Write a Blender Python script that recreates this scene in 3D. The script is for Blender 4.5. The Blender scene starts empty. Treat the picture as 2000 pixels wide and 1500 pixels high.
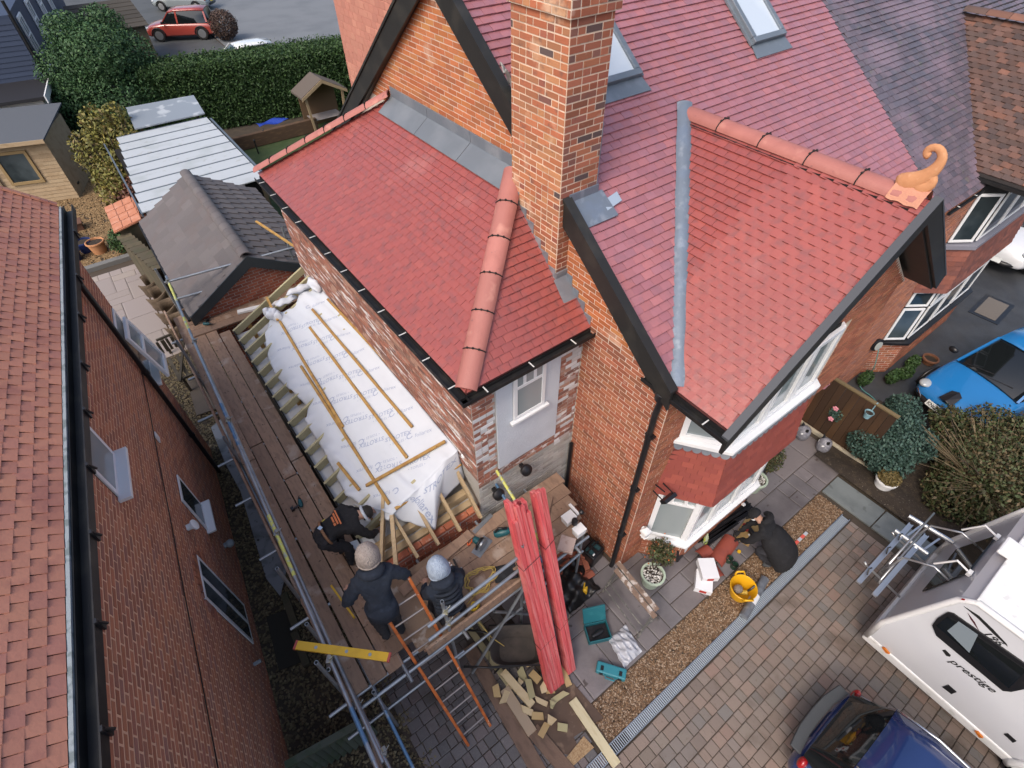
import bpy, math, random
import numpy as np
from mathutils import Matrix, Vector
random.seed(7)
rng = np.random.default_rng(7)
sc = bpy.context.scene
col = sc.collection
PI = math.pi
R = math.radians

# ------------------------------------------------------------------ camera
CAM_H = 9.6
F_PX, PITCH, ROLL, YAW = 1043.0, R(46.45), R(-0.7), R(-36.4)   # pixels of a 2000 x 1500 frame
_c, _s = math.cos(PITCH), math.sin(PITCH)
_r, _u, _w = np.array([1, 0, 0.]), np.array([0, _s, _c]), np.array([0, _c, -_s])
_cr, _sr = math.cos(ROLL), math.sin(ROLL)
_r, _u = _cr*_r + _sr*_u, -_sr*_r + _cr*_u
_M = np.array([[math.cos(YAW), -math.sin(YAW), 0], [math.sin(YAW), math.cos(YAW), 0], [0, 0, 1]])
CR, CU, CW = _M@_r, _M@_u, _M@_w
CP = np.array([0, 0, CAM_H])
cam = bpy.data.cameras.new('camera')
cam.sensor_fit = 'HORIZONTAL'; cam.sensor_width = 36.0
cam.lens = 36.0*F_PX/2000.0
cam.clip_start = 0.1; cam.clip_end = 3000
camo = bpy.data.objects.new('camera', cam); col.objects.link(camo)
camo.matrix_world = Matrix(((CR[0], CU[0], -CW[0], CP[0]), (CR[1], CU[1], -CW[1], CP[1]), (CR[2], CU[2], -CW[2], CP[2]), (0, 0, 0, 1)))
sc.camera = camo

# ------------------------------------------------------------------ light
SUN_AZ_FROM = (-0.93, -0.36)      # horizontal direction the light comes from
SUN_EL = R(50)
wd = bpy.data.worlds.new('World'); sc.world = wd; wd.use_nodes = True
nt = wd.node_tree; nt.nodes.clear()
sky = nt.nodes.new('ShaderNodeTexSky'); sky.sky_type = 'NISHITA'; sky.sun_disc = False
sky.sun_elevation = SUN_EL; sky.sun_rotation = math.atan2(SUN_AZ_FROM[0], SUN_AZ_FROM[1])
sky.air_density = 1.0; sky.dust_density = 5.0; sky.ozone_density = 1.0
bg = nt.nodes.new('ShaderNodeBackground'); bg.inputs['Strength'].default_value = 0.15
ow = nt.nodes.new('ShaderNodeOutputWorld')
nt.links.new(sky.outputs[0], bg.inputs[0]); nt.links.new(bg.outputs[0], ow.inputs[0])
sl = bpy.data.lights.new('sun', 'SUN'); sl.energy = 0.55; sl.angle = R(14); sl.color = (1.0, 0.95, 0.89)
so = bpy.data.objects.new('sun', sl); col.objects.link(so)
_d = Vector((-SUN_AZ_FROM[0]*math.cos(SUN_EL), -SUN_AZ_FROM[1]*math.cos(SUN_EL), -math.sin(SUN_EL)))
so.rotation_euler = _d.to_track_quat('-Z', 'Y').to_euler(); so.location = (-10, -5, 30)
sc.view_settings.view_transform = 'Standard'; sc.view_settings.look = 'None'
sc.view_settings.gamma = 1.0; sc.view_settings.use_curve_mapping = False
sc.view_settings.exposure = 0.74
sc.render.engine = 'CYCLES'
sc.cycles.use_denoising = True
sc.cycles.max_bounces = 6; sc.cycles.diffuse_bounces = 2; sc.cycles.glossy_bounces = 3; sc.cycles.transmission_bounces = 4
sc.cycles.caustics_reflective = False; sc.cycles.caustics_refractive = False

# ------------------------------------------------------------------ pixel -> place
def ray(x, y): return (x-1000)*CR - (y-750)*CU + F_PX*CW
def onz(x, y, z=0.0):
    d = ray(x, y); return CP + (z-CP[2])/d[2]*d
def onx(x, y, X):
    d = ray(x, y); return CP + (X-CP[0])/d[0]*d
def ony(x, y, Y):
    d = ray(x, y); return CP + (Y-CP[1])/d[1]*d
def proj(P):
    q = np.asarray(P, float) - CP; z = q@CW
    return 1000+F_PX*(q@CR)/z, 750-F_PX*(q@CU)/z, z

# ------------------------------------------------------------------ materials
MATS = {}
def _sock(node, *names):
    for n in names:
        if n in node.inputs: return node.inputs[n]
def pmat(name, base=(.5, .5, .5), rough=.7, var=0.0, palette=None, stains=(), bump=None, metal=0.0, spec=.5,
         hue=0.0, trans=0.0, alpha=1.0, emit=None, coat=0.0, ior=1.45, roughvar=0.0, sub=0.0):
    """procedural material: palette or base picked per piece, world-space stains [(scale, lo, hi, colour, amount, detail)]"""
    if name in MATS: return MATS[name]
    m = bpy.data.materials.new(name); m.use_nodes = True; t = m.node_tree; N = t.nodes; L = t.links
    N.clear(); out = N.new('ShaderNodeOutputMaterial'); b = N.new('ShaderNodeBsdfPrincipled'); L.new(b.outputs[0], out.inputs[0])
    b.inputs['Base Color'].default_value = (*base, 1); b.inputs['Roughness'].default_value = rough
    b.inputs['Metallic'].default_value = metal
    s = _sock(b, 'Specular IOR Level', 'Specular')
    if s: s.default_value = spec
    b.inputs['IOR'].default_value = ior
    if trans: _sock(b, 'Transmission Weight', 'Transmission').default_value = trans
    if alpha < 1: b.inputs['Alpha'].default_value = alpha
    if coat: _sock(b, 'Coat Weight', 'Clearcoat').default_value = coat
    if emit:
        _sock(b, 'Emission Color', 'Emission').default_value = (*emit[0], 1); b.inputs['Emission Strength'].default_value = emit[1]
    geo = N.new('ShaderNodeNewGeometry')
    src = None
    if var or palette:
        oi = N.new('ShaderNodeObjectInfo')
        a = N.new('ShaderNodeMath'); a.operation = 'ADD'; L.new(oi.outputs['Random'], a.inputs[0]); L.new(geo.outputs['Random Per Island'], a.inputs[1])
        f = N.new('ShaderNodeMath'); f.operation = 'FRACT'; L.new(a.outputs[0], f.inputs[0])
        rnd = f.outputs[0]
        if palette:
            cr = N.new('ShaderNodeValToRGB'); cr.color_ramp.interpolation = 'LINEAR'
            el = cr.color_ramp.elements
            while len(el) < len(palette): el.new(.5)
            for i, c in enumerate(palette):
                el[i].position = i/(len(palette)-1); el[i].color = (*c, 1)
            L.new(rnd, cr.inputs[0]); src = cr.outputs[0]
        if var:
            h = N.new('ShaderNodeHueSaturation')
            if src: L.new(src, h.inputs['Color'])
            else: h.inputs['Color'].default_value = (*base, 1)
            mr = N.new('ShaderNodeMath'); mr.operation = 'MULTIPLY'; mr.inputs[1].default_value = 7.31; L.new(rnd, mr.inputs[0])
            fr = N.new('ShaderNodeMath'); fr.operation = 'FRACT'; L.new(mr.outputs[0], fr.inputs[0])
            mm = N.new('ShaderNodeMapRange'); mm.inputs[3].default_value = 1-var; mm.inputs[4].default_value = 1+var
            L.new(fr.outputs[0], mm.inputs[0]); L.new(mm.outputs[0], h.inputs['Value'])
            if hue:
                mh = N.new('ShaderNodeMapRange'); mh.inputs[3].default_value = .5-hue; mh.inputs[4].default_value = .5+hue
                L.new(rnd, mh.inputs[0]); L.new(mh.outputs[0], h.inputs['Hue'])
            src = h.outputs[0]
    for st in stains:
        scl, lo, hi, c, amt = st[:5]; det = st[5] if len(st) > 5 else 4
        no = N.new('ShaderNodeTexNoise'); no.inputs['Scale'].default_value = scl; no.inputs['Detail'].default_value = det
        if len(st) > 6:
            mp = N.new('ShaderNodeMapping'); mp.inputs['Scale'].default_value = st[6]; L.new(geo.outputs['Position'], mp.inputs[0]); L.new(mp.outputs[0], no.inputs['Vector'])
        else: L.new(geo.outputs['Position'], no.inputs['Vector'])
        mp = N.new('ShaderNodeMapRange'); mp.inputs[1].default_value = lo; mp.inputs[2].default_value = hi; mp.inputs[3].default_value = 0; mp.inputs[4].default_value = amt
        L.new(no.outputs[0], mp.inputs[0])
        mx = N.new('ShaderNodeMix'); mx.data_type = 'RGBA'
        L.new(mp.outputs[0], mx.inputs[0])
        if src: L.new(src, mx.inputs[6])
        else: mx.inputs[6].default_value = (*base, 1)
        mx.inputs[7].default_value = (*c, 1); src = mx.outputs[2]
    if src: L.new(src, b.inputs['Base Color'])
    if bump:
        no = N.new('ShaderNodeTexNoise'); no.inputs['Scale'].default_value = bump[0]; no.inputs['Detail'].default_value = 5
        if len(bump) > 2:
            mp = N.new('ShaderNodeMapping'); mp.inputs['Scale'].default_value = bump[2]; L.new(geo.outputs['Position'], mp.inputs[0]); L.new(mp.outputs[0], no.inputs['Vector'])
        else: L.new(geo.outputs['Position'], no.inputs['Vector'])
        bp = N.new('ShaderNodeBump'); bp.inputs['Strength'].default_value = bump[1]; bp.inputs['Distance'].default_value = .02
        L.new(no.outputs[0], bp.inputs['Height']); L.new(bp.outputs[0], b.inputs['Normal'])
    if roughvar:
        no = N.new('ShaderNodeTexNoise'); no.inputs['Scale'].default_value = 2.5; no.inputs['Detail'].default_value = 4; L.new(geo.outputs['Position'], no.inputs['Vector'])
        mp = N.new('ShaderNodeMapRange'); mp.inputs[1].default_value = .3; mp.inputs[2].default_value = .7; mp.inputs[3].default_value = rough-roughvar; mp.inputs[4].default_value = rough+roughvar
        L.new(no.outputs[0], mp.inputs[0]); L.new(mp.outputs[0], b.inputs['Roughness'])
    MATS[name] = m; return m

# ------------------------------------------------------------------ mesh builder
def V(*a): return np.array(a, float)
def nrm(v):
    v = np.asarray(v, float); return v/max(np.linalg.norm(v), 1e-9)
def frame(d, up=(0, 0, 1)):
    d = nrm(d); up = np.asarray(up, float)
    if abs(d@nrm(up)) > .99: up = V(1, 0, 0) if abs(d[0]) < .9 else V(0, 1, 0)
    s = nrm(np.cross(d, up)); return d, s, np.cross(s, d)
class MB:
    def __init__(s): s.v = []; s.f = []
    def add(s, vs, fs):
        o = len(s.v); s.v += [tuple(map(float, p)) for p in vs]; s.f += [tuple(i+o for i in f) for f in fs]; return s
    def hexa(s, p):          # 8 corners: bottom ring 0-3, top ring 4-7
        return s.add(p, [(3, 2, 1, 0), (4, 5, 6, 7), (0, 1, 5, 4), (1, 2, 6, 5), (2, 3, 7, 6), (3, 0, 4, 7)])
    def box(s, lo, hi):
        x0, y0, z0 = lo; x1, y1, z1 = hi
        return s.hexa([(x0, y0, z0), (x1, y0, z0), (x1, y1, z0), (x0, y1, z0), (x0, y0, z1), (x1, y0, z1), (x1, y1, z1), (x0, y1, z1)])
    def cbox(s, c, size, rz=0, tilt=None):
        m = Matrix.Rotation(rz, 3, 'Z')
        if tilt: m = m @ Matrix.Rotation(tilt[1], 3, tilt[0])
        a, b, d = size[0]/2, size[1]/2, size[2]/2
        ps = [(-a, -b, -d), (a, -b, -d), (a, b, -d), (-a, b, -d), (-a, -b, d), (a, -b, d), (a, b, d), (-a, b, d)]
        return s.hexa([tuple(np.asarray(c) + np.array(m @ Vector(p))) for p in ps])
    def beam(s, a, b, w, h, up=(0, 0, 1)):
        a, b = np.asarray(a, float), np.asarray(b, float); d, sd, u = frame(b-a, up)
        sd = sd*w/2; u = u*h/2
        return s.hexa([a-sd-u, a+sd-u, b+sd-u, b-sd-u, a-sd+u, a+sd+u, b+sd+u, b-sd+u])
    def tube(s, pts, r, n=8, caps=True, r1=None, closed=False):
        pts = [np.asarray(p, float) for p in pts]; k = len(pts); o = len(s.v)
        if len(pts) > 1: t0 = pts[1]-pts[0]
        _, a, bb = frame(t0)
        for i, p in enumerate(pts):
            t = pts[min(i+1, k-1)] - pts[max(i-1, 0)]; t = nrm(t)
            a = nrm(a - t*(a@t)); bb = np.cross(t, a)
            rr = r if not hasattr(r, '__len__') else r[i]
            if r1 is not None: rr = r + (r1-r)*i/(k-1)
            for j in range(n):
                q = 2*PI*j/n; s.v.append(tuple(p + rr*(math.cos(q)*a + math.sin(q)*bb)))
        for i in range(k-1):
            for j in range(n):
                s.f.append((o+i*n+j, o+i*n+(j+1) % n, o+(i+1)*n+(j+1) % n, o+(i+1)*n+j))
        if caps: s.f.append(tuple(o+j for j in range(n))[::-1]); s.f.append(tuple(o+(k-1)*n+j for j in range(n)))
        return s
    def pipe(s, a, b, r, ri, n=12):     # open-ended hollow tube
        a, b = np.asarray(a, float), np.asarray(b, float); d, sd, u = frame(b-a); o = len(s.v)
        for p, rr in ((a, r), (b, r), (b, ri), (a, ri)):
            for j in range(n):
                q = 2*PI*j/n; s.v.append(tuple(p + rr*(math.cos(q)*sd + math.sin(q)*u)))
        for i in range(4):
            for j in range(n):
                k = (i+1) % 4; s.f.append((o+i*n+j, o+i*n+(j+1) % n, o+k*n+(j+1) % n, o+k*n+j))
        return s
    def lathe(s, prof, c=(0, 0, 0), n=20, axis=(0, 0, 1), caps=True):
        d, sd, u = frame(axis); c = np.asarray(c, float); o = len(s.v); k = len(prof)
        for (rr, z) in prof:
            for j in range(n):
                q = 2*PI*j/n; s.v.append(tuple(c + z*d + rr*(math.cos(q)*sd + math.sin(q)*u)))
        for i in range(k-1):
            for j in range(n): s.f.append((o+i*n+j, o+i*n+(j+1) % n, o+(i+1)*n+(j+1) % n, o+(i+1)*n+j))
        if caps:
            s.f.append(tuple(o+j for j in range(n))[::-1]); s.f.append(tuple(o+(k-1)*n+j for j in range(n)))
        return s
    def prism(s, poly, vec):           # planar polygon (3-D points) swept along vec
        poly = [np.asarray(p, float) for p in poly]; vec = np.asarray(vec, float); n = len(poly)
        return s.add(poly + [p+vec for p in poly], [tuple(range(n))[::-1], tuple(range(n, 2*n))] + [(i, (i+1) % n, n+(i+1) % n, n+i) for i in range(n)])
    def loft(s, rings, caps=True, closed=True):
        o = len(s.v); n = len(rings[0])
        for r_ in rings: s.v += [tuple(map(float, p)) for p in r_]
        for i in range(len(rings)-1):
            for j in range(n if closed else n-1):
                s.f.append((o+i*n+j, o+i*n+(j+1) % n, o+(i+1)*n+(j+1) % n, o+(i+1)*n+j))
        if caps and closed:
            s.f.append(tuple(o+j for j in range(n))[::-1]); s.f.append(tuple(o+(len(rings)-1)*n+j for j in range(n)))
        return s
    def grid(s, fn, nu, nv):
        o = len(s.v)
        for i in range(nu+1):
            for j in range(nv+1): s.v.append(tuple(map(float, fn(i/nu, j/nv))))
        for i in range(nu):
            for j in range(nv):
                a = o+i*(nv+1)+j; s.f.append((a, a+nv+1, a+nv+2, a+1))
        return s
    def sphere(s, c, r, nu=12, nv=8):
        c = np.asarray(c, float); r = np.ones(3)*r
        return s.loft([[c + r*V(math.sin(PI*i/nv)*math.cos(2*PI*j/nu), math.sin(PI*i/nv)*math.sin(2*PI*j/nu), -math.cos(PI*i/nv)) for j in range(nu)] for i in range(nv+1)], caps=False)
    def xf(s, m):            # transform everything so far by a 4x4
        s.v = [tuple(m @ Vector(p)) for p in s.v]; return s
    def obj(s, name, mat, parent=None, smooth=False, bevel=0, sub=0, solid=0):
        me = bpy.data.meshes.new(name); me.from_pydata(s.v, [], s.f); me.update()
        if smooth == 'auto':
            me.polygons.foreach_set('use_smooth', [True]*len(me.polygons))
            try: me.set_sharp_from_angle(angle=R(40))
            except Exception: pass
        elif smooth: me.polygons.foreach_set('use_smooth', [True]*len(me.polygons))
        o = bpy.data.objects.new(name, me); col.objects.link(o)
        if mat: me.materials.append(mat)
        if solid:
            md = o.modifiers.new('solid', 'SOLIDIFY'); md.thickness = solid
        if bevel:
            md = o.modifiers.new('bevel', 'BEVEL'); md.width = bevel; md.segments = 2; md.limit_method = 'ANGLE'; md.angle_limit = R(40)
        if sub:
            md = o.modifiers.new('sub', 'SUBSURF'); md.levels = sub; md.render_levels = sub
        attach(o, parent); return o
def attach(o, parent):
    if parent is not None:
        o.parent = parent
        if 'inv' in INV and parent.name in INV['inv']: o.matrix_parent_inverse = INV['inv'][parent.name]
INV = {'inv': {}}
def tag(o, label=None, cat=None, group=None, kind=None):
    if label: o['label'] = label
    if cat: o['category'] = cat
    if group: o['group'] = group
    if kind: o['kind'] = kind
    return o
def thing(name, label, cat, loc=(0, 0, 0), rz=0.0, group=None, local=False, scale=1.0):
    """an Empty at the thing's base; parts in world coordinates, or in its own when local=True"""
    e = bpy.data.objects.new(name, None); col.objects.link(e); e.empty_display_size = .2
    m = Matrix.Translation(Vector([float(q) for q in loc])) @ Matrix.Rotation(rz, 4, 'Z') @ Matrix.Scale(scale, 4)
    e.matrix_world = m
    if not local: INV['inv'][e.name] = m.inverted()
    return tag(e, label, cat, group)
def copy_tree(o, parent=None):
    c = o.copy(); col.objects.link(c)
    if parent is not None: c.parent = parent
    for ch in list(o.children): copy_tree(ch, c)
    return c
def struct(o): o['kind'] = 'structure'; return o

# ------------------------------------------------------------------ pieces (bricks, tiles, slabs ...)
UNIT = {
 'brick': ([(-.5, -.5, 0), (.5, -.5, 0), (.5, .5, 0), (-.5, .5, 0), (-.5, -.5, .7), (.5, -.5, .7), (.5, .5, .7), (-.5, .5, .7), (-.485, -.46, 1), (.485, -.46, 1), (.485, .46, 1), (-.485, .46, 1)],
           [(0, 1, 5, 4), (1, 2, 6, 5), (2, 3, 7, 6), (3, 0, 4, 7), (4, 5, 9, 8), (5, 6, 10, 9), (6, 7, 11, 10), (7, 4, 8, 11), (8, 9, 10, 11)]),
 'block': ([(-.5, -.5, 0), (.5, -.5, 0), (.5, .5, 0), (-.5, .5, 0), (-.5, -.5, .8), (.5, -.5, .8), (.5, .5, .8), (-.5, .5, .8), (-.46, -.46, 1), (.46, -.46, 1), (.46, .46, 1), (-.46, .46, 1)],
           [(0, 1, 5, 4), (1, 2, 6, 5), (2, 3, 7, 6), (3, 0, 4, 7), (4, 5, 9, 8), (5, 6, 10, 9), (6, 7, 11, 10), (7, 4, 8, 11), (8, 9, 10, 11)]),
 'box': ([(-.5, -.5, 0), (.5, -.5, 0), (.5, .5, 0), (-.5, .5, 0), (-.5, -.5, 1), (.5, -.5, 1), (.5, .5, 1), (-.5, .5, 1)],
         [(3, 2, 1, 0), (4, 5, 6, 7), (0, 1, 5, 4), (1, 2, 6, 5), (2, 3, 7, 6), (3, 0, 4, 7)]),
}
UME = {}
PCS = []
def piece(thing_key, kind, parent, unit, M, mat, solo=True):
    PCS.append((thing_key, kind, parent, unit, M, mat, solo))
def mat4(ex, ey, ez, o):
    M = np.eye(4); M[:3, 0] = ex; M[:3, 1] = ey; M[:3, 2] = ez; M[:3, 3] = o; return M
def flush_pieces(limit=300):
    groups = {}
    for p in PCS: groups.setdefault((p[0], p[1]), []).append(p)
    for (tk, kind), L in groups.items():
        sc_ = []
        for i, p in enumerate(L):
            c = p[4][:3, 3]; x, y, z = proj(c); n = p[4][:3, 2]
            vis = (CP-c)@n > 0 and z > .3 and -10 < x < 2010 and -10 < y < 1510 and p[6]
            a = abs(np.linalg.norm(p[4][:3, 0])*np.linalg.norm(p[4][:3, 1]))*abs(nrm(CP-c)@nrm(n))/(z*z)
            sc_.append(a if vis else -1)
        order = sorted(range(len(L)), key=lambda i: -sc_[i])
        solo = [i for i in order[:limit] if sc_[i] > 0]; ss = set(solo)
        for i in solo:
            _, _, parent, unit, M, mat, _ = L[i]
            key = (unit, mat.name)
            if key not in UME:
                vs, fs = UNIT[unit]; me = bpy.data.meshes.new(unit); me.from_pydata(vs, [], fs); me.materials.append(mat); UME[key] = me
            o = bpy.data.objects.new(kind, UME[key]); col.objects.link(o); o.parent = parent
            o.matrix_parent_inverse = Matrix.Identity(4)
            X = Matrix(M.tolist()); o.matrix_basis = X
        rest = {}
        for i in range(len(L)):
            if i not in ss: rest.setdefault((L[i][2].name, L[i][5].name), []).append(L[i])
        for (pn, mn), Q in rest.items():
            vs, fs, off = [], [], 0
            for q in Q:
                if isinstance(q[3], tuple): uv, uf = q[3]
                else: uv, uf = UNIT[q[3]]
                uv = np.asarray(uv, float); M = q[4]
                vs.append(uv@M[:3, :3].T + M[:3, 3]); fs += [tuple(k+off for k in f) for f in uf]; off += len(uv)
            vs = np.concatenate(vs)
            me = bpy.data.meshes.new(kind); me.from_pydata(vs.tolist(), [], fs); me.materials.append(MATS[mn])
            o = bpy.data.objects.new(REST_NAME.get(kind, kind), me); col.objects.link(o); o.parent = Q[0][2]; o['kind'] = 'stuff'
REST_NAME = {'brick': 'brickwork', 'tile': 'tiling', 'paving_block': 'block_paving', 'board': 'boarding'}
def clip_iv(ivs, a, b):              # remove [a,b] from intervals
    out = []
    for (p, q) in ivs:
        if b <= p or a >= q: out.append((p, q)); continue
        if a > p: out.append((p, a))
        if b < q: out.append((b, q))
    return out
def brick_wall(tk, parent, o, eu, n, length, z0, z1, mat, inside=None, holes=(), course=.075, blen=.225, proud=.006, gap=.0105, phase=0, solo=True, matfn=None, flemish=False):
    """courses of bricks proud of a wall face; u runs along eu from o, v is z; inside(v)->(u0,u1); holes [(u0,u1,z0,z1)]"""
    eu = nrm(eu); n = nrm(n); o = np.asarray(o, float)
    k = 0; z = z0
    while z < z1-.02:
        zt = min(z+course, z1); h = zt-z-gap; zm = (z+zt)/2
        ivs = [(0, length)] if inside is None else [inside(zm)]
        ivs = [i for i in ivs if i and i[1]-i[0] > .03]
        for (a, b, c, d) in holes:
            if c < zm < d: ivs = clip_iv(ivs, a, b)
        off = (k % 2)*blen/2 + phase
        for (p, q) in ivs:
            u = math.floor((p-off)/blen)*blen + off
            while u < q:
                a, b = max(u, p), min(u+blen, q)
                if b-a > .035:
                    segs = [(a, b)]
                    if flemish and random.random() < .22 and b-a > .2: segs = [(a, (a+b)/2), ((a+b)/2, b)]
                    for a, b in segs:
                        w = b-a-gap; cpt = o + eu*((a+b)/2) + V(0, 0, zm) - n*.03
                        pr = proud + random.uniform(-.002, .002) + .03
                        mt = mat if matfn is None else matfn(cpt)
                        piece(tk, 'brick', parent, 'brick', mat4(eu*w, V(0, 0, h), n*pr, cpt), mt, solo)
                u += blen
        z += course; k += 1
def tile_unit(camber, seg):
    vs, fs = [], []
    for i in range(seg+1):
        x = -.5+i/seg; c = camber*(1-4*x*x)
        vs += [(x, 0, .0), (x, 0, 1+c), (x, 1, 1+c), ]
    for i in range(seg):
        a = i*3; b = a+3
        fs += [(a, b, b+1, a+1), (a+1, b+1, b+2, a+2)]
    fs += [(0, 1, 2), (seg*3, seg*3+2, seg*3+1)]
    return vs, fs
UNIT['tile'] = tile_unit(.10, 2)
UNIT['flat_tile'] = tile_unit(0.0, 1)
def roof_tiles(tk, parent, poly, eave_dir, up_dir, mat, gauge=.1, width=.165, th=.014, holes=(), unit='tile', solo=True, jitter=.002, gap=.004, lift=0.02, matfn=None, bond=.5, org=None):
    """poly: 3-D planar convex polygon; courses run along eave_dir, climb along up_dir"""
    e = nrm(eave_dir); up = nrm(up_dir); n = np.cross(e, up)
    if n[2] < 0: n = -n
    o = np.asarray(poly[0] if org is None else org, float); P2 = [((np.asarray(p)-o)@e, (np.asarray(p)-o)@up) for p in poly]
    def iv(v):
        xs = []
        for i in range(len(P2)):
            (x0, y0), (x1, y1) = P2[i], P2[(i+1) % len(P2)]
            if (y0 <= v < y1) or (y1 <= v < y0): xs.append(x0+(v-y0)/(y1-y0)*(x1-x0))
        return (min(xs), max(xs)) if len(xs) >= 2 else None
    v0 = min(p[1] for p in P2); v1 = max(p[1] for p in P2); k = int(round(math.floor(v0/gauge+1e-6))); v = k*gauge
    if org is None: v = v0; k = 0
    while v < v1-.01:
        top = min(v+gauge*1.25, v1)
        i0, i1 = iv(v+.003), iv(min(v+gauge, v1)-.003)
        if i0 and i1:
            p, q = min(i0[0], i1[0]), max(i0[1], i1[1])
            off = (k % 2)*width*bond; u = math.floor((p-off)/width)*width + off
            while u < q:
                a0, a1 = max(u, i0[0]), min(u+width, i0[1]); b0, b1 = max(u, i1[0]), min(u+width, i1[1])
                um = u+width/2; vm = v+gauge/2
                if (a1-a0 > .015 or b1-b0 > .015) and not any(h[0] < um < h[1] and h[2] < vm < h[3] for h in holes):
                    full = a1-a0 > width-.002 and b1-b0 > width-.002
                    tilt = th/gauge; dv = up*(top-v) - n*(tilt*(top-v)); j = random.uniform(-jitter, jitter)
                    mt = mat if matfn is None else matfn(o+e*um+up*vm)
                    if full:
                        M = mat4(e*(width-gap), dv, n*th, o + e*um + up*v + n*(lift+j)); piece(tk, 'tile', parent, unit, M, mt, solo)
                    else:
                        a0, a1 = (a0, a1) if a1 > a0 else ((a0+a1)/2,)*2; b0, b1 = (b0, b1) if b1 > b0 else ((b0+b1)/2,)*2
                        B = o + n*(lift+j); lo = up*v; hi = up*v+dv
                        vs = [B+e*a0+lo, B+e*a1+lo, B+e*a0+lo+n*th, B+e*a1+lo+n*th, B+e*b1+hi+n*th, B+e*b0+hi+n*th]
                        piece(tk, 'tile', parent, ([tuple(x) for x in vs], [(0, 1, 3, 2), (2, 3, 4, 5), (1, 4, 3), (0, 2, 5)]), mat4(V(1, 0, 0), V(0, 1, 0), V(0, 0, 1), V(0, 0, 0)), mt, False)
                u += width
        v += gauge; k += 1
def ridge_tiles(parent, a, b, mat, r=.12, plen=.45, name='ridge_tile', clip=None, th=.02, flat=.0, half=PI*.42):
    a, b = np.asarray(a, float), np.asarray(b, float); L = np.linalg.norm(b-a); d, s, u = frame(b-a); n = max(1, round(L/plen)); pl = L/n
    for i in range(n):
        m = MB(); p0 = a+d*(i*pl+.004); p1 = a+d*((i+1)*pl-.004); k = 9; rings = []
        for p in (p0, p1):
            ring = []
            for j in range(k+1):
                t = -half+2*half*j/k; ring.append(p + s*math.sin(t)*r + u*(math.cos(t)*r*(.8)))
            for j in range(k, -1, -1):
                t = -half+2*half*j/k; ring.append(p + s*math.sin(t)*(r-th) + u*(math.cos(t)*(r*.8-th)))
            rings.append(ring)
        m.loft(rings); m.obj(name, mat, parent, smooth='auto')
        if clip and i > 0:
            c = MB(); pp = a+d*(i*pl); pts = [pp + s*math.sin(t)*(r+.006) + u*math.cos(t)*(r*.8+.006) for t in np.linspace(-half*1.02, half*1.02, 9)]
            c.tube(pts, .008, 6)
            for t in (-.5, 0, .5): c.sphere(pp + s*math.sin(t)*(r+.01) + u*math.cos(t)*(r*.8+.012), .016, 6, 4)
            c.obj('ridge_clip', clip, parent)
def window(parent, o, eu, n, w, h, frame_mat, glass_mat, bars_v=(), bars_h=(), fw=.06, depth=.05, name='window', glazing=None, sill=None, ev=(0, 0, 1)):
    """casement in plane (eu, ev) with outward n; o = lower left corner"""
    eu, n, ev = nrm(eu), nrm(n), nrm(ev); o = np.asarray(o, float); m = MB()
    def bar(u0, u1, v0, v1, d0=0., d1=depth):
        c = [o+eu*a+ev*b+n*d for d in (d0, d1) for (a, b) in ((u0, v0), (u1, v0), (u1, v1), (u0, v1))]; m.hexa(c)
    bar(0, w, 0, fw); bar(0, w, h-fw, h); bar(0, fw, fw+.001, h-fw-.001); bar(w-fw, w, fw+.001, h-fw-.001)
    for (x, a, b) in bars_v: bar(x-.028, x+.028, a, b, .004, depth-.006)
    for (y, a, b) in bars_h: bar(a, b, y-.028, y+.028, .002, depth-.003)
    f = m.obj(name, frame_mat, parent, bevel=.006)
    g = MB(); c = [o+eu*a+ev*b+n*d for d in (.012, .02) for (a, b) in ((fw*.8, fw*.8), (w-fw*.8, fw*.8), (w-fw*.8, h-fw*.8), (fw*.8, h-fw*.8))]; g.hexa(c)
    g.obj('pane', glass_mat, f)
    if sill:
        k = MB(); a = o-ev*.045-eu*.06; c = [a+n*d+eu*x+ev*y for y in (0, .045) for (x, d) in ((0, 0), (w+.12, 0), (w+.12, sill), (0, sill))]; k.hexa(c); k.obj('sill', frame_mat, f, bevel=.005)
    return f
def text_mesh(txt, size=1.0, bold=False):
    cu = bpy.data.curves.new('t', 'FONT'); cu.body = txt; cu.size = size; cu.align_x = 'CENTER'; cu.align_y = 'CENTER'; cu.resolution_u = 2
    if bold: cu.offset = .012*size
    o = bpy.data.objects.new('t', cu); col.objects.link(o)
    dg = bpy.context.evaluated_depsgraph_get(); me = bpy.data.meshes.new_from_object(o.evaluated_get(dg))
    v = [tuple(x.co) for x in me.vertices]; f = [tuple(p.vertices) for p in me.polygons]
    bpy.data.objects.remove(o); bpy.data.curves.remove(cu); bpy.data.meshes.remove(me)
    return v, f
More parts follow.
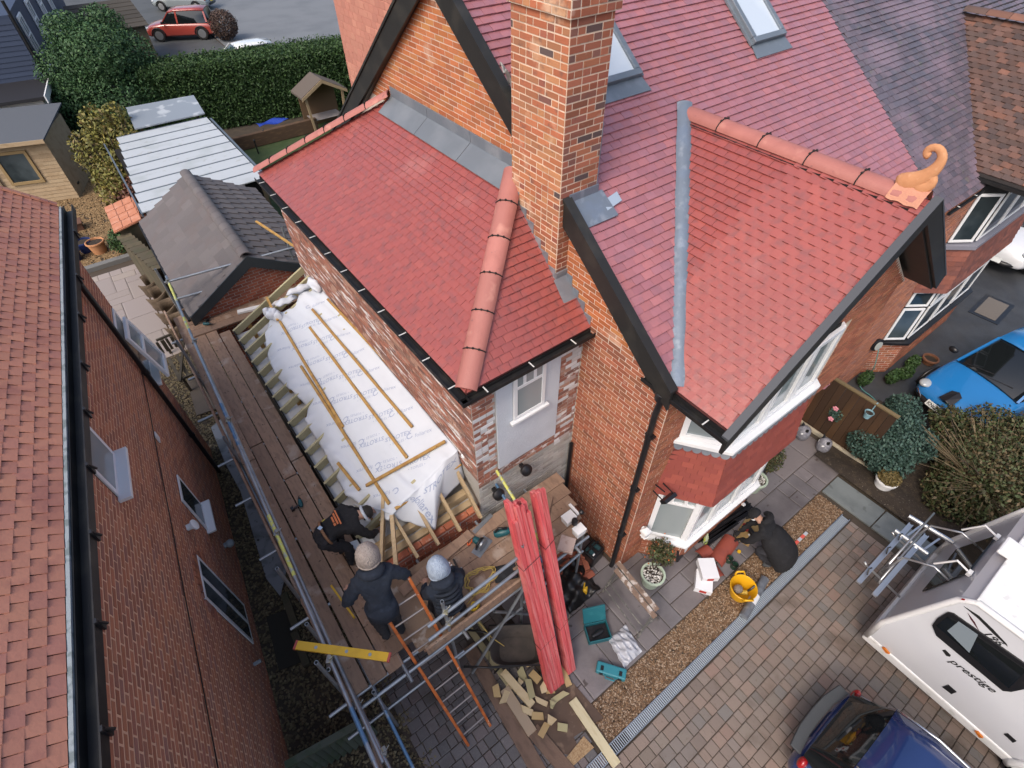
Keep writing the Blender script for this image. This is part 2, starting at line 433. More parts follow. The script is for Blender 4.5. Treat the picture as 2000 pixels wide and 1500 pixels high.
# ------------------------------------------------------------------ material library
WHITE = (.78, .79, .80)
M_brick_o = pmat('brick_orange', rough=.85, palette=[(.44, .15, .055), (.50, .195, .075), (.38, .115, .045), (.48, .17, .06), (.31, .10, .05), (.52, .205, .08)], var=.12, hue=.008,
                 stains=[(1.7, .60, .72, (.66, .50, .38), .55, 6), (14, .6, .75, (.20, .09, .05), .35)], bump=(60, .25))
M_chim = pmat('brick_chimney', rough=.85, palette=[(.46, .17, .075), (.40, .14, .065), (.48, .21, .10), (.43, .15, .07), (.34, .14, .08), (.50, .22, .11)], var=.12, hue=.008,
              stains=[(2.2, .60, .70, (.70, .52, .36), .6, 6), (9, .58, .72, (.13, .085, .075), .65), (.9, .48, .7, (.26, .12, .075), .45)], bump=(60, .25))
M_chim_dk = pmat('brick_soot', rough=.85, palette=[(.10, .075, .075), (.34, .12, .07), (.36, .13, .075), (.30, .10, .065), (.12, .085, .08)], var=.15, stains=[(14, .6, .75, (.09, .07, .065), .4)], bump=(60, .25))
M_brick_r = pmat('brick_red', rough=.85, palette=[(.34, .118, .062), (.38, .142, .073), (.29, .092, .052), (.40, .155, .082), (.22, .08, .052), (.355, .126, .066)], var=.14, hue=.006,
                 stains=[(6, .64, .74, (.6, .45, .36), .4, 6), (1.2, .5, .75, (.20, .07, .045), .5)], bump=(60, .25))
M_brick_w = pmat('brick_reclaimed', rough=.9, palette=[(.30, .12, .08), (.38, .16, .11), (.24, .10, .075), (.44, .26, .19), (.17, .09, .075), (.35, .15, .10)], var=.18,
                 stains=[(5.5, .56, .64, (.74, .71, .70), .92, 5, (1, .35, 2.2)), (11, .6, .7, (.10, .07, .07), .5)], bump=(50, .3))
M_brick_p = pmat('brick_painted', rough=.8, palette=[(.62, .63, .66), (.55, .55, .57), (.66, .66, .68), (.35, .20, .16)], var=.1, bump=(50, .3))
M_brick_g = pmat('brick_grey_render', rough=.9, palette=[(.38, .38, .36), (.45, .44, .42), (.33, .32, .30), (.48, .46, .44)], var=.12, stains=[(4, .5, .7, (.3, .22, .17), .4)], bump=(45, .3))
M_brick_n = pmat('brick_neighbour', rough=.85, palette=[(.37, .145, .085), (.45, .18, .098), (.32, .13, .088), (.39, .15, .086), (.29, .14, .108), (.48, .195, .10)], var=.14, bump=(60, .2))
M_brick_garage = pmat('brick_garage', rough=.85, palette=[(.30, .09, .055), (.36, .12, .07), (.24, .075, .05)], var=.14, bump=(60, .2))
M_mortar_w = pmat('mortar_pale', (.62, .54, .46), .95, stains=[(3, .4, .7, (.52, .43, .36), .6)], bump=(80, .3))
M_mortar_c = pmat('mortar_chimney', (.70, .56, .43), .95, stains=[(2, .5, .66, (.42, .32, .24), .8), (6, .58, .68, (.75, .66, .56), .7)], bump=(80, .3))
M_mortar_n = pmat('mortar_orange', (.68, .42, .28), .95, bump=(80, .3))
M_mortar_g = pmat('mortar_grey', (.40, .38, .35), .95, bump=(80, .3))
M_tile = pmat('roof_tile_red', rough=.36, palette=[(.315, .078, .066), (.305, .075, .065), (.33, .084, .069), (.31, .077, .066), (.285, .075, .067), (.32, .08, .067)], var=.04,
              stains=[(9, .50, .66, (.19, .072, .07), .55, 3), (1.3, .60, .72, (.46, .24, .22), .25), (.7, .45, .7, (.25, .07, .066), .35)], bump=(35, .12), spec=.7)
M_tile_m = pmat('roof_tile_sky_sheen', rough=.28, palette=[(.35, .135, .145), (.32, .13, .15), (.37, .145, .15), (.31, .135, .16), (.355, .145, .16), (.38, .14, .14)], var=.09,
              stains=[(9, .52, .70, (.25, .125, .145), .4, 3)], bump=(35, .10), spec=.9)  # same red tile, with the pinkish sky sheen mixed into its base colour
M_tile_dk = pmat('roof_tile_slate_grey', rough=.45, palette=[(.115, .095, .115), (.095, .088, .108), (.14, .108, .128), (.11, .095, .11), (.16, .115, .135)], var=.14,
              stains=[(1.1, .50, .68, (.23, .165, .20), .7, 5), (6, .62, .72, (.13, .14, .10), .5)], bump=(35, .25))
M_tile_br = pmat('roof_tile_brown', rough=.75, palette=[(.078, .046, .038), (.10, .062, .051), (.062, .043, .040), (.13, .072, .057), (.09, .052, .041), (.19, .088, .06), (.07, .046, .041)], var=.2,
              stains=[(2, .5, .7, (.07, .05, .045), .6)], bump=(35, .3))
M_tile_n = pmat('roof_tile_terracotta', rough=.7, palette=[(.46, .205, .135), (.42, .185, .13), (.48, .22, .14), (.39, .17, .13), (.46, .205, .135)], var=.07, stains=[(3, .55, .7, (.26, .10, .085), .5)], bump=(40, .15))
M_tile_gar = pmat('roof_tile_grey_brown', rough=.7, palette=[(.125, .112, .11), (.112, .10, .10), (.14, .125, .122)], var=.10, stains=[(2, .5, .7, (.12, .095, .09), .6)], bump=(40, .2))
M_hung = pmat('tile_hung_salmon', rough=.6, palette=[(.50, .22, .16), (.46, .20, .15), (.53, .25, .18)], var=.08, bump=(40, .15))
M_ridge = pmat('ridge_tile_pink', (.39, .15, .125), .6, var=.10, stains=[(5, .45, .7, (.33, .12, .10), .7), (12, .68, .74, (.18, .09, .09), .7), (3, .6, .7, (.56, .28, .22), .6)], bump=(40, .2))
M_terra = pmat('terracotta_orange', (.52, .25, .12), .75, stains=[(8, .5, .7, (.44, .19, .085), .7), (20, .6, .7, (.6, .34, .2), .5)], bump=(40, .2))
M_mort_red = pmat('bedding_mortar_pink', (.50, .24, .16), .95, bump=(60, .5))
M_lead = pmat('lead', (.21, .235, .27), .45, metal=.35, stains=[(3, .45, .7, (.36, .38, .41), .8), (1.5, .5, .7, (.14, .16, .20), .6)], bump=(14, .25))
M_lead_v = pmat('lead_valley_blue', (.165, .20, .245), .42, metal=.25, stains=[(7, .54, .72, (.36, .40, .45), .6, 5, (1.2, 1.2, .35)), (4, .5, .7, (.17, .22, .30), .5)], bump=(14, .3))
M_black = pmat('black_plastic', (.012, .012, .014), .35, stains=[(5, .55, .75, (.035, .034, .034), .6)])
M_black_g = pmat('gutter_black', (.010, .010, .011), .55, stains=[(4, .5, .7, (.03, .028, .024), .8)])
M_barge = pmat('bargeboard_black', (.018, .018, .017), .5, stains=[(3, .5, .75, (.045, .042, .035), .7)], bump=(20, .05))
M_clip = pmat('ridge_clip_black', (.012, .01, .01), .6)
M_bracket = pmat('gutter_strap_white', (.6, .6, .58), .5)
M_upvc = pmat('upvc_white', WHITE, .28, stains=[(3, .55, .75, (.68, .69, .70), .5)])
M_soffit = pmat('paint_white', (.72, .72, .72), .5)
M_render = pmat('render_white', (.60, .64, .70), .9, stains=[(1.6, .48, .7, (.50, .54, .60), .7, 6), (24, .6, .7, (.67, .70, .74), .5)], bump=(90, .5))
M_glass = pmat('window_glass', (.02, .03, .035), .06, spec=.8, stains=[(.9, .45, .62, (.07, .09, .10), .9)])
M_glass_c = pmat('window_glass_net_curtain', (.22, .26, .27), .08, spec=.8, stains=[(1.2, .4, .65, (.34, .38, .39), .9, 2, (1, 1, .2))])
M_glass_sky = pmat('rooflight_glass', (.50, .57, .64), .08, spec=.9, stains=[(.8, .4, .65, (.62, .68, .73), .8)])
M_grey_frame = pmat('rooflight_frame_grey', (.17, .20, .23), .4, metal=.3, stains=[(5, .5, .7, (.25, .28, .32), .6)])
M_deck = pmat('roof_deck_dark', (.10, .03, .028), .9)
M_deck_dk = pmat('roof_deck_grey', (.04, .035, .035), .9)
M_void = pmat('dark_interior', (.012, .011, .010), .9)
# ================================================================== the house being worked on
XW, YF, XE, YE = 4.17, 2.36, 2.25, 3.95       # gable wall plane, front wall plane, extension side and front planes
XP = 11.02                                    # party line
YR = 7.18                                     # main ridge
SL = .75
def zmain(Y): return 5.05 + SL*(Y-2.6)
ZR = zmain(YR)
house = thing('brick_house', 'large red brick house with new red tiled roofs, tall chimney and a hipped side extension', 'house', (7, 7, 0))
HK = 'house'
m = MB()
m.prism([(XW, YF, 0), (XW, YF, 4.85), (XW, YR, ZR-.12), (XW, 12.0, 4.85), (XW, 12.0, 0)], (XP-XW, 0, 0))
wall = m.obj('wall', M_mortar_w, house)
# --- side wall bricks (visible strip in front of the extension and the gable above it)
def rake_hi(z):   # Y interval of gable wall at height z (right rake, left rake)
    if z < 4.85: return None
    return (YF + (z-4.85)/SL*1.0, 12.0 - (z-4.85)/SL)
brick_wall(HK, wall, (XW, YF, 0), (0, 1, 0), (-1, 0, 0), YE-YF, 0.0, 4.88, M_brick_r, flemish=False)
def gable_iv(z):
    if z > ZR-.25: return None
    a = 2.45 + (z-4.9)/SL; b = 11.9 - (z-4.9)/SL
    return (a-YF, b-YF)
brick_wall(HK, wall, (XW, YF, 0), (0, 1, 0), (-1, 0, 0), 1, 4.88, ZR-.2, M_brick_o, inside=gable_iv,
           holes=[(YE+1.7-YF, 20, 0, 6.3), (YE+.9-YF, 20, 0, 5.4), (4.45-YF, 5.3-YF, 0, 20)])
# front wall: narrow strip left of the bay, and right of it
brick_wall(HK, wall, (XW, YF, 0), (1, 0, 0), (0, -1, 0), .62, 0.0, 4.85, M_brick_r, phase=.11)
brick_wall(HK, wall, (XW, YF, 0), (1, 0, 0), (0, -1, 0), XP-XW, 0.0, 4.85, M_brick_r, inside=lambda z: (3.3, XP-XW), holes=[(3.95, 5.35, 0, 2.3)], phase=.11)
# --- main roof
roof = MB()
for s in (1,):
    roof.prism([(XW-.10, 2.37, zmain(2.37)-.10), (XW-.10, YR, ZR-.10), (XW-.10, 12.4, zmain(1.9)-.12), (XW-.10, 12.4, zmain(1.9)-.02), (XW-.10, YR, ZR), (XW-.10, 2.37, zmain(2.37))], (XP-XW+.10, 0, 0))
main_roof = roof.obj('main_roof', M_deck, house)
BR, BZ = 6.68, 6.80           # bay gable ridge X, z
BE, BEZ = 4.20, 4.86          # bay eave
SB = (BZ-BEZ)/(BR-BE)
YV = 2.6+(BZ-5.05)/SL         # where the bay ridge dies into the main slope
def mp(X, Y): return (X, Y, zmain(Y))
YB0 = 2.6+(BEZ-5.05)/SL
SKY = [(5.45, 6.22, 5.42, 6.40), (8.68, 9.50, 5.40, 6.60)]     # rooflights (X0,X1,Y0,Y1)
up_main = nrm(V(0, 1, SL)); org = V(XW-.1, YB0, BEZ)
k = math.sqrt(1+SL*SL)
hol = [(a-org[0], b-org[0], (c-org[1])*k, (d-org[1])*k) for (a, b, c, d) in SKY]
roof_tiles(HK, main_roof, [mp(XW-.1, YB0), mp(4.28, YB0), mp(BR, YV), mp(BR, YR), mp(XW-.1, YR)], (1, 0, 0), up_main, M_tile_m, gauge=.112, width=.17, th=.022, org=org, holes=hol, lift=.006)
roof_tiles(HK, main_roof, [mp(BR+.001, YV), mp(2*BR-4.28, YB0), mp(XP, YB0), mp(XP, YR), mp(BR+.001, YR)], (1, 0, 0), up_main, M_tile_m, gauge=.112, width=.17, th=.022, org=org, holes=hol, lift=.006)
ridge_tiles(main_roof, (XW-.1, YR, ZR+.03), (XP, YR, ZR+.03), M_ridge, r=.14, clip=M_clip)
# --- bargeboards of the gable
for sgn, y0 in ((1, 2.30), (-1, 2*YR-2.30)):
    b = MB(); zt0 = zmain(2.30)+.07; dep = .31
    b.prism([(XW-.13, y0, zt0-dep*.9), (XW-.13, y0, zt0), (XW-.13, YR, ZR+.10), (XW-.13, YR, ZR+.10-dep-.05)], (.035, 0, 0))
    b.prism([(XW-.15, y0, zt0+.004), (XW-.15, y0, zt0+.05), (XW-.15, YR, ZR+.15), (XW-.15, YR, ZR+.104)], (.13, 0, 0))
    b.obj('bargeboard', M_barge, house)
    b = MB(); b.prism([(XW-.092, y0+.2*sgn, zt0-.25), (XW-.092, y0+.2*sgn, zt0-.13), (XW-.092, YR, ZR-.06), (XW-.092, YR, ZR-.18)], (.09, 0, 0)); b.obj('soffit', M_barge, house)
# rear gable's tile edge seen inside the left rake
# --- rear dormer cheek, tile hung
m = MB(); m.box((XW+.12, 8.6, 5.0), (XP, 10.95, 8.35)); dorm = m.obj('dormer', M_hung, house)
brick_wall(HK+'d', dorm, (XW+.12, 8.6, 0), (0, 1, 0), (-1, 0, 0), 2.35, 5.0, 8.35, M_hung, course=.11, blen=.17, gap=.006, proud=.006)
# --- bay gable roof
m = MB(); FY = 1.52
for sx in (1, -1):
    xe = BR - sx*(BR-BE)
    m.prism([(xe, FY+.02, BEZ-.10), (xe, FY+.02, BEZ), (BR, FY+.02, BZ), (BR, FY+.02, BZ-.12)], (0, YV-FY, 0))
bay_roof = m.obj('bay_roof', M_deck, house)
upb = nrm(V(1, 0, SB))
roof_tiles(HK, bay_roof, [(BE-.02, FY, BEZ), (BE-.02, YB0+.12, BEZ), (BR, YV, BZ), (BR, FY, BZ)], (0, 1, 0), upb, M_tile, gauge=.106, width=.17, th=.023, lift=.006, gap=.005, jitter=.0015)
upc = nrm(V(-1, 0, SB))
roof_tiles(HK, bay_roof, [(2*BR-BE+.02, FY, BEZ), (2*BR-BE+.02, YB0+.12, BEZ), (BR, YV, BZ), (BR, FY, BZ)], (0, 1, 0), upc, M_tile, gauge=.106, width=.17, th=.023, lift=.006, gap=.005, jitter=.0015, solo=False)
ridge_tiles(bay_roof, (BR, YV-.05, BZ-.045), (BR, FY+.16, BZ-.045), M_ridge, r=.145, plen=.60, clip=M_clip, half=PI*.5)
m = MB(); m.beam((BR-.155, YV-.05, BZ-.085), (BR-.155, FY+.1, BZ-.085), .03, .02); m.obj('ridge_seal', M_clip, bay_roof)
# finial: scroll-ended terracotta
m = MB(); pts = []; rad = []
base = V(BR, FY+.30, BZ+.02)
path = [(.22, .03, .12), (.10, .09, .125), (0, .16, .105), (-.07, .26, .08), (-.10, .36, .062), (-.10, .44, .055), (-.06, .50, .05), (.0, .53, .048), (.06, .51, .048), (.085, .46, .05), (.06, .42, .05), (.02, .42, .045)]
for (dy, dz, r_) in path: pts.append(base+V(0, dy*.92-.04, dz*.92)); rad.append(r_*.95)
m.tube(pts, rad, 10)
m.tube([base+V(0, -.02, .05), base+V(0, -.11, .09), base+V(0, -.16, .15), base+V(0, -.145, .21), base+V(0, -.09, .22)], [.11, .09, .07, .06, .045], 10)
m.v = [(BR+(x-BR)*.62, y, z) for (x, y, z) in m.v]; m.obj('finial', M_terra, bay_roof, smooth=True, sub=1)
m = MB(); m.grid(lambda u, v: base+V(-.165+.006*math.sin(v*31)+u*.33, -.20+.34*v, -.065+.15*math.sin(PI*u)+.008*math.sin(13*v+5*u)), 8, 10); m.obj('bedding_mortar', M_mort_red, bay_roof, smooth=True)
# front verge boards of the bay gable
for sx in (1, -1):
    xe = BR - sx*(BR-BE+.12); ze = BEZ-.12*SB
    m = MB(); m.prism([(xe, FY-.03, ze-.20), (xe, FY-.03, ze+.04), (BR, FY-.03, BZ+.05), (BR, FY-.03, BZ-.22)], (0, .045, 0)); m.obj('verge_board', M_barge, bay_roof)
    m = MB(); m.prism([(xe, FY-.035, ze+.044), (xe, FY-.035, ze+.075), (BR, FY-.035, BZ+.08), (BR, FY-.035, BZ+.054)], (0, .09, 0)); m.obj('verge_trim', pmat('verge_grey', (.06, .065, .075), .5), bay_roof)
    m = MB(); m.prism([(xe, FY+.02, ze-.24), (xe, FY+.02, ze-.16), (BR, FY+.02, BZ-.17), (BR, FY+.02, BZ-.25)], (0, .45, 0)); (m.obj('verge_soffit', M_barge, bay_roof) if sx < 0 else None)
m = MB(); m.prism([(4.3, 1.88, 4.6), (2*BR-4.3, 1.88, 4.6), (BR, 1.88, BZ-.3)], (0, .06, 0)); gf = m.obj('gable_front', M_mortar_w, house)
brick_wall(HK, gf, (4.3, 1.88, 0), (1, 0, 0), (0, -1, 0), 4.76, 4.6, BZ-.3, M_brick_r, inside=lambda z: ((z-4.6)/SB+.05, 4.76-(z-4.6)/SB-.05), solo=False)
m = MB(); m.box((7.7, 1.92, 2.55), (9.0, 2.34, 4.7)); gj = m.obj('gable_jetty', M_mortar_w, house)
brick_wall(HK, gj, (7.7, 1.92, 0), (1, 0, 0), (0, -1, 0), 1.3, 2.55, 4.7, M_brick_r, solo=False)
# --- valley lead and flashings
def ribbon(name, pts, width, mat, parent, side=None, th=.006, crown=.0, seg=4):
    pts = [np.asarray(p, float) for p in pts]; m = MB(); rings = []
    for i, p in enumerate(pts):
        t = nrm(pts[min(i+1, len(pts)-1)]-pts[max(i-1, 0)]); s = nrm(np.cross(t, (0, 0, 1))) if side is None else nrm(side); n = np.cross(s, t)
        if n[2] < 0: n = -n
        w = width if not hasattr(width, '__len__') else width[i]
        ring = [p + s*w*(j/seg-.5) + n*(crown*(1-(2*j/seg-1)**2)) for j in range(seg+1)]
        rings.append(ring + [q - n*th for q in ring[::-1]])
    m.loft(rings); return m.obj(name, mat, parent, smooth='auto')
v0 = V(4.22, YB0-.02, BEZ+.01); v1 = V(BR, YV, BZ+.06)
vp = [v0 + (v1-v0)*t + V(0, 0, .035+.004*math.sin(t*40)) for t in np.linspace(0, 1, 26)]
ribbon('valley_lead', vp, [.20+.012*math.sin(i*1.3)+(.12 if i < 2 else 0) for i in range(26)], M_lead_v, house, crown=.035, seg=6)
v0r = V(2*BR-4.22, YB0-.02, BEZ+.03); ribbon('valley_lead', [v0r, v1], .2, M_lead_v, house)
# --- chimney
CX0, CX1, CY0, CY1 = 3.98, 4.56, 4.40, 5.34
m = MB(); m.box((CX0, CY0, 4.9), (CX1, CY1, 9.35)); m.box((CX0-.035, CY0-.035, 8.33), (CX1+.05, CY1+.035, 9.36)); chim = m.obj('chimney', M_mortar_c, house)
CK = HK
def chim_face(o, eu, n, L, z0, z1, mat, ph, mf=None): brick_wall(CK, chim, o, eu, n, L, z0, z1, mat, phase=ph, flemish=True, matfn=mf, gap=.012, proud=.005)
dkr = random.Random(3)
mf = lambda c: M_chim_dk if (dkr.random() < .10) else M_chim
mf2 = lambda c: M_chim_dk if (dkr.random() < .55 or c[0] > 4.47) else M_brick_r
chim_face((CX0, CY0, 0), (0, 1, 0), (-1, 0, 0), CY1-CY0, 4.95, 8.325, M_chim, .0, mf)
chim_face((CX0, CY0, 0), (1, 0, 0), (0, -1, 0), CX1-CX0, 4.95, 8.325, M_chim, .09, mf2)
chim_face((CX0-.035, CY0-.035, 0), (0, 1, 0), (-1, 0, 0), CY1-CY0+.07, 8.333, 9.36, M_chim, .05, mf)
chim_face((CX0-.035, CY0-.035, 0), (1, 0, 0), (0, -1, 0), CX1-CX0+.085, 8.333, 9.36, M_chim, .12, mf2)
# lead at the chimney foot (roof side) and its apron
zc = zmain(CY0)
m = MB(); m.box((CX0+.14, CY0-.018, zc-.04), (CX1+.03, CY0, zc+.15)); m.box((CX1, CY0, zc), (CX1+.018, CY1, zmain(CY1)+.16)); m.obj('chimney_flashing', M_lead_v, house, bevel=.004)
ap = MB(); ap.prism([(CX0+.16, CY0-.01, zc+.05), (CX1+.10, CY0-.01, zc+.05), (CX1+.14, CY0-.30, zmain(CY0-.30)+.045), (CX0+.16, CY0-.30, zmain(CY0-.30)+.045)], (0, 0, .008)); ap.obj('lead_apron', M_lead_v, house, bevel=.002)
ribbon('lead_apron', [(CX1+.02, CY0-.17, zmain(CY0-.17)+.058), (CX1+.30, CY0-.13, zmain(CY0-.13)+.055)], .13, pmat('lead_new', (.42, .5, .58), .35, metal=.3), house, side=(0, 1, SL))
lead_bit = MB(); lead_bit.grid(lambda u, v: V(XW-.19+.16*u, 5.45+.12*v+.03*u, 7.62-.20*u*u-.05*math.sin(6*v)+.06*(1-u)), 6, 6); lead_bit.obj('lead_cap', pmat('lead_grey_pale', (.38, .37, .35), .5, metal=.2, bump=(20, .4)), house, smooth=True, solid=.006)
# --- extension (two-storey, hipped against the gable)
m = MB(); m.box((XE, YE, 0), (XW-.002, 10.9, 4.72)); ext = m.obj('extension_wall', M_mortar_g, house)
EEZ = 4.86; XG = 2.14; YG = 3.84; AZ = 6.42
A0, A1 = 5.50, 8.95
e0, e1 = V(XG, YG, EEZ), V(XG, 11.25, EEZ)
t0, t1 = V(XW-.01, A0, AZ), V(XW-.01, A1, AZ)
m = MB(); dn = V(0, 0, -.09)
m.prism([e0, t0, t1, e1], dn); m.prism([e0, V(XW-.01, YG, EEZ), t0], dn); m.prism([e1, t1, V(XW-.01, 11.25, EEZ)], dn)
ext_roof = m.obj('extension_roof', M_deck, house)
roof_tiles(HK, ext_roof, [e0, e1, t1, t0], (0, 1, 0), nrm(V(t0[0]-e0[0], 0, AZ-EEZ)), M_tile, gauge=.106, width=.17, th=.023, lift=.006, gap=.005, jitter=.0015)
upf = nrm(V(0, A0-YG, AZ-EEZ))
roof_tiles(HK, ext_roof, [e0, V(XW-.01, YG, EEZ), t0], (1, 0, 0), upf, M_tile, gauge=.106, width=.17, th=.023, lift=.006, gap=.005, jitter=.0015)
ridge_tiles(ext_roof, e0+V(.03, .04, .0), t0+V(-.02, 0, .01), M_ridge, r=.145, plen=.47, clip=M_clip)
ridge_tiles(ext_roof, t1+V(0, 0, .045), e1+V(0, 0, .045), M_ridge, r=.13, plen=.46, clip=M_clip)
hd = e0+(t0-e0)*.0; ribbon('hip_seal', [e0+V(.16, .02, .02), t0+V(.0, -.10, .0)], .06, M_clip, ext_roof)
# abutment lead: upstand and apron in two or three lengths
for a, b in ((5.35, 6.55), (6.56, 7.75), (7.76, 8.95)):
    m = MB(); m.box((XW-.022, a, AZ-.02), (XW-.004, b, AZ+.19)); f = m.obj('flashing', M_lead, house, bevel=.003)
    m = MB(); w = .27; sl = (AZ-EEZ)/(XW-XG)
    m.prism([(XW-.02, a, AZ+.035), (XW-.02, b, AZ+.035), (XW-.02-w, b, AZ+.05-w*sl), (XW-.02-w, a, AZ+.05-w*sl)], (0, 0, .007)); m.obj('apron', pmat('lead_plain', (.17, .19, .21), .45, metal=.3, stains=[(2, .4, .7, (.25, .27, .29), .7)], bump=(8, .2)), f)
# stepped soakers along the front hip slope at the chimney and the side wall
sf = (AZ-EEZ)/(A0-YG)
def soakers(x, ya, yb, nx):
    n = max(2, round(abs(yb-ya)/.15))
    for i in range(n):
        y0 = ya+(yb-ya)*i/n; y1 = ya+(yb-ya)*(i+1)/n; z0 = EEZ+sf*(y0-YG)
        m = MB(); m.box((x-.012, min(y0, y1)+.002, z0-.05), (x, max(y0, y1)-.002, z0+.17+.02*(i % 2))); m.obj('soaker', M_lead, house, bevel=.003)
soakers(XW-.002, YG, CY0, 0); soakers(CX0-.002, CY0, CY1, 0)
m = MB(); m.box((CX0-.01, CY0-.028, EEZ+sf*(CY0-YG)-.06), (XW, CY0-.006, EEZ+sf*(CY0-YG)+.12)); m.prism([(CX0-.05, CY0-.03, EEZ+sf*(CY0-YG)+.03), (XW, CY0-.03, EEZ+sf*(CY0-YG)+.03), (XW, CY0-.26, EEZ+sf*(CY0-.26-YG)+.03), (CX0-.05, CY0-.26, EEZ+sf*(CY0-.26-YG)+.03)], (0, 0, .008)); m.obj('lead_tray', M_lead, house)
# --- gutters
def gutter(parent, a, b, out, w=.115, dep=.06, step=.62, straps=True, name='gutter'):
    a, b = np.asarray(a, float), np.asarray(b, float); o = nrm(out); d = nrm(b-a); m = MB()
    prof = [(0, 0), (0, -dep), (w, -dep), (w, 0), (w-.012, 0), (w-.012, -dep+.01), (.012, -dep+.01), (.012, 0)]
    m.loft([[p + o*x + V(0, 0, z) for (x, z) in prof] for p in (a, b)]); g = m.obj(name, M_black_g, parent)
    if straps:
        L = np.linalg.norm(b-a); n = int(L/step)
        for i in range(n):
            p = a + d*((i+.5)*L/n); s = MB(); s.beam(p+o*.005+V(0, 0, .004), p+o*(w+.006)+V(0, 0, .004), .016, .006); s.obj('gutter_strap', M_bracket, g)
    return g
gutter(house, (XG-.01, YG-.10, EEZ-.03), (XG-.01, 11.2, EEZ-.03), (-1, 0, 0), w=.11)
gutter(house, (XG-.12, YG-.01, EEZ-.03), (XW-.01, YG-.01, EEZ-.03), (0, -1, 0), w=.11)
m = MB(); m.box((XG+.0, YG+.0, EEZ-.24), (XG+.02, 11.2, EEZ-.03)); m.box((XG+.021, YG, EEZ-.24), (XW-.01, YG+.02, EEZ-.03)); m.box((XG+.021, YG+.021, EEZ-.22), (XE, 11.1, EEZ-.2)); m.obj('fascia', M_black, house)
gutter(house, (BE-.03, FY-.02, BEZ-.05), (BE-.03, 2.78, BEZ-.05), (-1, 0, 0), w=.115)
m = MB(); m.box((BE-.02, FY+.03, BEZ-.26), (BE+.0, 2.75, BEZ-.06)); m.box((BE+.001, FY+.03, BEZ-.25), (4.6, YF, BEZ-.23)); m.obj('bay_fascia', M_black, house)
m = MB(); m.lathe([(.05, -.02), (.085, -.02), (.085, .09), (.07, .10)], (BE-.09, 2.46, BEZ-.19), 12); m.obj('gutter_outlet', M_black, house, smooth='auto')
m = MB(); m.tube([(BE-.09, 2.46, BEZ-.18), (BE-.09, 2.46, BEZ-.30), (XW-.075, 2.47, BEZ-.50), (XW-.075, 2.47, .08), (XW-.10, 2.47, .0)], .042, 12)
for zz in (1.2, 2.6, 3.9): m.lathe([(.052, -.04), (.052, .04)], (XW-.075, 2.47, zz), 12); m.box((XW-.08, 2.40, zz-.015), (XW-.0, 2.54, zz+.015))
m.obj('downpipe', M_black, house, smooth='auto')
m = MB(); m.tube([(XW-.06, YE-.07, 2.25), (XW-.06, YE-.07, .1)], .035, 10); m.obj('downpipe', M_black, house, smooth='auto')
# --- extension brickwork
brick_wall(HK, ext, (XE, YE, 0), (0, 1, 0), (-1, 0, 0), 6.95, 2.70, 4.70, M_brick_w, flemish=True, proud=.008, gap=.010)
brick_wall(HK, ext, (XE, YE, 0), (1, 0, 0), (0, -1, 0), .37, 2.72, 4.70, M_brick_w, flemish=True, matfn=lambda c: M_brick_p if dkr.random() < .22 else M_brick_w)
brick_wall(HK, ext, (3.76, YE, 0), (1, 0, 0), (0, -1, 0), .40, 2.4, 4.70, M_brick_w, flemish=True, matfn=lambda c: M_brick_p if dkr.random() < .34 else M_brick_w)
brick_wall(HK, ext, (XE, YE, 0), (1, 0, 0), (0, -1, 0), 1.51, 2.50, 2.725, M_brick_w)
brick_wall(HK, ext, (XE, YE, 0), (1, 0, 0), (0, -1, 0), 1.9, 0.0, 2.50, M_brick_g, phase=.06)
m = MB(); m.box((2.63, YE-.022, 2.73), (3.755, YE, 4.70)); m.obj('render_panel', M_render, house)
w = window(house, (2.90, YE-.03, 3.72), (1, 0, 0), (0, -1, 0), .56, 1.03, M_upvc, M_glass_c, bars_h=[(.63, .03, .53)], bars_v=[(.19, .66, 1.0), (.37, .66, 1.0)], fw=.065, depth=.03, sill=.07)
# --- bay window, two tiers, with a tile-hung skirt between
PL = [(4.66, YF), (5.10, 1.80), (7.15, 1.80), (7.6, YF)]
def bay_ring(off, z): # plan polygon offset outward
    c = [(PL[0][0]-off*.9, YF), (PL[1][0]-off*.45, PL[1][1]-off), (PL[2][0]+off*.45, PL[2][1]-off), (PL[3][0]+off*.9, YF)]
    return [V(x, y, z) for x, y in c]
def bay_band(name, z0, z1, o0, o1, mat, parent):
    m = MB(); r0, r1 = bay_ring(o0, z0), bay_ring(o1, z1); m.loft([r0, r1]); return m.obj(name, mat, parent, bevel=.006)
plinth = bay_band('bay_plinth', 0, .66, 0, 0, M_mortar_w, house)
for i in range(3):
    a, b = V(*PL[i], 0), V(*PL[i+1], 0); d = nrm(b-a); n = np.cross(d, (0, 0, 1)); brick_wall(HK, plinth, a, d, n, np.linalg.norm(b-a), 0, .66, M_brick_r)
bay_band('bay_sill', .663, .73, .09, .09, M_upvc, house)
bay_band('bay_core', .735, 2.25, -.06, -.06, M_void, house)
bay_band('bay_core', 3.56, 4.75, -.06, -.06, M_void, house)
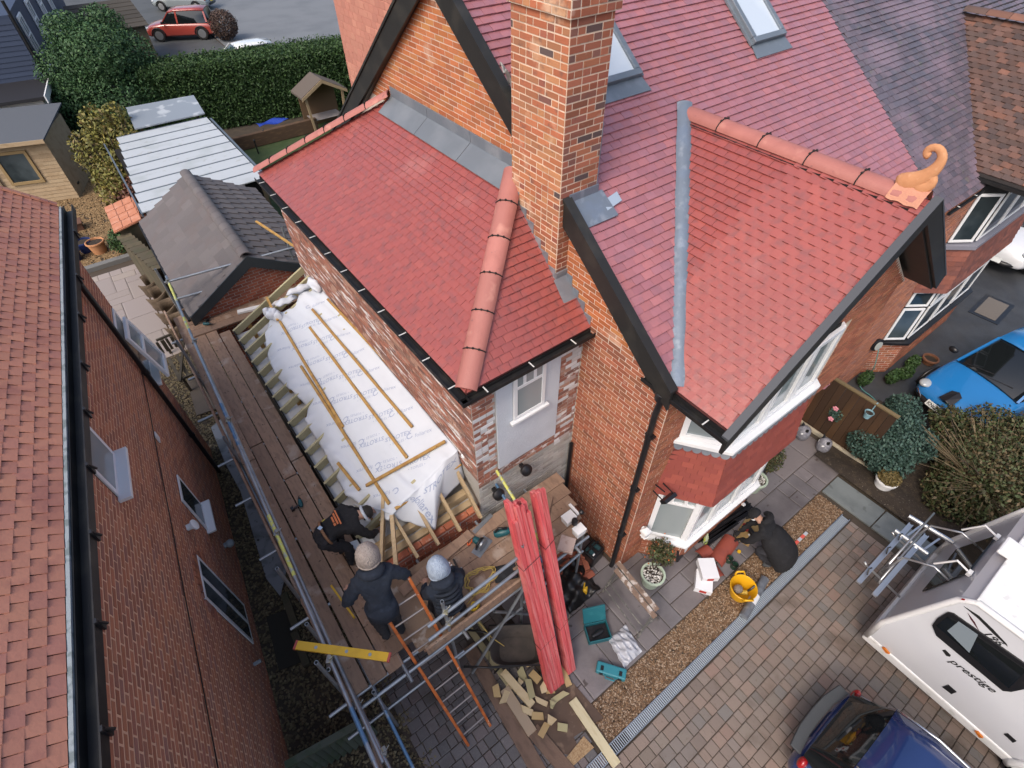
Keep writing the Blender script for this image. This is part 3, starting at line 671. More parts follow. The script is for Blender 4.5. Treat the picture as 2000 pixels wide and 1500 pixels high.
def bay_windows(z0, h, bars):
    for i in range(3):
        a, b = V(*PL[i], z0), V(*PL[i+1], z0); d = nrm(b-a); n = np.cross(d, (0, 0, 1)); L = np.linalg.norm(b-a)
        if i == 1:
            for k in range(3):
                w_ = L/3-.02; window(house, a+d*(k*L/3+.01)-n*.05, d, n, w_, h, M_upvc, M_glass_c, bars_h=[(h-.38, .04, w_-.04)] if bars else (), bars_v=[(w_/3, h-.36, h-.05), (2*w_/3, h-.36, h-.05)] if bars else (), fw=.085, depth=.06)
        else: window(house, a+d*.01-n*.05, d, n, L-.02, h, M_upvc, M_glass_c, bars_h=[(h-.38, .04, L-.06)] if bars else (), bars_v=[(L/3, h-.36, h-.05), (2*L/3-.02, h-.36, h-.05)] if bars else (), fw=.085, depth=.06)
bay_windows(.735, 1.52, True)
bay_windows(3.56, 1.15, False)
skirt = bay_band('bay_skirt', 2.26, 3.48, .16, .0, M_deck, house)
for i in range(3):
    a0, b0 = bay_ring(.16, 2.26)[i:i+2]; a1, b1 = bay_ring(.0, 3.48)[i:i+2]; d = nrm(b0-a0); upv = nrm((a1+b1)/2-(a0+b0)/2); upv = nrm(upv-d*(upv@d))
    n = np.cross(d, upv)
    roof_tiles(HK, skirt, [a0, b0, b1, a1], d, upv, pmat('skirt_tile', rough=.5, palette=[(.27, .065, .05), (.31, .08, .06), (.24, .06, .05), (.29, .075, .055)], var=.08), gauge=.105, width=.17, th=.015, lift=.006, solo=True)
bay_band('bay_upper_sill', 3.485, 3.555, .10, .10, M_upvc, house)
# scalloped lead under the upper sill
for i in (0, 1):
    a, b = bay_ring(.06, 3.47)[i:i+2]; d = nrm(b-a); n = np.cross(d, (0, 0, 1)); L = np.linalg.norm(b-a); k = max(3, int(L/.12)); m = MB()
    for j in range(k): m.lathe([(.066, 0), (.066, .008)], a+d*((j+.5)*L/k)+V(0, 0, -.02)+n*.02, 12, axis=n+V(0, 0, .3))
    m.obj('lead_scallop', M_lead, house)
# rooflights
for (a, b, c, d) in SKY:
    fr = MB(); u = up_main; nn = nrm(V(0, -SL, 1)); o = V(a, c, zmain(c))+nn*.03; L = (d-c)*k
    def pt(x, y, h): return o + V(1, 0, 0)*x + u*y + nn*h
    W = b-a
    for (x0, x1, y0, y1) in ((0, W, .0, .09), (0, W, L-.09, L), (0, .09, .0905, L-.0905), (W-.09, W, .0905, L-.0905)):
        fr.hexa([pt(x, y, h) for h in (0, .085) for (x, y) in ((x0, y0), (x1, y0), (x1, y1), (x0, y1))])
    f = fr.obj('rooflight', M_grey_frame, house, bevel=.01)
    g = MB(); g.hexa([pt(x, y, h) for h in (.035, .05) for (x, y) in ((.085, .085), (W-.085, .085), (W-.085, L-.085), (.085, L-.085))]); g.obj('pane', M_glass_sky, f)
    g = MB(); g.hexa([pt(x, y, h) for h in (.0, .012) for (x, y) in ((-.06, -.22), (W+.06, -.22), (W+.02, -.002), (-.02, -.002))]); g.obj('apron', M_grey_frame, f)
    g = MB()
    for x in (-.05, W): g.hexa([pt(xx, y, h) for h in (.0, .03) for (xx, y) in ((x, 0), (x+.05, 0), (x+.05, L), (x, L))])
    g.obj('kerb', M_grey_frame, f)
# porch arch on the right of the bay
m = MB(); arc = [V(8.85+.70*math.cos(t), YF-.03, 2.0+.62*math.sin(t)) for t in np.linspace(0, PI, 14)]
m.tube(arc, .06, 6); m.obj('door_arch', M_upvc, house, smooth=True)
m = MB(); m.box((8.15, YF-.02, 0), (9.55, YF-.004, 2.1)); m.obj('porch_door', pmat('door_dark', (.03, .035, .05), .4), house)
m = MB(); m.box((8.22, YF-.05, .1), (8.30, YF-.022, 2.1)); m.box((9.40, YF-.05, .1), (9.48, YF-.022, 2.1)); m.obj('door_frame', M_upvc, house)
# fittings on the walls
m = MB(); m.lathe([(.075, 0), (.10, .03), (.10, .08), (.05, .12)], (3.05, YE-.12, 2.48), 14, axis=(0, -1, .5)); m.box((3.02, YE-.12, 2.45), (3.08, YE-.013, 2.51)); m.obj('wall_lamp', M_black, house, smooth='auto')
m = MB(); m.lathe([(.075, 0), (.10, .03), (.10, .08), (.05, .12)], (2.50, YE-.12, 2.30), 14, axis=(0, -1, .5)); m.box((2.47, YE-.12, 2.27), (2.53, YE-.013, 2.33)); m.obj('wall_lamp', M_black, house, smooth='auto')
# floodlight bracket by the skirt
p = V(4.45, YF-.02, 2.55); m = MB(); m.tube([p, p+V(0, -.18, .02)], .012, 6); m.tube([p+V(-.11, -.05, .0), p+V(-.11, -.27, -.02), p+V(.11, -.27, -.02), p+V(.11, -.05, 0)], .012, 6); m.cbox(p+V(0, -.27, -.04), (.24, .06, .13), 0, ('X', .6)); m.obj('floodlight', M_black, house)
# white wall lantern
p = V(4.50, YF-.10, .98); m = MB()
m.loft([[p+V(x*s_, y*s_, z) for (x, y) in ((-1, -1), (1, -1), (1, 1), (-1, 1))] for (s_, z) in ((.055, 0), (.06, .02), (.05, .021), (.05, .16), (.075, .161), (.07, .185), (.03, .25), (.012, .28))]); m.box((p[0]-.03, p[1]+.04, p[2]+.05), (p[0]+.03, YF-.013, p[2]+.2)); ln = m.obj('wall_lantern', M_upvc, house)
m = MB(); m.box((p[0]-.03, p[1]-.053, p[2]+.04), (p[0]+.03, p[1]-.0505, p[2]+.14)); m.obj('pane', M_glass, ln)
# ================================================================== single-storey side extension under its new roof
M_wood = pmat('timber_new', (.46, .34, .20), .75, var=.12, stains=[(6, .45, .7, (.36, .25, .13), .6, 6, (1, 6, 6)), (15, .68, .72, (.18, .10, .05), .7)], bump=(30, .15))
M_wood_g = pmat('timber_green_treated', (.40, .36, .22), .75, var=.12, stains=[(6, .45, .7, (.33, .30, .17), .6, 6, (6, 1, 6))], bump=(30, .15))
M_batten = pmat('batten_golden', (.42, .25, .075), .7, var=.15, stains=[(9, .45, .65, (.28, .14, .04), .7, 6, (1, 1, 1)), (20, .66, .7, (.14, .07, .03), .7)], bump=(40, .15))
M_board = pmat('scaffold_board', rough=.85, palette=[(.27, .175, .12), (.32, .21, .145), (.23, .15, .105), (.29, .185, .125)], var=.13,
               stains=[(5, .48, .66, (.18, .115, .085), .6, 6, (4, 1, 1)), (3.2, .58, .68, (.44, .36, .30), .6, 6), (16, .66, .72, (.06, .04, .03), .8)], bump=(25, .3))
M_steel = pmat('galvanised_tube', (.33, .36, .39), .38, metal=.65, stains=[(5, .45, .68, (.22, .25, .29), .8), (12, .64, .72, (.5, .52, .54), .5)])
M_steel_b = pmat('tube_blue_paint', (.10, .20, .34), .45, metal=.35, stains=[(6, .5, .62, (.32, .36, .40), .8)])
M_steel_y = pmat('tube_yellow_band', (.55, .56, .14), .55, stains=[(14, .52, .62, (.34, .37, .38), .9)])
M_coupler = pmat('coupler_steel', (.26, .26, .25), .45, metal=.7, stains=[(20, .55, .65, (.35, .32, .12), .6)])
M_memb = pmat('breather_membrane', (.58, .61, .66), .55, stains=[(2.2, .5, .75, (.50, .53, .58), .5)])
M_print = pmat('membrane_print_blue', (.31, .36, .49), .6)
M_insul = pmat('insulation_white', (.56, .56, .57), .8)
lean = thing('side_extension', 'single storey brick side extension with open rafters under white printed roofing membrane', 'extension', (1.3, 7, 0))
m = MB(); m.box((.50, YE, 0), (2.245, 10.7, 1.90)); lw = m.obj('wall', M_mortar_g, lean)
brick_wall('lean', lw, (.50, YE, 0), (1, 0, 0), (0, -1, 0), 1.74, 0, 1.89, M_brick_garage)
# top course seen from above
for i in range(8):
    x = .52+i*.215; m = MB(); m.box((x, YE-.005, 1.901), (x+.205, YE+.10, 1.965)); m.obj('brick', pmat('brick_course_red', rough=.85, palette=[(.36, .10, .055), (.42, .14, .07), (.33, .09, .05)], var=.1, stains=[(12, .6, .7, (.5, .4, .33), .5)]), lw, bevel=.004)
m = MB(); m.box((.52, YE+.13, 1.902), (2.23, YE+.24, 1.97)); m.obj('wall_plate', M_wood, lean, bevel=.004)
m = MB(); m.box((.53, YE+.30, 1.902), (2.23, YE+.42, 2.05)); m.obj('wall_plate', M_wood, lean, bevel=.004)
SLL = .85/1.75
def zl(X): return 2.12+SLL*(X-.5)
# fascia, rafters along the long slope with boards between
m = MB(); m.box((.40, 4.2, 1.84), (.425, 10.75, 2.07)); m.obj('fascia', M_void, lean)
m = MB(); m.box((.43, 4.4, 1.86), (1.25, 10.7, 1.93)); m.obj('insulation', M_insul, lean)
for i in range(16):
    y = 4.62+i*.405
    m = MB(); m.beam((.43, y, zl(.43)-.085), (2.24, y, zl(2.24)-.085), .05, .15); m.obj('rafter', M_wood_g, lean, bevel=.003)
    m = MB(); m.box((.72, y+.03, 1.94), (.80, y+.17, 2.06+.03*(i % 2))); m.obj('noggin', M_batten, lean, bevel=.003)
# front (hip) slope rafters
for x, yt in ((1.00, 4.62), (1.36, 4.62), (1.75, 4.70), (2.14, 4.75)):
    z1 = zl(x)-.05; m = MB(); m.beam((x, yt, z1), (x, YE-.16, 2.02-.02*x), .047, .10); m.obj('rafter', M_wood, lean, bevel=.003)
m = MB(); m.beam((.42, YE-.12, 2.06), (1.05, 4.85, 2.34), .05, .15); m.obj('hip_rafter', M_wood, lean, bevel=.003)
m = MB(); m.beam((.60, YE-.30, 2.16), (.98, 4.46, 2.32), .06, .10); m.obj('prop', M_wood, lean, bevel=.003)
# --- membrane
# lower-left edge traced on the roof slope: Y -> X
EY = [4.45, 5.2, 5.3, 6.4, 7.2, 7.45, 8.1, 8.7, 9.3, 9.75, 10.05]
EX = [.90, .64, .58, .66, .66, .84, .72, .66, .70, .86, 1.0]
def memb_z(X, Y):
    z = zl(X)+.012
    z += .014*math.sin(9*X+1.3*Y)*math.sin(2.1*Y+X) + .007*math.sin(17*X-3*Y) + .009*math.sin(31*X+7*Y+2*math.sin(1.7*Y))*max(0, math.sin(1.1*Y+2*X))
    ex = np.interp(Y, EY, EX); t = max(0, 1-(X-ex)/.28)
    z += .07*t*t*math.sin(7*Y+2)*.8 + .025*t*math.sin(23*Y+9*X) - .06*t**3
    if Y > 9.3: z += .05*(Y-9.3)*math.sin(11*X)+.03*math.sin(19*X+6*Y)*(Y-9.3)
    if Y < 6.2: z += .016*(6.2-Y)*math.sin(21*X+5*Y)*max(.2, math.sin(3*X))
    return z
mb = MB()
def mfn(u, v):
    Y = 4.45+(9.98-4.45)*u; x0 = np.interp(Y, EY, EX); X = x0+(2.235-x0)*v
    return (X, Y + (.10*math.sin(9*v)*max(0, (u-.9)*10)), memb_z(X, Y))
mb.grid(mfn, 130, 56)
memb = mb.obj('membrane', M_memb, lean, smooth=True, solid=.004)
# front flap over the hip end
TOP = [(.98, 4.45), (1.3, 4.45), (1.7, 4.45), (2.235, 4.45)]
LOW = [onz(690, 985, 2.18), onz(735, 1018, 2.16), onz(775, 1012, 2.20), onz(812, 1028, 2.13), onz(848, 1030, 2.10), onz(862, 985, 2.20), onz(905, 930, 2.38)]
LOW = np.array(LOW)
fl = MB()
def ffn(u, v):
    i = u*(len(LOW)-1); k = min(int(i), len(LOW)-2); lo = LOW[k]+(LOW[k+1]-LOW[k])*(i-k)
    x = .98+(2.235-.98)*u; hi = V(x, 4.46, memb_z(x, 4.45))
    p = hi+(lo-hi)*v; p[2] += .05*math.sin(PI*v)+.018*math.sin(22*u+3*v)*v+.012*math.sin(41*u-5*v)*v; p[1] += .03*math.sin(17*u)*v*v
    return p
fl.grid(ffn, 60, 26); fl.obj('membrane_flap', M_memb, lean, smooth=True, solid=.004)
# gathered knot and rucked top edge at the rear
kn = MB()
for j, (x, y, z, a, b, c) in enumerate([(1.18, 9.98, 2.62, .12, .16, .10), (1.26, 9.86, 2.58, .09, .12, .11), (1.12, 10.10, 2.60, .07, .12, .14), (1.9, 9.98, 2.93, .3, .09, .08), (1.55, 10.05, 2.74, .25, .08, .06), (2.15, 9.8, 3.02, .10, .28, .07)]):
    o = len(kn.v); kn.sphere((x, y, z), (a, b, c), 14, 10)
    for q in range(o, len(kn.v)):
        p = np.array(kn.v[q]); kn.v[q] = tuple(p + .02*V(math.sin(31*p[1]+j), math.sin(27*p[2]), math.sin(29*p[0]+9*p[1])))
kn.obj('membrane_knot', M_memb, lean, smooth=True)
# printing
tv = MB()
def put(txt, X, Y, size, rot, bold=False):
    vs, fs = text_mesh(txt, size, bold); c, s_ = math.cos(rot), math.sin(rot); out = []
    for (x, y, _) in vs:
        a = X + x*c - y*s_; b = Y + x*s_ + y*c
        out.append((a, b, memb_z(a, b)+.006))
    tv.add(out, fs)
rows = [(2.02, 'F', R(-34)), (1.70, 'S', R(-32)), (1.33, 'S2', R(146)), (1.02, 'F2', R(146))]
for (X, kind, rot) in rows:
    for i in range(10):
        Y = 9.35-i*.60 - (.30 if kind in ('S', 'F2') else 0)
        if Y < 4.75 or (X < np.interp(Y, EY, EX)+.12): continue
        if kind.startswith('F'): put('foliarex', X, Y, .095, rot); put('C', X-.24*math.cos(rot), Y-.24*math.sin(rot), .14, rot+.6, True)
        else: put('STROTEX', X, Y, .105, rot, True); put('• TOPLES •', X+.10*math.sin(rot), Y-.10*math.cos(rot), .062, rot)
tag(tv.obj('printed_lettering', M_print, memb), kind='stuff')
def fput(txt, u, v, size, rot):
    vs, fs = text_mesh(txt, size, True); c, s_ = math.cos(rot), math.sin(rot); out = []
    for (x, y, _) in vs:
        p = ffn(min(1, max(0, u+(x*c-y*s_)/1.25)), min(1, max(0, v+(-(x*s_+y*c))/.62))); out.append((p[0], p[1]-.002, p[2]+.009))
    tf.add(out, fs)
tf = MB(); fput('foliarex', .55, .62, .14, R(-50)); fput('STROTEX', .75, .28, .13, R(0)); fput('foliarex', .30, .3, .13, R(160)); tag(tf.obj('printed_lettering', M_print, memb), kind='stuff')
# battens
def on_mem(x, y):
    d = ray(x, y); n = V(-SLL, 0, 1); p0 = V(.5, 0, 2.15); return CP + ((p0-CP)@n)/(d@n)*d
for a, b in (((640, 585), (832, 790)), ((610, 605), (805, 835)), ((605, 640), (795, 895)), ((543, 622), (670, 835)), ((588, 716), (760, 985)), ((660, 905), (702, 958))):
    p, q = on_mem(*a), on_mem(*b); m = MB(); m.beam(p+V(0, 0, .014), q+V(0, 0, .014), .05, .028, (-SLL, 0, 1)); m.obj('batten', M_batten, lean, bevel=.003)
p, q = V(2.2, 4.62, memb_z(2.2, 4.62)+.03), on_mem(716, 950)+V(0, -.25, .03)
m = MB(); m.beam(on_mem(870, 865)+V(0, 0, .04), on_mem(716, 952)+V(0, 0, .05), .05, .03); m.obj('batten', M_batten, lean, bevel=.003)
m = MB(); m.beam(onz(900, 906, 2.68), onz(772, 994, 2.42), .05, .03); m.obj('batten', M_batten, lean, bevel=.003)
m = MB(); m.beam(on_mem(524, 588)+V(0, 0, .1), on_mem(545, 632)+V(0, 0, .08), .05, .03); m.obj('batten', M_batten, lean, bevel=.003)
m = MB(); p = V(2.28, 4.33, 2.95); m.sphere(p, .06, 12, 8); m.obj('wall_light', M_upvc, lean, smooth=True)

# ================================================================== scaffold
scaf = thing('scaffold', 'galvanised tube scaffold with timber board platform round the side extension', 'scaffold', (-.5, 3, 0))
PZ = 1.75; PL_Z = PZ+.10
def board(a, b, w=.225, t=.038, name='board', mat=None):
    m = MB(); m.beam(a, b, w, t); return m.obj(name, mat or M_board, scaf, bevel=.004)
def tube(a, b, mat=None, r=.0245, name='tube', hollow=True):
    m = MB()
    if hollow: m.pipe(a, b, r, r-.005, 12)
    else: m.tube([a, b], r, 10)
    return m.obj(name, mat or M_steel, scaf, smooth='auto')
def coupler(p, rz=0):
    m = MB(); m.cbox(p, (.075, .075, .05), rz); m.cbox(np.asarray(p)+V(.02, .02, .035), (.05, .06, .04), rz+.6); m.tube([np.asarray(p)+V(.03, 0, .03), np.asarray(p)+V(.09, .02, .05)], .010, 6); m.obj('coupler', M_coupler, scaf, bevel=.008)
# left run
lj = [(-.46, 2.75, 4.9), (-.46, 4.92, 8.35), (-.46, 8.4, 12.3)]
for k, x in enumerate((-.235, -.005, .225)):
    brk = [2.72, 6.62 if k > 0 else 7.6, 12.35]
    if k == 1: brk = [2.70, 6.55, 12.3]
    if k == 2: brk = [3.88, 6.85, 11.2]
    for a, b in zip(brk[:-1], brk[1:]):
        dz = .0 if a < 5 else .012
        board((x+.012*k, a+.01, PZ+dz), (x+.004+.012*k, b-.01, PZ+dz))
board((-.50, 2.75, PZ+.004), (-.47, 7.3, PZ+.004)); board((-.47, 7.32, PZ+.01), (-.44, 12.4, PZ+.01))
# toe board outside
m = MB(); m.box((-.66, 2.7, PZ+.02), (-.625, 7.6, PZ+.235)); m.obj('toe_board', M_board, scaf, bevel=.004)
m = MB(); m.box((-.65, 7.62, PZ+.02), (-.615, 12.5, PZ+.235)); m.obj('toe_board', M_board, scaf, bevel=.004)
# front run
for i in range(5):
    y = 2.76+i*.232; x1 = (3.42, 3.50, 3.60, 3.68, 3.74)[i]
    board((.02 if i else .42, y, PZ+.041*(1 if i % 2 else 1)), (x1, y, PZ+.041))
m = MB(); m.box((.44, 2.585, PZ+.03), (2.35, 2.622, PZ+.25)); m.obj('toe_board', M_board, scaf, bevel=.004)
# a plywood panel lying on the front run
m = MB(); m.box((.35, 2.68, PZ+.065), (1.35, 3.80, PZ+.082)); m.obj('plywood_sheet', pmat('plywood_worn', (.27, .185, .125), .85, stains=[(3, .45, .65, (.20, .13, .085), .8, 6), (5, .58, .66, (.42, .37, .32), .8, 6)], bump=(20, .2)), scaf)
# rear run
for i in range(3): board((-.35, 11.5+i*.235, PZ+.045), (2.25, 11.35+i*.235, PZ+.045))
m = MB(); m.prism([(-.35, 12.20, PZ+.07), (2.3, 12.02, PZ+.07), (2.3, 12.05, PZ+.07), (-.35, 12.23, PZ+.07)], (0, 0, .22)); m.obj('toe_board', M_board, scaf, bevel=.004)
# rails
tube((-.24, 12.45, 2.78), (-.62, 1.55, 2.78))
tube((-.30, 12.3, 2.32), (-.58, 1.75, 2.32))
p0, p1 = V(-.24, 12.45, 2.78), V(-.62, 1.55, 2.78)
for t0_, t1_, mt in ((.03, .10, M_steel_y), (.16, .20, M_steel_y), (.42, .52, M_steel_b), (.66, .76, M_steel_y), (.93, .985, M_steel_b)):
    m = MB(); m.tube([p0+(p1-p0)*t0_, p0+(p1-p0)*t1_], .0255, 12, caps=False); m.obj('paint_band', mt, scaf, smooth=True)
tube((-.58, 1.5, PZ+.1), (-.62, 7.6, PZ-.05), M_steel)
tube((-.40, 1.72, .9), (-.34, 3.0, PZ-.06), M_steel_b)
tube((-.32, 12.22, 2.78), (2.5, 11.85, 2.78)); tube((-.32, 12.22, 2.32), (2.45, 11.85, 2.32))
tube((.55, 2.57, 2.72), (2.12, 2.62, 2.72)); tube((.50, 2.55, 2.36), (2.12, 2.60, 2.36))
# uprights
for (x, y, zt, mt) in ((-.70, 2.92, 2.95, None), (-.66, 4.3, 2.95, None), (-.64, 3.5, 2.75, None), (-.60, 7.4, 2.5, None), (-.58, 9.8, 2.95, None), (-.35, 12.3, 3.1, None), (.82, 2.62, 3.0, None), (2.05, 2.60, 3.05, None), (2.62, 4.12, 2.85, None), (2.35, 2.55, 2.2, None), (2.35, 11.95, 3.3, None), (3.35, 2.68, 1.72, None), (-.36, 2.60, 1.9, None), (1.15, 12.05, 2.85, M_steel_y)):
    tube((x, y, 0.0), (x, y, zt), mt)
# transoms
for y in (2.75, 4.1, 5.4, 6.6, 7.6, 8.9, 10.2, 11.6): tube((-.95 if y < 9 else -.8, y, PZ-.045), (.38, y, PZ-.045))
for x in (.1, 1.0, 2.1, 3.1): tube((x, 2.45, PZ-.005), (x, 3.90, PZ-.005))
tube((-.62, 2.585, PZ-.03), (3.4, 2.60, PZ-.03))
for a_, b_ in (((-.66, 2.95, 2.5), (-.60, 4.35, .4)), ((-.62, 7.4, 2.0), (-.60, 9.8, .3)), ((.82, 2.58, .9), (2.05, 2.58, .95)), ((2.05, 2.55, 1.2), (3.35, 2.62, 1.25)), ((-.95, 2.62, .9), (.95, 2.60, .95)), ((-.35, 2.4, 1.68), (-.35, 3.2, 1.68))): tube(a_, b_)
for a_, b_ in (((.55, 3.55, PL_Z), (1.9, 3.72, PL_Z)), ((2.75, 3.05, PL_Z), (3.3, 3.5, PL_Z))): board(a_, b_, w=.16, t=.03)
# diagonal brace at front, short yellow rails at the corner
tube((.95, 2.45, .25), (2.15, 2.55, 1.9)); tube((2.45, 2.52, .1), (1.55, 2.62, 1.5)); tube((2.28, 2.5, .05), (2.12, 2.58, 1.75))
tube((2.62, 4.15, 2.72), (2.40, 2.55, 2.62), M_steel_y); tube((2.60, 4.15, 2.35), (2.36, 2.5, 2.3), M_steel_b)
for (x, y, z) in ((-.58, 2.92, 2.78), (-.50, 4.9, 2.78), (-.41, 7.4, 2.78), (-.33, 9.8, 2.78), (-.27, 12.2, 2.78), (.82, 2.59, 2.72), (2.05, 2.62, 2.72), (.82, 2.58, 2.36), (2.05, 2.62, 2.36), (-.6, 2.62, PZ), (-.56, 1.95, PZ+.1), (1.15, 12.05, 2.36), (1.15, 12.05, 2.78), (2.6, 4.1, 2.5)): coupler((x, y, z), x)
# ================================================================== ground
def sheet(name, pts, z, mat, th=.3):
    m = MB(); m.prism([(x, y, z-th) for x, y in pts], (0, 0, th)); return struct(m.obj(name, mat))
M_soil = pmat('ground_soil', (.050, .040, .030), .95, stains=[(3, .45, .65, (.075, .058, .042), .8, 6), (40, .6, .7, (.12, .09, .06), .6)], bump=(40, .6))
M_asph = pmat('asphalt_wet', (.040, .042, .046), .55, stains=[(1.2, .45, .7, (.065, .068, .072), .8, 6), (90, .55, .7, (.09, .09, .09), .5)], bump=(120, .3), roughvar=.15)
M_joint = pmat('joint_sand', (.065, .05, .038), .95, bump=(60, .3))
M_block = pmat('paving_block', rough=.75, palette=[(.175, .142, .124), (.205, .16, .134), (.17, .15, .138), (.215, .162, .134), (.15, .138, .13), (.19, .156, .13), (.225, .157, .13)], var=.10,
               stains=[(1.4, .58, .70, (.085, .062, .045), .75, 6), (22, .62, .7, (.13, .10, .08), .5)], bump=(50, .3))
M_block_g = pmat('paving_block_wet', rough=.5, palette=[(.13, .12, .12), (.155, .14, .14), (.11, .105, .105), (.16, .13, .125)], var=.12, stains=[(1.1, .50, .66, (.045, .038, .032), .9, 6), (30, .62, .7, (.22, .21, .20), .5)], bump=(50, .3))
M_slab = pmat('patio_slab', rough=.6, palette=[(.16, .145, .15), (.185, .165, .168), (.145, .135, .142), (.175, .153, .152)], var=.1, stains=[(1.3, .48, .68, (.085, .075, .08), .8, 6), (5, .66, .72, (.05, .035, .03), .8)], bump=(18, .25), roughvar=.12)
M_slab_l = pmat('patio_slab_pale', rough=.7, palette=[(.30, .26, .24), (.27, .235, .225), (.33, .285, .25)], var=.07, bump=(18, .2))
M_kerb = pmat('stone_kerb', (.16, .16, .155), .8, stains=[(4, .5, .7, (.10, .10, .10), .7)], bump=(30, .3))
struct(MB().box((-120, -60, -1), (160, 200, -.02)).obj('ground', M_soil))
sheet('driveway', [(8.62, -12), (8.62, .28), (-2.5, .28), (-2.5, -12)], -.004, M_joint)
sheet('side_drive', [(2.0, .282), (2.0, 4.0), (-.35, 4.0), (-.35, .282)], -.006, M_joint)
drive = bpy.data.objects['driveway']; sdrive = bpy.data.objects['side_drive']
def blocks(parent, tk, x0, x1, y0, y1, mat, rows=.172, lens=(.13, .175, .215), clip=None):
    y = y1
    while y-rows > y0:
        x = x0 - random.random()*.1
        while x < x1:
            L = random.choice(lens)*random.uniform(.96, 1.04); a, b = max(x, x0), min(x+L, x1)
            if b-a > .05 and (clip is None or clip((a+b)/2, y-rows/2)):
                w = random.uniform(-.003, .003); h = .030+random.uniform(-.003, .003); q = random.uniform(-.02, .02)
                ex, ey = V(math.cos(q), math.sin(q), random.uniform(-.01, .01)), V(-math.sin(q), math.cos(q), random.uniform(-.01, .01))
                piece(tk, 'paving_block', parent, 'block', mat4(ex*(b-a-.010), ey*(rows-.010), V(0, 0, h), V((a+b)/2, y-rows/2+w, -.02)), mat)
            x += L
        y -= rows
blocks(drive, 'drive', 1.9, 8.5, -4.5, .27, M_block)
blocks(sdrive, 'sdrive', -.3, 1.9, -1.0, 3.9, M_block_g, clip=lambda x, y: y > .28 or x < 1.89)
# patio slabs
sheet('patio', [(1.95, 1.0), (9.95, 1.0), (9.95, 2.6), (4.5, 2.6), (4.5, 4.1), (1.95, 4.1)], -.008, M_joint)
patio = bpy.data.objects['patio']
def slabs(parent, tk, x0, x1, y0, y1, mat, cell=.30, gap=.012, h=.035):
    nx, ny = int(round((x1-x0)/cell)), int(round((y1-y0)/cell)); used = np.zeros((nx, ny), bool); rr = random.Random(5)
    for i in range(nx):
        for j in range(ny):
            if used[i, j]: continue
            opts = [(2, 2), (3, 2), (2, 3), (1, 2), (2, 1), (3, 3), (1, 1)]; rr.shuffle(opts)
            for (a, b) in opts + [(1, 1)]:
                if i+a <= nx and j+b <= ny and not used[i:i+a, j:j+b].any(): break
            used[i:i+a, j:j+b] = True
            cx, cy = x0+(i+a/2)*cell, y0+(j+b/2)*cell
            piece(tk, 'slab', parent, 'block', mat4(V(a*cell-gap, 0, random.uniform(-.003, .003)), V(0, b*cell-gap, random.uniform(-.003, .003)), V(0, 0, h), V(cx, cy, -.03)), mat)
UNIT['slab'] = UNIT['box']
slabs(patio, 'patio', 2.0, 9.8, 1.02, 2.52, M_slab)
slabs(patio, 'patio', 2.0, 4.1, 2.52, 4.02, M_slab)
# stone path slabs on the right of the gravel
for i, (y1, y0) in enumerate(((1.0, -.02), (-.04, -1.05), (-1.07, -2.1))):
    m = MB(); m.box((8.68, y0, -.05), (9.26, y1, .02+.004*i)); struct(m.obj('stone_path', pmat('path_slab', (.17, .19, .19), .65, stains=[(2, .45, .65, (.12, .135, .135), .8, 6), (6, .62, .7, (.08, .085, .08), .6)], bump=(20, .2)), bevel=.01))
# drain channel with bars
dr = thing('drain_channel', 'long galvanised slotted drain channel between gravel and block paving', 'drain', (5, .37, 0))
m = MB(); m.box((1.6, .292, -.05), (8.50, .308, .022)); m.box((1.6, .442, -.05), (8.50, .458, .022)); m.obj('drain_rail', M_steel, dr)
m = MB(); m.box((1.6, .309, -.06), (8.5, .441, -.045)); m.obj('drain_bed', M_void, dr)
x = 1.62; k = 0; bar = MB(); bar.box((-.009, .309, .006), (.009, .441, .020)); bme = None
restb = MB()
while x < 8.48:
    if 2.4 < x < 8.48 and k < 300:
        if bme is None: o = bar.obj('drain_bar', pmat('drain_bar_steel', (.50, .56, .60), .4, metal=.5), dr); bme = o.data; o.matrix_parent_inverse = INV['inv'][dr.name]; o.location = (x, 0, 0)
        else:
            o = bpy.data.objects.new('drain_bar', bme); col.objects.link(o); o.parent = dr; o.matrix_parent_inverse = INV['inv'][dr.name]; o.location = (x, 0, 0)
        k += 1
    else: restb.box((x-.0055, .309, .006), (x+.0055, .441, .020))
    x += .034
o = restb.obj('drain_bar', MATS['drain_bar_steel'], dr); o['kind'] = 'stuff'
# gravel: one object of many pebbles
def pebbles(name, region, n, size, mat, z=0.0, label=None, cat='gravel'):
    (x0, x1, y0, y1) = region; vs, fs = [], []
    base = np.array([(-1, -1, -.5), (1, -1, -.5), (1, 1, -.5), (-1, 1, -.5), (-.7, -.6, .6), (.7, -.8, .5), (.6, .7, .7), (-.8, .6, .5)])
    q = [(4, 5, 6, 7), (0, 1, 5, 4), (1, 2, 6, 5), (2, 3, 7, 6), (3, 0, 4, 7)]
    P = rng.uniform(size=(n, 2)); S = rng.uniform(.55, 1.25, (n, 3))*size; A = rng.uniform(0, 6.28, n)
    for i in range(n):
        c, s_ = math.cos(A[i]), math.sin(A[i]); b = base*S[i]*np.array([1.3, .9, .7]); x_ = b[:, 0]*c-b[:, 1]*s_; y_ = b[:, 0]*s_+b[:, 1]*c
        X = x0+(x1-x0)*P[i, 0]; Y = y0+(y1-y0)*P[i, 1]
        vs.append(np.stack([x_+X, y_+Y, b[:, 2]+z+.012*math.sin(X*7)*math.sin(Y*9)], 1)); fs += [tuple(k+8*i for k in f) for f in q]
    me = bpy.data.meshes.new(name); me.from_pydata(np.concatenate(vs).tolist(), [], fs); me.materials.append(mat)
    o = bpy.data.objects.new(name, me); col.objects.link(o); return tag(o, label, cat, kind='stuff')
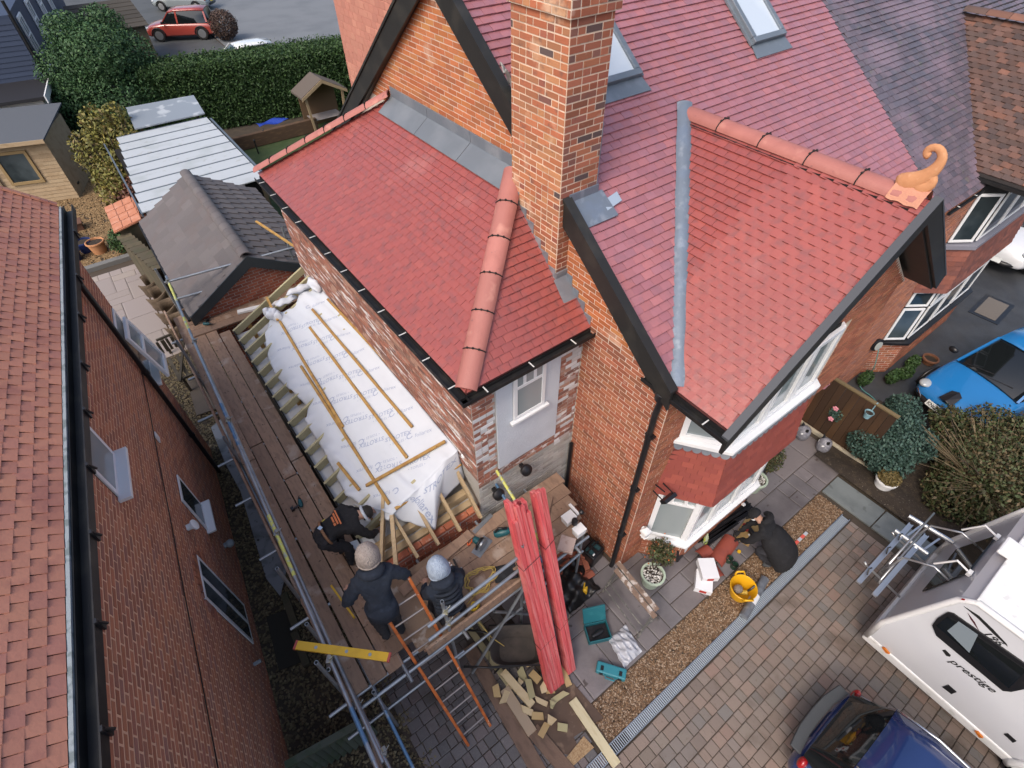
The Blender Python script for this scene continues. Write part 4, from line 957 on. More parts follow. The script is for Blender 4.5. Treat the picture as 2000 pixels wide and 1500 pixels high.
M_gravel = pmat('gravel_golden', rough=.65, palette=[(.15, .085, .042), (.20, .115, .058), (.095, .055, .03), (.12, .068, .036), (.28, .19, .115), (.075, .042, .024), (.17, .095, .048), (.42, .33, .24), (.10, .06, .034)], var=.2)
M_gravel_d = pmat('gravel_dark', rough=.65, palette=[(.11, .088, .045), (.16, .125, .068), (.085, .068, .038), (.13, .098, .052), (.20, .165, .095), (.10, .09, .04)], var=.25)
sheet('gravel_bed', [(1.5, .465), (8.6, .465), (8.6, 1.0), (1.9, 1.0)], -.012, M_soil)
pebbles('gravel', (2.0, 8.58, .47, 1.0), 17000, .0125, M_gravel, .0, 'strip of golden brown gravel along the drain')
pebbles('gravel', (-2.6, -.1, 1.6, 13.6), 17000, .019, M_gravel_d, -.005, 'dark gravel in the passage beside the left house')
pebbles('gravel', (-3.2, 0.2, 19.4, 26.5), 9000, .035, pmat('gravel_garden', rough=.8, palette=[(.20, .13, .06), (.26, .17, .085), (.15, .095, .045), (.30, .21, .11)], var=.2), 0, 'tan gravel in the back garden by the summerhouse')
# grey sheets of membrane lying in the passage
M_dpm = pmat('grey_sheet', (.24, .26, .29), .5, stains=[(2.5, .52, .66, (.08, .085, .09), .8, 5), (9, .62, .7, (.03, .028, .025), .9)], bump=(6, .3))
pp = [onz(*q, .02) for q in ((412, 835), (435, 815), (560, 1110), (548, 1165), (520, 1130), (470, 960), (440, 905))]
m = MB(); m.prism([(p[0], p[1], .012) for p in pp], (0, 0, .01)); g = m.obj('ground_sheet', M_dpm); tag(g, 'long grey plastic sheet lying in the gravel passage under the scaffold', 'sheet')
pp = [onz(*q, .02) for q in ((520, 1205), (560, 1190), (598, 1290), (545, 1310))]
m = MB(); m.prism([(p[0], p[1], .012) for p in pp], (0, 0, .012)); g = m.obj('ground_sheet', pmat('dark_mat', (.03, .028, .022), .9)); tag(g, 'dark square cover lying in the gravel below the arched window', 'cover')
# right-hand drive, bed, street
sheet('tarmac_drive', [(9.95, -8), (60, -8), (60, 2.6), (9.95, 2.6)], -.010, M_asph)
M_bed = pmat('bed_soil', (.032, .024, .018), .95, stains=[(8, .5, .65, (.06, .045, .03), .8), (30, .64, .7, (.22, .19, .16), .5)], bump=(25, .8))
m = MB(); m.grid(lambda u, v: (9.28+2.75*u, -3.6+5.2*v, .10+.05*math.sin(9*u)*math.sin(11*v)+.03*math.sin(23*u+7*v)), 30, 40); struct(m.obj('planting_bed', M_bed, smooth=True))
m = MB(); m.box((18.0-.42, 1.2, -.012), (18.42, 1.8, .001)); mh = thing('manhole_cover', 'rectangular brown manhole cover with black frame set in the tarmac drive', 'manhole cover', (18, 1.5, 0))
p = onz(1937, 603)
m = MB(); m.cbox((p[0], p[1], -.004), (1.30, .74, .014), .04); m.obj('frame', M_black, mh)
m = MB(); m.cbox((p[0], p[1], .005), (1.06, .52, .010), .04); m.obj('lid', pmat('lid_brown', (.15, .13, .11), .8, bump=(20, .3)), mh)
# back gardens and street
sheet('back_patio', [(-2.7, 13.5), (-.4, 13.5), (-.4, 19.2), (-2.7, 19.2)], -.006, M_joint); slabs(bpy.data.objects['back_patio'], 'bpatio', -2.7, -.3, 13.6, 19.0, M_slab_l, cell=.33)
m = MB(); m.box((-2.7, 19.2, -.05), (-.3, 19.42, .14)); struct(m.obj('garden_kerb', M_kerb, bevel=.01))
sheet('lawn', [(3.6, 12), (16, 12), (16, 27), (3.6, 27)], -.010, pmat('lawn_green', (.035, .06, .018), .9, stains=[(3, .45, .65, (.055, .075, .028), .8), (40, .55, .65, (.025, .045, .014), .6)], bump=(60, .5)))
sheet('street', [(8.5, 34), (30, 34), (40, 90), (10, 90)], -.006, pmat('street_asphalt', (.16, .17, .18), .7, stains=[(.5, .45, .65, (.125, .135, .145), .8)], bump=(60, .2)))
sheet('side_parking', [(1.5, 36), (8.49, 36), (9.5, 80), (1.5, 80)], -.008, pmat('parking_asphalt', (.075, .08, .082), .7, stains=[(.8, .45, .65, (.055, .06, .06), .8)], bump=(60, .2)))
# ================================================================== neighbouring house on the left
LD = nrm(V(.106, .994, 0)); LN = nrm(V(.994, -.106, 0)); LO = V(-1.19, 9.46, 0)
def lp(y, z, off=0.0):           # point on the left house's wall at along-coordinate y (world Y approx)
    t = (y-9.46)/LD[1]; return LO + LD*t + LN*off + V(0, 0, z)
nb = thing('neighbour_house', 'neighbouring brick house at left with terracotta tiled roof and black gutter', 'house', lp(6, 0, -3))
LE = 5.32
m = MB(); a, b = lp(-1.0, 0), lp(9.85, 0); q = -LN*6
m.hexa([a, a+q, b+q, b] + [p+V(0, 0, LE) for p in (a, a+q, b+q, b)]); lwall = m.obj('wall', M_mortar_n, nb)
def lu(y): return (y+1.0)/LD[1]
brick_wall('nb', lwall, lp(-1.0, 0), LD, LN, lu(9.85), 0, LE-.05, M_brick_n, holes=[(lu(5.22), lu(5.90), 4.40, 6), (lu(6.55), lu(7.10), 1.5, 2.5), (lu(4.88), lu(5.62), .45, 2.32), (lu(9.1), lu(9.78), 2.72, 4.05)], gap=.020, proud=.004)
# windows
def lwin(y0, y1, z0, z1, sill=True, glass=None, arch=False):
    m = MB(); c = [lp(y, z, d) for d in (-.02, .003) for (y, z) in ((y0, z0), (y1, z0), (y1, z1), (y0, z1))]; m.hexa(c); m.obj('reveal', M_void, nb)
    w = window(nb, lp(y0, z0, .0035), LD, LN, (y1-y0)/LD[1], z1-z0, M_upvc, glass or M_glass_c, fw=.06, depth=.022)
    if sill:
        m = MB(); c = [lp(y, z, d) for z in (z0-.05, z0) for (y, d) in ((y0-.06, .004), (y1+.06, .004), (y1+.06, .14), (y0-.06, .14))]; m.hexa(c); m.obj('sill', M_upvc, w, bevel=.006)
    return w
lwin(5.22, 5.90, 4.45, 5.30, glass=M_glass_c); lwin(6.55, 7.10, 1.56, 2.48, glass=M_glass); lwin(9.1, 9.78, 2.78, 4.02)
tn = nrm(LN*.42+V(0, 0, .9)*.0+V(0, 0, .28)); ev_ = nrm(V(0, 0, 1)-LN*.2)
window(nb, lp(9.08, 2.82, .26), LD, nrm(np.cross(LD, ev_))*(1 if np.cross(LD, ev_)@LN > 0 else -1), .66, 1.02, M_upvc, M_glass_c, bars_h=[(.6, .05, .61)], fw=.075, depth=.05, name='open_casement', ev=ev_)
w = lwin(4.88, 5.62, .47, 2.32, sill=False, glass=M_glass)
m = MB(); m.hexa([lp(y, z, d) for d in (.006, .03) for (y, z) in ((5.22, .5), (5.28, .5), (5.28, 2.3), (5.22, 2.3))]); m.obj('mullion', M_upvc, w)
# soldier arch round it
am = MB()
for i in range(16):
    t = PI*(i+.5)/16; y = 5.25+.47*math.cos(t); z = 1.95+.47*math.sin(t); dz = nrm(V(0, math.cos(t), math.sin(t)))
    c = lp(y, z, 0.0); e1_ = LD*math.cos(t)+V(0, 0, math.sin(t)); e2_ = -LD*math.sin(t)+V(0, 0, math.cos(t))
    piece('nb', 'brick', lwall, 'brick', mat4(e2_*.08, e1_*.2, LN*.05, c-LN*.03), M_brick_n)
# fittings
m = MB(); p = lp(6.04, 2.45, 0); m.lathe([(.05, 0), (.05, .10)], p, 14, axis=LN); m.lathe([(.085, .0), (.085, .02), (.06, .03)], p+LN*.10, 14, axis=LN+V(0, 0, .35)); m.obj('vent_hood', M_upvc, nb, smooth='auto')
m = MB(); m.sphere(lp(6.7, .75, .10), .075, 14, 10); m.lathe([(.05, 0), (.05, .08)], lp(6.7, .75, 0), 12, axis=LN); m.obj('wall_light', pmat('lamp_grey', (.25, .28, .30), .5), nb, smooth='auto')
m = MB(); m.hexa([lp(y, z, d) for d in (.013, .03) for (y, z) in ((7.40, 2.97), (7.52, 2.97), (7.52, 3.12), (7.40, 3.12))]); m.obj('junction_box', M_upvc, nb)
m = MB(); m.tube([lp(y, 3.18-.05*(8-y)*.9+.008*math.sin(3*y), .02) for y in np.linspace(9.6, 2.0, 24)], .007, 6); m.obj('wall_cable', M_black, nb)
m = MB(); m.tube([lp(4.45, .72, .01), lp(4.45, .72, .12)], .03, 10); m.obj('overflow_pipe', pmat('lamp_grey', (.25, .28, .30)), nb)
# downpipe
m = MB(); m.tube([lp(8.75, LE-.02, .12), lp(8.80, LE-.25, .07), lp(9.05, .05, .07)], .040, 10)
for zz in (1.4, 3.2): m.lathe([(.052, -.03), (.052, .03)], lp(9.05-(zz/5.3)*.25, zz, .07), 10)
m.obj('downpipe', M_black, nb, smooth='auto')
# roof
TS = .80; GZ = 5.50
def lr(y, s_, h=0.0):     # point on roof slope: s_ metres up-slope from the eave edge
    k = math.sqrt(1+TS*TS); return lp(y, GZ+s_*TS/k+h, .03-s_/k)
m = MB(); m.prism([lr(-1, 0, -.1), lr(10.55, 0, -.1), lr(10.55, 4.5, -.1), lr(-1, 4.5, -.1)], (0, 0, .1)); lroof = m.obj('roof', M_deck, nb)
upn = nrm(lr(0, 1)-lr(0, 0))
roof_tiles('nb', lroof, [lr(10.5, 0), lr(-1, 0), lr(-1, 3.2), lr(10.5, 3.2)], LD, upn, M_tile_n, gauge=.105, width=.155, th=.012, lift=.008, gap=.005, jitter=.002)
# verge tiles at the far end
for i in range(24):
    m = MB(); m.beam(lr(10.56, i*.105, .03), lr(10.56, i*.105+.10, .03), .12, .03, upn); m.obj('verge_tile', M_tile_n, lroof)
m = MB(); m.hexa([lp(y, z, d) for z in (GZ-.03, GZ+.012) for (y, d) in ((-1, .045), (10.5, .045), (10.5, .075), (-1, .075))]); m.obj('eaves_felt', pmat('eaves_lead', (.26, .30, .32), .6, stains=[(9, .5, .6, (.12, .15, .15), .8)]), nb)
for (d0, d1, z0, z1) in ((.08, .225, GZ-.13, GZ-.115), (.08, .095, GZ-.114, GZ-.01), (.21, .225, GZ-.114, GZ-.01)):
    pass
m = MB(); prof = [(.08, -.01), (.08, -.12), (.215, -.12), (.215, -.01), (.203, -.01), (.203, -.108), (.092, -.108), (.092, -.01)]
m.loft([[lp(y, GZ+z, d) for (d, z) in prof] for y in (-1, 10.55)]); lg = m.obj('gutter', M_black_g, nb)
for y in (9.6, 8.3, 7.35, 6.35, 5.55, 4.75, 3.95, 3.1, 2.3):
    m = MB(); m.hexa([lp(yy, z, d) for z in (GZ-.14, GZ+.004) for (yy, d) in ((y-.02, .2155), (y+.02, .2155), (y+.02, .235), (y-.02, .235))]); m.tube([lp(y, GZ-.02, .23), lp(y, GZ-.10, .26)], .012, 6); m.obj('gutter_bracket', M_black, lg)
m = MB(); m.hexa([lp(y, z, d) for z in (LE-.06, LE+.12) for (y, d) in ((-1, 0.0), (9.85, 0.0), (9.85, .078), (-1, .078))]); m.obj('fascia', M_black, nb)
# ================================================================== vehicles
M_tyre = pmat('tyre_rubber', (.012, .012, .012), .8)
M_rim = pmat('alloy_rim', (.35, .36, .37), .35, metal=.7)
M_cglass = pmat('car_glass', (.008, .010, .011), .05, spec=.9)
M_chrome = pmat('chrome', (.6, .61, .62), .12, metal=1.0)
M_red_l = pmat('tail_light_red', (.30, .01, .012), .15, coat=.5)
M_amber = pmat('marker_amber', (.55, .16, .02), .25)
M_head = pmat('headlight_glass', (.35, .38, .40), .08, spec=.9)
M_plate_w = pmat('plate_white', (.62, .64, .62), .5)
M_plate_y = pmat('plate_yellow', (.62, .45, .05), .5)
M_ink = pmat('ink_black', (.012, .012, .012), .6)
def paint(n, c, r=.25): return pmat('car_paint_'+n, c, r, coat=1.0, spec=.6, stains=[(2, .5, .75, tuple(q*.8 for q in c), .4)])
def car(label, group, loc, heading, L, W, H, pm, style='hatch', wheel_r=.31, rail=False, rear_plate=M_plate_y, text=None, hood=.78, name='parked_car'):
    """local: +x forward. body, cabin, roof, wheels, lights, plates, mirrors"""
    e = thing(name, label, 'car', loc, heading, group, local=True)
    hl = L/2; w = W/2
    belt = H*.60
    if style == 'suv': prof = [(-1, .30, .62, .84), (-.96, .26, .74, .95), (-.80, .24, .80, 1.0), (-.4, .22, .82, 1.0), (.1, .22, .82, 1.0), (.42, .22, .84, 1.0), (.62, .24, .80, .99), (.86, .26, .74, .93), (.97, .30, .62, .80), (1, .36, .50, .70)]
    else: prof = [(-1, .36, .60, .78), (-.965, .30, .76, .90), (-.85, .25, .90, .97), (-.5, .22, .92, 1.0), (0, .20, .92, 1.0), (.36, .20, .93, 1.0), (.50, .22, .90, .99), (.72, .24, .80, .95), (.88, .26, .70, .88), (.965, .30, .58, .76), (1, .38, .50, .62)]
    zs = belt/.92 if style != 'suv' else belt/.82
    m = MB(); rings = []
    for (x, zb, zt, k) in prof:
        ww = w*k; zt = zt*zs; zb = zb*.9
        pts = [(-ww*.90, zb), (-ww, zb+.10), (-ww*1.0, zb+(zt-zb)*.55), (-ww*.965, zt-.10), (-ww*.88, zt-.025), (-ww*.5, zt+.018), (0, zt+.03), (ww*.5, zt+.018), (ww*.88, zt-.025), (ww*.965, zt-.10), (ww, zb+(zt-zb)*.55), (ww, zb+.10), (ww*.90, zb)]
        rings.append([V(x*hl, y, z) for (y, z) in pts])
    m.loft(rings); body = m.obj('body', pm, e, smooth='auto', sub=1)
    # cabin: glass house
    if style == 'hatch': cb = [(-.96, .74, .50, belt*.99, belt*1.02), (-.78, .86, .60, belt, H*.96), (-.55, .88, .66, belt, H*.995), (-.15, .89, .68, belt, H), (.12, .88, .66, belt, H*.97), (.46, .84, .70, belt*.985, belt*1.03)]
    else: cb = [(-.93, .80, .62, belt, belt*1.04), (-.82, .88, .66, belt, H*.97), (-.5, .9, .70, belt, H), (0, .9, .70, belt, H), (.18, .89, .68, belt, H*.96), (.46, .86, .74, belt, belt*1.04)]
    m = MB(); rings = []
    for (x, kb, kt, z0, z1) in cb:
        rings.append([V(x*hl, y, z) for (y, z) in ((-w*kb, z0-.06), (-w*(kb*.55+kt*.45), z0+(z1-z0)*.5), (-w*kt, z1-.02), (-w*kt*.5, z1+.01), (0, z1+.02), (w*kt*.5, z1+.01), (w*kt, z1-.02), (w*(kb*.55+kt*.45), z0+(z1-z0)*.5), (w*kb, z0-.06))])
    m.loft(rings); cab = m.obj('cabin_glass', M_cglass, e, smooth='auto')
    # roof panel over the glass
    m = MB(); rings = []
    for (x, kb, kt, z0, z1) in cb[1:-1]:
        rings.append([V(x*hl, y, z) for (y, z) in ((-w*kt*1.06, z1-.06), (-w*kt*1.02, z1-.0), (-w*kt*.5, z1+.032), (0, z1+.040), (w*kt*.5, z1+.032), (w*kt*1.02, z1), (w*kt*1.06, z1-.06))])
    m.loft(rings, closed=False, caps=False); m.obj('roof', pm, e, smooth=True, solid=.02)
    for s in (-1, 1):       # pillars
        for i in (1, 3):
            m = MB(); x, kb, kt, z0, z1 = cb[i]; m.beam((x*hl, s*w*kb*.985, z0-.02), (x*hl+(.05 if i == 1 else -.05), s*w*kt*1.03, z1-.02), .10, .03, (0, s, .4)); m.obj('pillar', pm, cab)
        m = MB()
        x, kb, kt, z0, z1 = cb[-1]; x2, kb2, kt2, _, z2 = cb[-2]; m.beam((x*hl, s*w*kb*.98, z0), (x2*hl, s*w*kt2*1.02, z2), .05, .05)
        m.obj('pillar', pm, cab)
        if rail:
            m = MB(); m.tube([(cb[1][0]*hl, s*w*cb[1][2]*.98, H*.99), (cb[2][0]*hl, s*w*cb[2][2]*.98, H+.055), (cb[4][0]*hl, s*w*cb[4][2]*.98, H*.99)], .016, 8); m.obj('roof_rail', M_chrome, e, smooth=True)
        # mirror
        x = cb[-1][0]*hl-.12; m = MB(); m.sphere((x, s*(w+.10), belt+.08), (.07, .11, .075), 10, 8); m.obj('mirror', M_black, e, smooth=True)
        # wheels
        for wx in (.62, -.60):
            c = (wx*hl, s*(w-.10), wheel_r); m = MB(); m.lathe([(wheel_r*.62, -.10), (wheel_r*.93, -.11), (wheel_r, -.085), (wheel_r, .085), (wheel_r*.93, .11), (wheel_r*.62, .10)], c, 24, axis=(0, s, 0)); wh = m.obj('wheel', M_tyre, e, smooth='auto')
            m = MB(); m.lathe([(.02, .112), (.06, .112), (.06, .10)], c, 10, axis=(0, s, 0))
            for q in range(5):
                a = 2*PI*q/5; m.beam((c[0], c[1]+s*.108, c[2]), (c[0]+math.cos(a)*wheel_r*.62, c[1]+s*.10, c[2]+math.sin(a)*wheel_r*.62), .06, .02, (0, s, 0))
            m.lathe([(wheel_r*.58, .085), (wheel_r*.66, .105), (wheel_r*.60, .11)], c, 20, axis=(0, s, 0)); m.obj('rim', M_rim, wh)
            m = MB(); m.lathe([(0.001, .04), (wheel_r*.6, .04)], c, 16, axis=(0, s, 0)); m.obj('hub', M_void, wh)
        # arches
        for wx in (.62, -.60):
            m = MB(); m.tube([(wx*hl+math.cos(t)*(wheel_r+.045), s*(w*.995), wheel_r+math.sin(t)*(wheel_r+.045)) for t in np.linspace(0, PI, 12)], .035, 6); m.obj('wheel_arch', M_black, body, smooth=True)
        # lamps
        m = MB(); m.sphere((hl*.90, s*w*.70, zs*.62), (.16, .13, .07), 12, 8); m.obj('headlight', M_head, e, smooth=True)
        m = MB(); m.sphere((-hl*.935, s*w*.79, zs*.74), (.06, .09, .10), 12, 8); m.obj('tail_light', M_red_l, e, smooth=True)
    # bumpers and plates
    m = MB(); m.tube([(hl*.93, -w*.74, .40), (hl*1.0, -w*.4, .38), (hl*1.012, 0, .38), (hl*1.0, w*.4, .38), (hl*.93, w*.74, .40)], .07, 8); m.obj('front_grille', M_black, e, smooth=True)
    m = MB(); m.tube([(-hl*.95, -w*.74, .42), (-hl*1.0, -w*.4, .42), (-hl*1.0, w*.4, .42), (-hl*.95, w*.74, .42)], .06, 8); m.obj('rear_bumper', M_black, e, smooth=True)
    for s, mt in ((1, M_plate_w), (-1, rear_plate)):
        x = s*(hl+.075) if s > 0 else s*(hl+.06); zz = .45 if s > 0 else .60
        m = MB(); m.hexa([V(x+s*d, y, z) + V(-s*(z-zz)*.5, 0, 0) for d in (-.02, .0) for (y, z) in ((-.26, zz-.055), (.26, zz-.055), (.26, zz+.055), (-.26, zz+.055))]); pl = m.obj('number_plate', mt, e)
        if text and s > 0:
            vs, fs = text_mesh(text, .105, True); t = MB(); t.add([(x+.003-s*(b_*.5), a_*.92, zz+b_) for (a_, b_, _) in vs], fs); t.obj('plate_lettering', M_ink, pl)
    # wipers
    m = MB(); xx = cb[-1][0]*hl
    m.tube([(xx-.02, -w*.1, belt+.06), (xx-.12, w*.5, belt+.13)], .010, 6); m.tube([(xx-.02, -w*.6, belt+.05), (xx-.12, -w*.02, belt+.15)], .010, 6); m.obj('wiper', M_black, cab)
    return e
# blue hatchback charging on the drive
f = nrm(V(-.965, .262, 0)); bl = V(12.33, .58, 0) - f*2.04
blue = car('bright blue electric hatchback charging on the tarmac drive', None, (bl[0], bl[1], 0), math.atan2(f[1], f[0]), 4.08, 1.73, 1.52, paint('blue', (.015, .16, .42)), text='KN66 CZG', rear_plate=M_plate_y, name='electric_car')
m = MB(); m.loft([[V(x, y, z) for (x, y, z) in r_] for r_ in ([(2.02, -.16, .66), (2.04, 0, .70), (2.02, .16, .66), (1.99, 0, .60)], [(1.76, -.13, .80), (1.70, 0, .84), (1.76, .13, .80), (1.80, 0, .77)])]); m.obj('charge_flap', M_black, blue, bevel=.01)
m = MB(); m.tube([(1.99, -.62, .50), (2.09, -.34, .36), (2.11, 0, .34), (2.09, .34, .36), (1.99, .62, .50)], .014, 6); m.obj('grille_trim', M_chrome, blue)
# charging cable
def cable(name, pts, r, mat, label, cat='cable', n=60):
    P = [np.asarray(p, float) for p in pts]; out = []
    for i in range(len(P)-1):
        p0, p1, p2, p3 = P[max(i-1, 0)], P[i], P[i+1], P[min(i+2, len(P)-1)]
        for t in np.linspace(0, 1, max(3, n//len(P)), endpoint=False):
            out.append(.5*((2*p1)+(-p0+p2)*t+(2*p0-5*p1+4*p2-p3)*t*t+(-p0+3*p1-3*p2+p3)*t**3))
    out.append(P[-1]); m = MB(); m.tube(out, r, 6); o = m.obj(name, mat, None, smooth=True); return tag(o, label, cat)
cable('charging_cable', [(12.22, 2.22, 1.1), (12.3, 2.1, .5), onz(1690, 725, .02), onz(1680, 755, .02), onz(1708, 780, .02), (11.6, 1.2, .02), onz(1740, 812, .02), onz(1795, 812, .05), onz(1832, 803, .25), (12.36, .52, .62)], .012, pmat('cable_teal', (.10, .28, .26), .5), 'thin teal charging cable from the wall charger to the blue car')
# dark blue car, rear end toward the house
navy = car('dark blue car with grey bumper strip parked on the block paving', None, (4.56, -1.18-2.05, 0), R(-90), 4.1, 1.72, 1.48, paint('navy', (.012, .030, .115)), rail=True, name='family_car')
m = MB(); rr_ = [V(-2.10, -.62, .70), V(-2.16, -.3, .71), V(-2.17, 0, .71), V(-2.16, .3, .71), V(-2.10, .62, .70)]
m.loft([[p+V(dx, 0, dz) for (dx, dz) in ((-.04, -.03), (.11, -.02), (.12, .015), (-.03, .015))] for p in rr_]); m.obj('bumper_step', pmat('step_grey', (.055, .06, .065), .6, bump=(80, .5)), navy, bevel=.01)
# far cars
car('red suv parked beyond the hedge with its rear toward the street', 'cars parked beyond the hedge', (7.35, 45.6, 0), R(152), 4.3, 1.82, 1.62, paint('red', (.34, .055, .04)), 'suv', .36)
car('silver grey car parked behind the red suv', 'cars parked beyond the hedge', (9.4, 54.0, 0), R(140), 4.4, 1.8, 1.5, paint('silver', (.20, .23, .24)), 'hatch')
car('white car half hidden behind the long hedge', 'cars parked beyond the hedge', (8.0, 35.6, 0), R(178), 4.3, 1.8, 1.45, paint('white', (.72, .74, .76)), 'hatch')
car('white suv with dark alloy wheels at the right edge of the drive', None, (22.1, 2.45, 0), R(180), 4.5, 1.9, 1.65, paint('pearl', (.70, .71, .72)), 'suv', .37)
# ------------------------------------------------------------------ motorhome
M_gel = pmat('gelcoat_silver', (.58, .59, .62), .3, coat=.4, stains=[(.8, .45, .7, (.50, .51, .55), .6)])
M_gel_w = pmat('gelcoat_white', (.74, .74, .74), .35, stains=[(1.6, .55, .7, (.60, .60, .56), .6, 6), (7, .62, .7, (.42, .42, .38), .4)], coat=.2)
mh_ = thing('motorhome', 'white and silver motorhome with rear bike rack parked on the block paving', 'motorhome', (7.45, -4.5, 0))
X0, X1, YB, YT, ZB, ZT = 6.36, 8.60, -1.02, -1.30, .46, 2.62; YL = -8.0
m = MB(); m.prism([(X0, YB, ZB), (X0, YB+.02, 1.0), (X0, YT+.02, 2.45), (X0, YT-.10, ZT), (X0, YL, ZT), (X0, YL, ZB)], (X1-X0, 0, 0)); m.obj('body', M_gel, mh_, bevel=.03)
m = MB(); m.box((X0+.03, YL, ZT-.02), (X1-.03, YT-.08, ZT+.03)); m.obj('roof', M_gel_w, mh_, bevel=.02)
for x in (X0-.008, X1-.03):     # roof edge and corner mouldings
    m = MB(); m.tube([(x+.02, YL, ZT+.005), (x+.02, YT-.12, ZT+.005), (x+.02, YT+.02, 2.46), (x+.02, YB+.03, 1.0), (x+.02, YB+.02, ZB-.02)], .045, 8); m.obj('corner_trim', M_gel_w, mh_, smooth=True)
m = MB(); m.box((X0-.02, YL, ZB-.14), (X1+.02, YB+.05, ZB+.05)); m.obj('skirt', M_gel_w, mh_, bevel=.03)
m = MB(); m.box((X0-.015, YB-.01, ZB+.052), (X1+.015, YB+.055, ZB+.16)); m.obj('rear_bumper', M_gel_w, mh_, bevel=.02)
m = MB(); m.lathe([(.2, -.1), (.34, -.11), (.36, -.08), (.36, .08), (.34, .11), (.2, .1)], (X0+.15, -3.55, .36), 24, axis=(1, 0, 0)); m.obj('wheel', M_tyre, mh_, smooth='auto')
m = MB(); m.tube([(X0-.03, -3.55+.45*math.cos(t), .36+.45*math.sin(t)) for t in np.linspace(0, PI, 14)], .05, 8); m.obj('wheel_arch', M_gel_w, mh_, smooth=True)
m = MB(); m.lathe([(.001, -.02), (.42, -.02)], (X0-.004, -3.55, .36), 24, axis=(-1, 0, 0)); m.obj('wheel_well', M_void, mh_)
def sx(x, y, d=.004): p = onx(x, y, X0-d); return p
def side_poly(name, px, mat, d=.006, th=.012, bevel=0):
    m = MB(); m.prism([sx(*q, d) for q in px], (th, 0, 0)); return m.obj(name, mat, mh_, bevel=bevel)
win = side_poly('side_window', [(1820, 1222), (1830, 1208), (1850, 1196), (1862, 1199), (2010, 1303), (2010, 1345), (1975, 1352), (1958, 1350), (1828, 1242)], M_black, .022, .025, .006)
m = MB(); m.prism([sx(*q, .026) for q in ((1828, 1222), (1852, 1204), (2005, 1310), (1970, 1345))], (.006, 0, 0)); m.obj('pane', M_cglass, win)
m = MB(); m.prism([sx(*q, .029) for q in ((1850, 1232), (1872, 1214), (1910, 1240), (1893, 1275))], (.004, 0, 0)); m.obj('blind', pmat('blind_grey', (.20, .24, .27), .3), win)
side_poly('swoosh', [(1882, 1184), (1912, 1210), (1940, 1238), (1968, 1263), (1966, 1258), (1940, 1230), (1912, 1203)], M_ink, .005, .006)
side_poly('swoosh', [(1890, 1197), (1896, 1210), (1912, 1232), (1904, 1216)], pmat('maroon_mark', (.06, .012, .02), .5), .005, .006)
side_poly('swoosh', [(1921, 1248), (1932, 1259), (1985, 1291), (1932, 1262)], M_ink, .005, .006)
side_poly('logo_oval', [(1840, 1270), (1846, 1269), (1857, 1280), (1855, 1283), (1848, 1281)], M_ink, .005, .006)
def side_text(txt, a, b, size, it=.0):
    p, q = sx(*a), sx(*b); vs, fs = text_mesh(txt, size, True); xs = [v[0] for v in vs]; w_ = max(xs)-min(xs); L_ = np.linalg.norm(q-p); s_ = L_/w_; d = (q-p)/L_; up_ = nrm(np.cross(d, (1, 0, 0)));
    if up_[2] < 0: up_ = -up_
    t = MB(); t.add([tuple(p + d*((x-min(xs))*s_+y*it) + up_*y*s_ + V(-.004, 0, 0)) for (x, y, _) in vs], fs); t.obj('lettering', M_ink, mh_)
side_text('prestige', (1860, 1291), (1945, 1352), .2, .35); side_text('196', (1929, 1238), (1957, 1260), .2, .2)
side_poly('marker_light', [(1872, 1174), (1878, 1170), (1884, 1172), (1880, 1177)], M_red_l, .02, .02)
side_poly('marker_light', [(1722, 1265), (1728, 1267), (1737, 1278), (1730, 1276)], M_amber, .045, .03)
side_poly('marker_light', [(1903, 1428), (1909, 1430), (1920, 1442), (1912, 1441)], M_amber, .045, .03)
side_poly('service_hatch', [(1840, 1342), (1852, 1338), (1868, 1352), (1858, 1356)], M_black, .012, .012)
side_poly('service_hatch', [(1960, 1434), (1968, 1433), (1985, 1448), (1978, 1451)], M_black, .012, .012)
# rear: window, bike rack
def ry(z): return YB+.02+(YT-YB)*(z-1.0)/1.45
m = MB(); m.hexa([V(x, ry(z)+d, z) for d in (.012, .03) for (x, z) in ((6.95, 1.45), (8.1, 1.45), (8.0, 2.25), (7.05, 2.25))]); m.obj('rear_window', M_cglass, mh_, bevel=.02)
rack = thing('bike_rack', 'aluminium bicycle rack with two rails fixed to the motorhome rear', 'bike rack', (7.5, -.7, 1.2))
M_alu = pmat('aluminium', (.55, .56, .57), .3, metal=.8)
for yy, zz, mt in ((-.42, 1.12, 0), (-.68, 1.12, 0)):
    for dz in (0,):
        m = MB(); m.box((6.55, yy-.035, zz), (8.25, yy+.035, zz+.03)); m.box((6.55, yy-.037, zz+.031), (8.25, yy-.022, zz+.05)); m.box((6.55, yy+.022, zz+.031), (8.25, yy+.037, zz+.05)); m.obj('rail', M_alu, rack)
for x in (7.0, 7.9):
    m = MB(); m.tube([(x, ry(.9)+.02, .95), (x, -.35, 1.06), (x, -.30, 1.10)], .018, 8); m.tube([(x, ry(1.9)+.02, 1.95), (x, ry(1.9)+.25, 2.0), (x, -.60, 1.75), (x, -.55, 1.2)], .016, 8); m.obj('support_arm', M_alu, rack, smooth=True)
for x in (7.0, 7.9):
    m = MB(); m.tube([(x, ry(2.3)+.02, 2.32), (x, ry(2.3)+.22, 2.38), (x, ry(2.0)+.30, 2.05)], .016, 8); m.cbox((x, ry(2.3)+.03, 2.32), (.09, .05, .06)); m.obj('upper_arm', pmat('arm_white', (.7, .7, .7), .4), rack, smooth='auto')
m = MB(); m.tube([(6.75, -.52, 1.72), (8.2, -.52, 1.72)], .016, 8); m.tube([(6.75, -.62, 1.20), (6.75, -.60, 1.32), (8.2, -.60, 1.32), (8.2, -.62, 1.20)], .016, 8); m.obj('cross_bar', M_alu, rack, smooth=True)
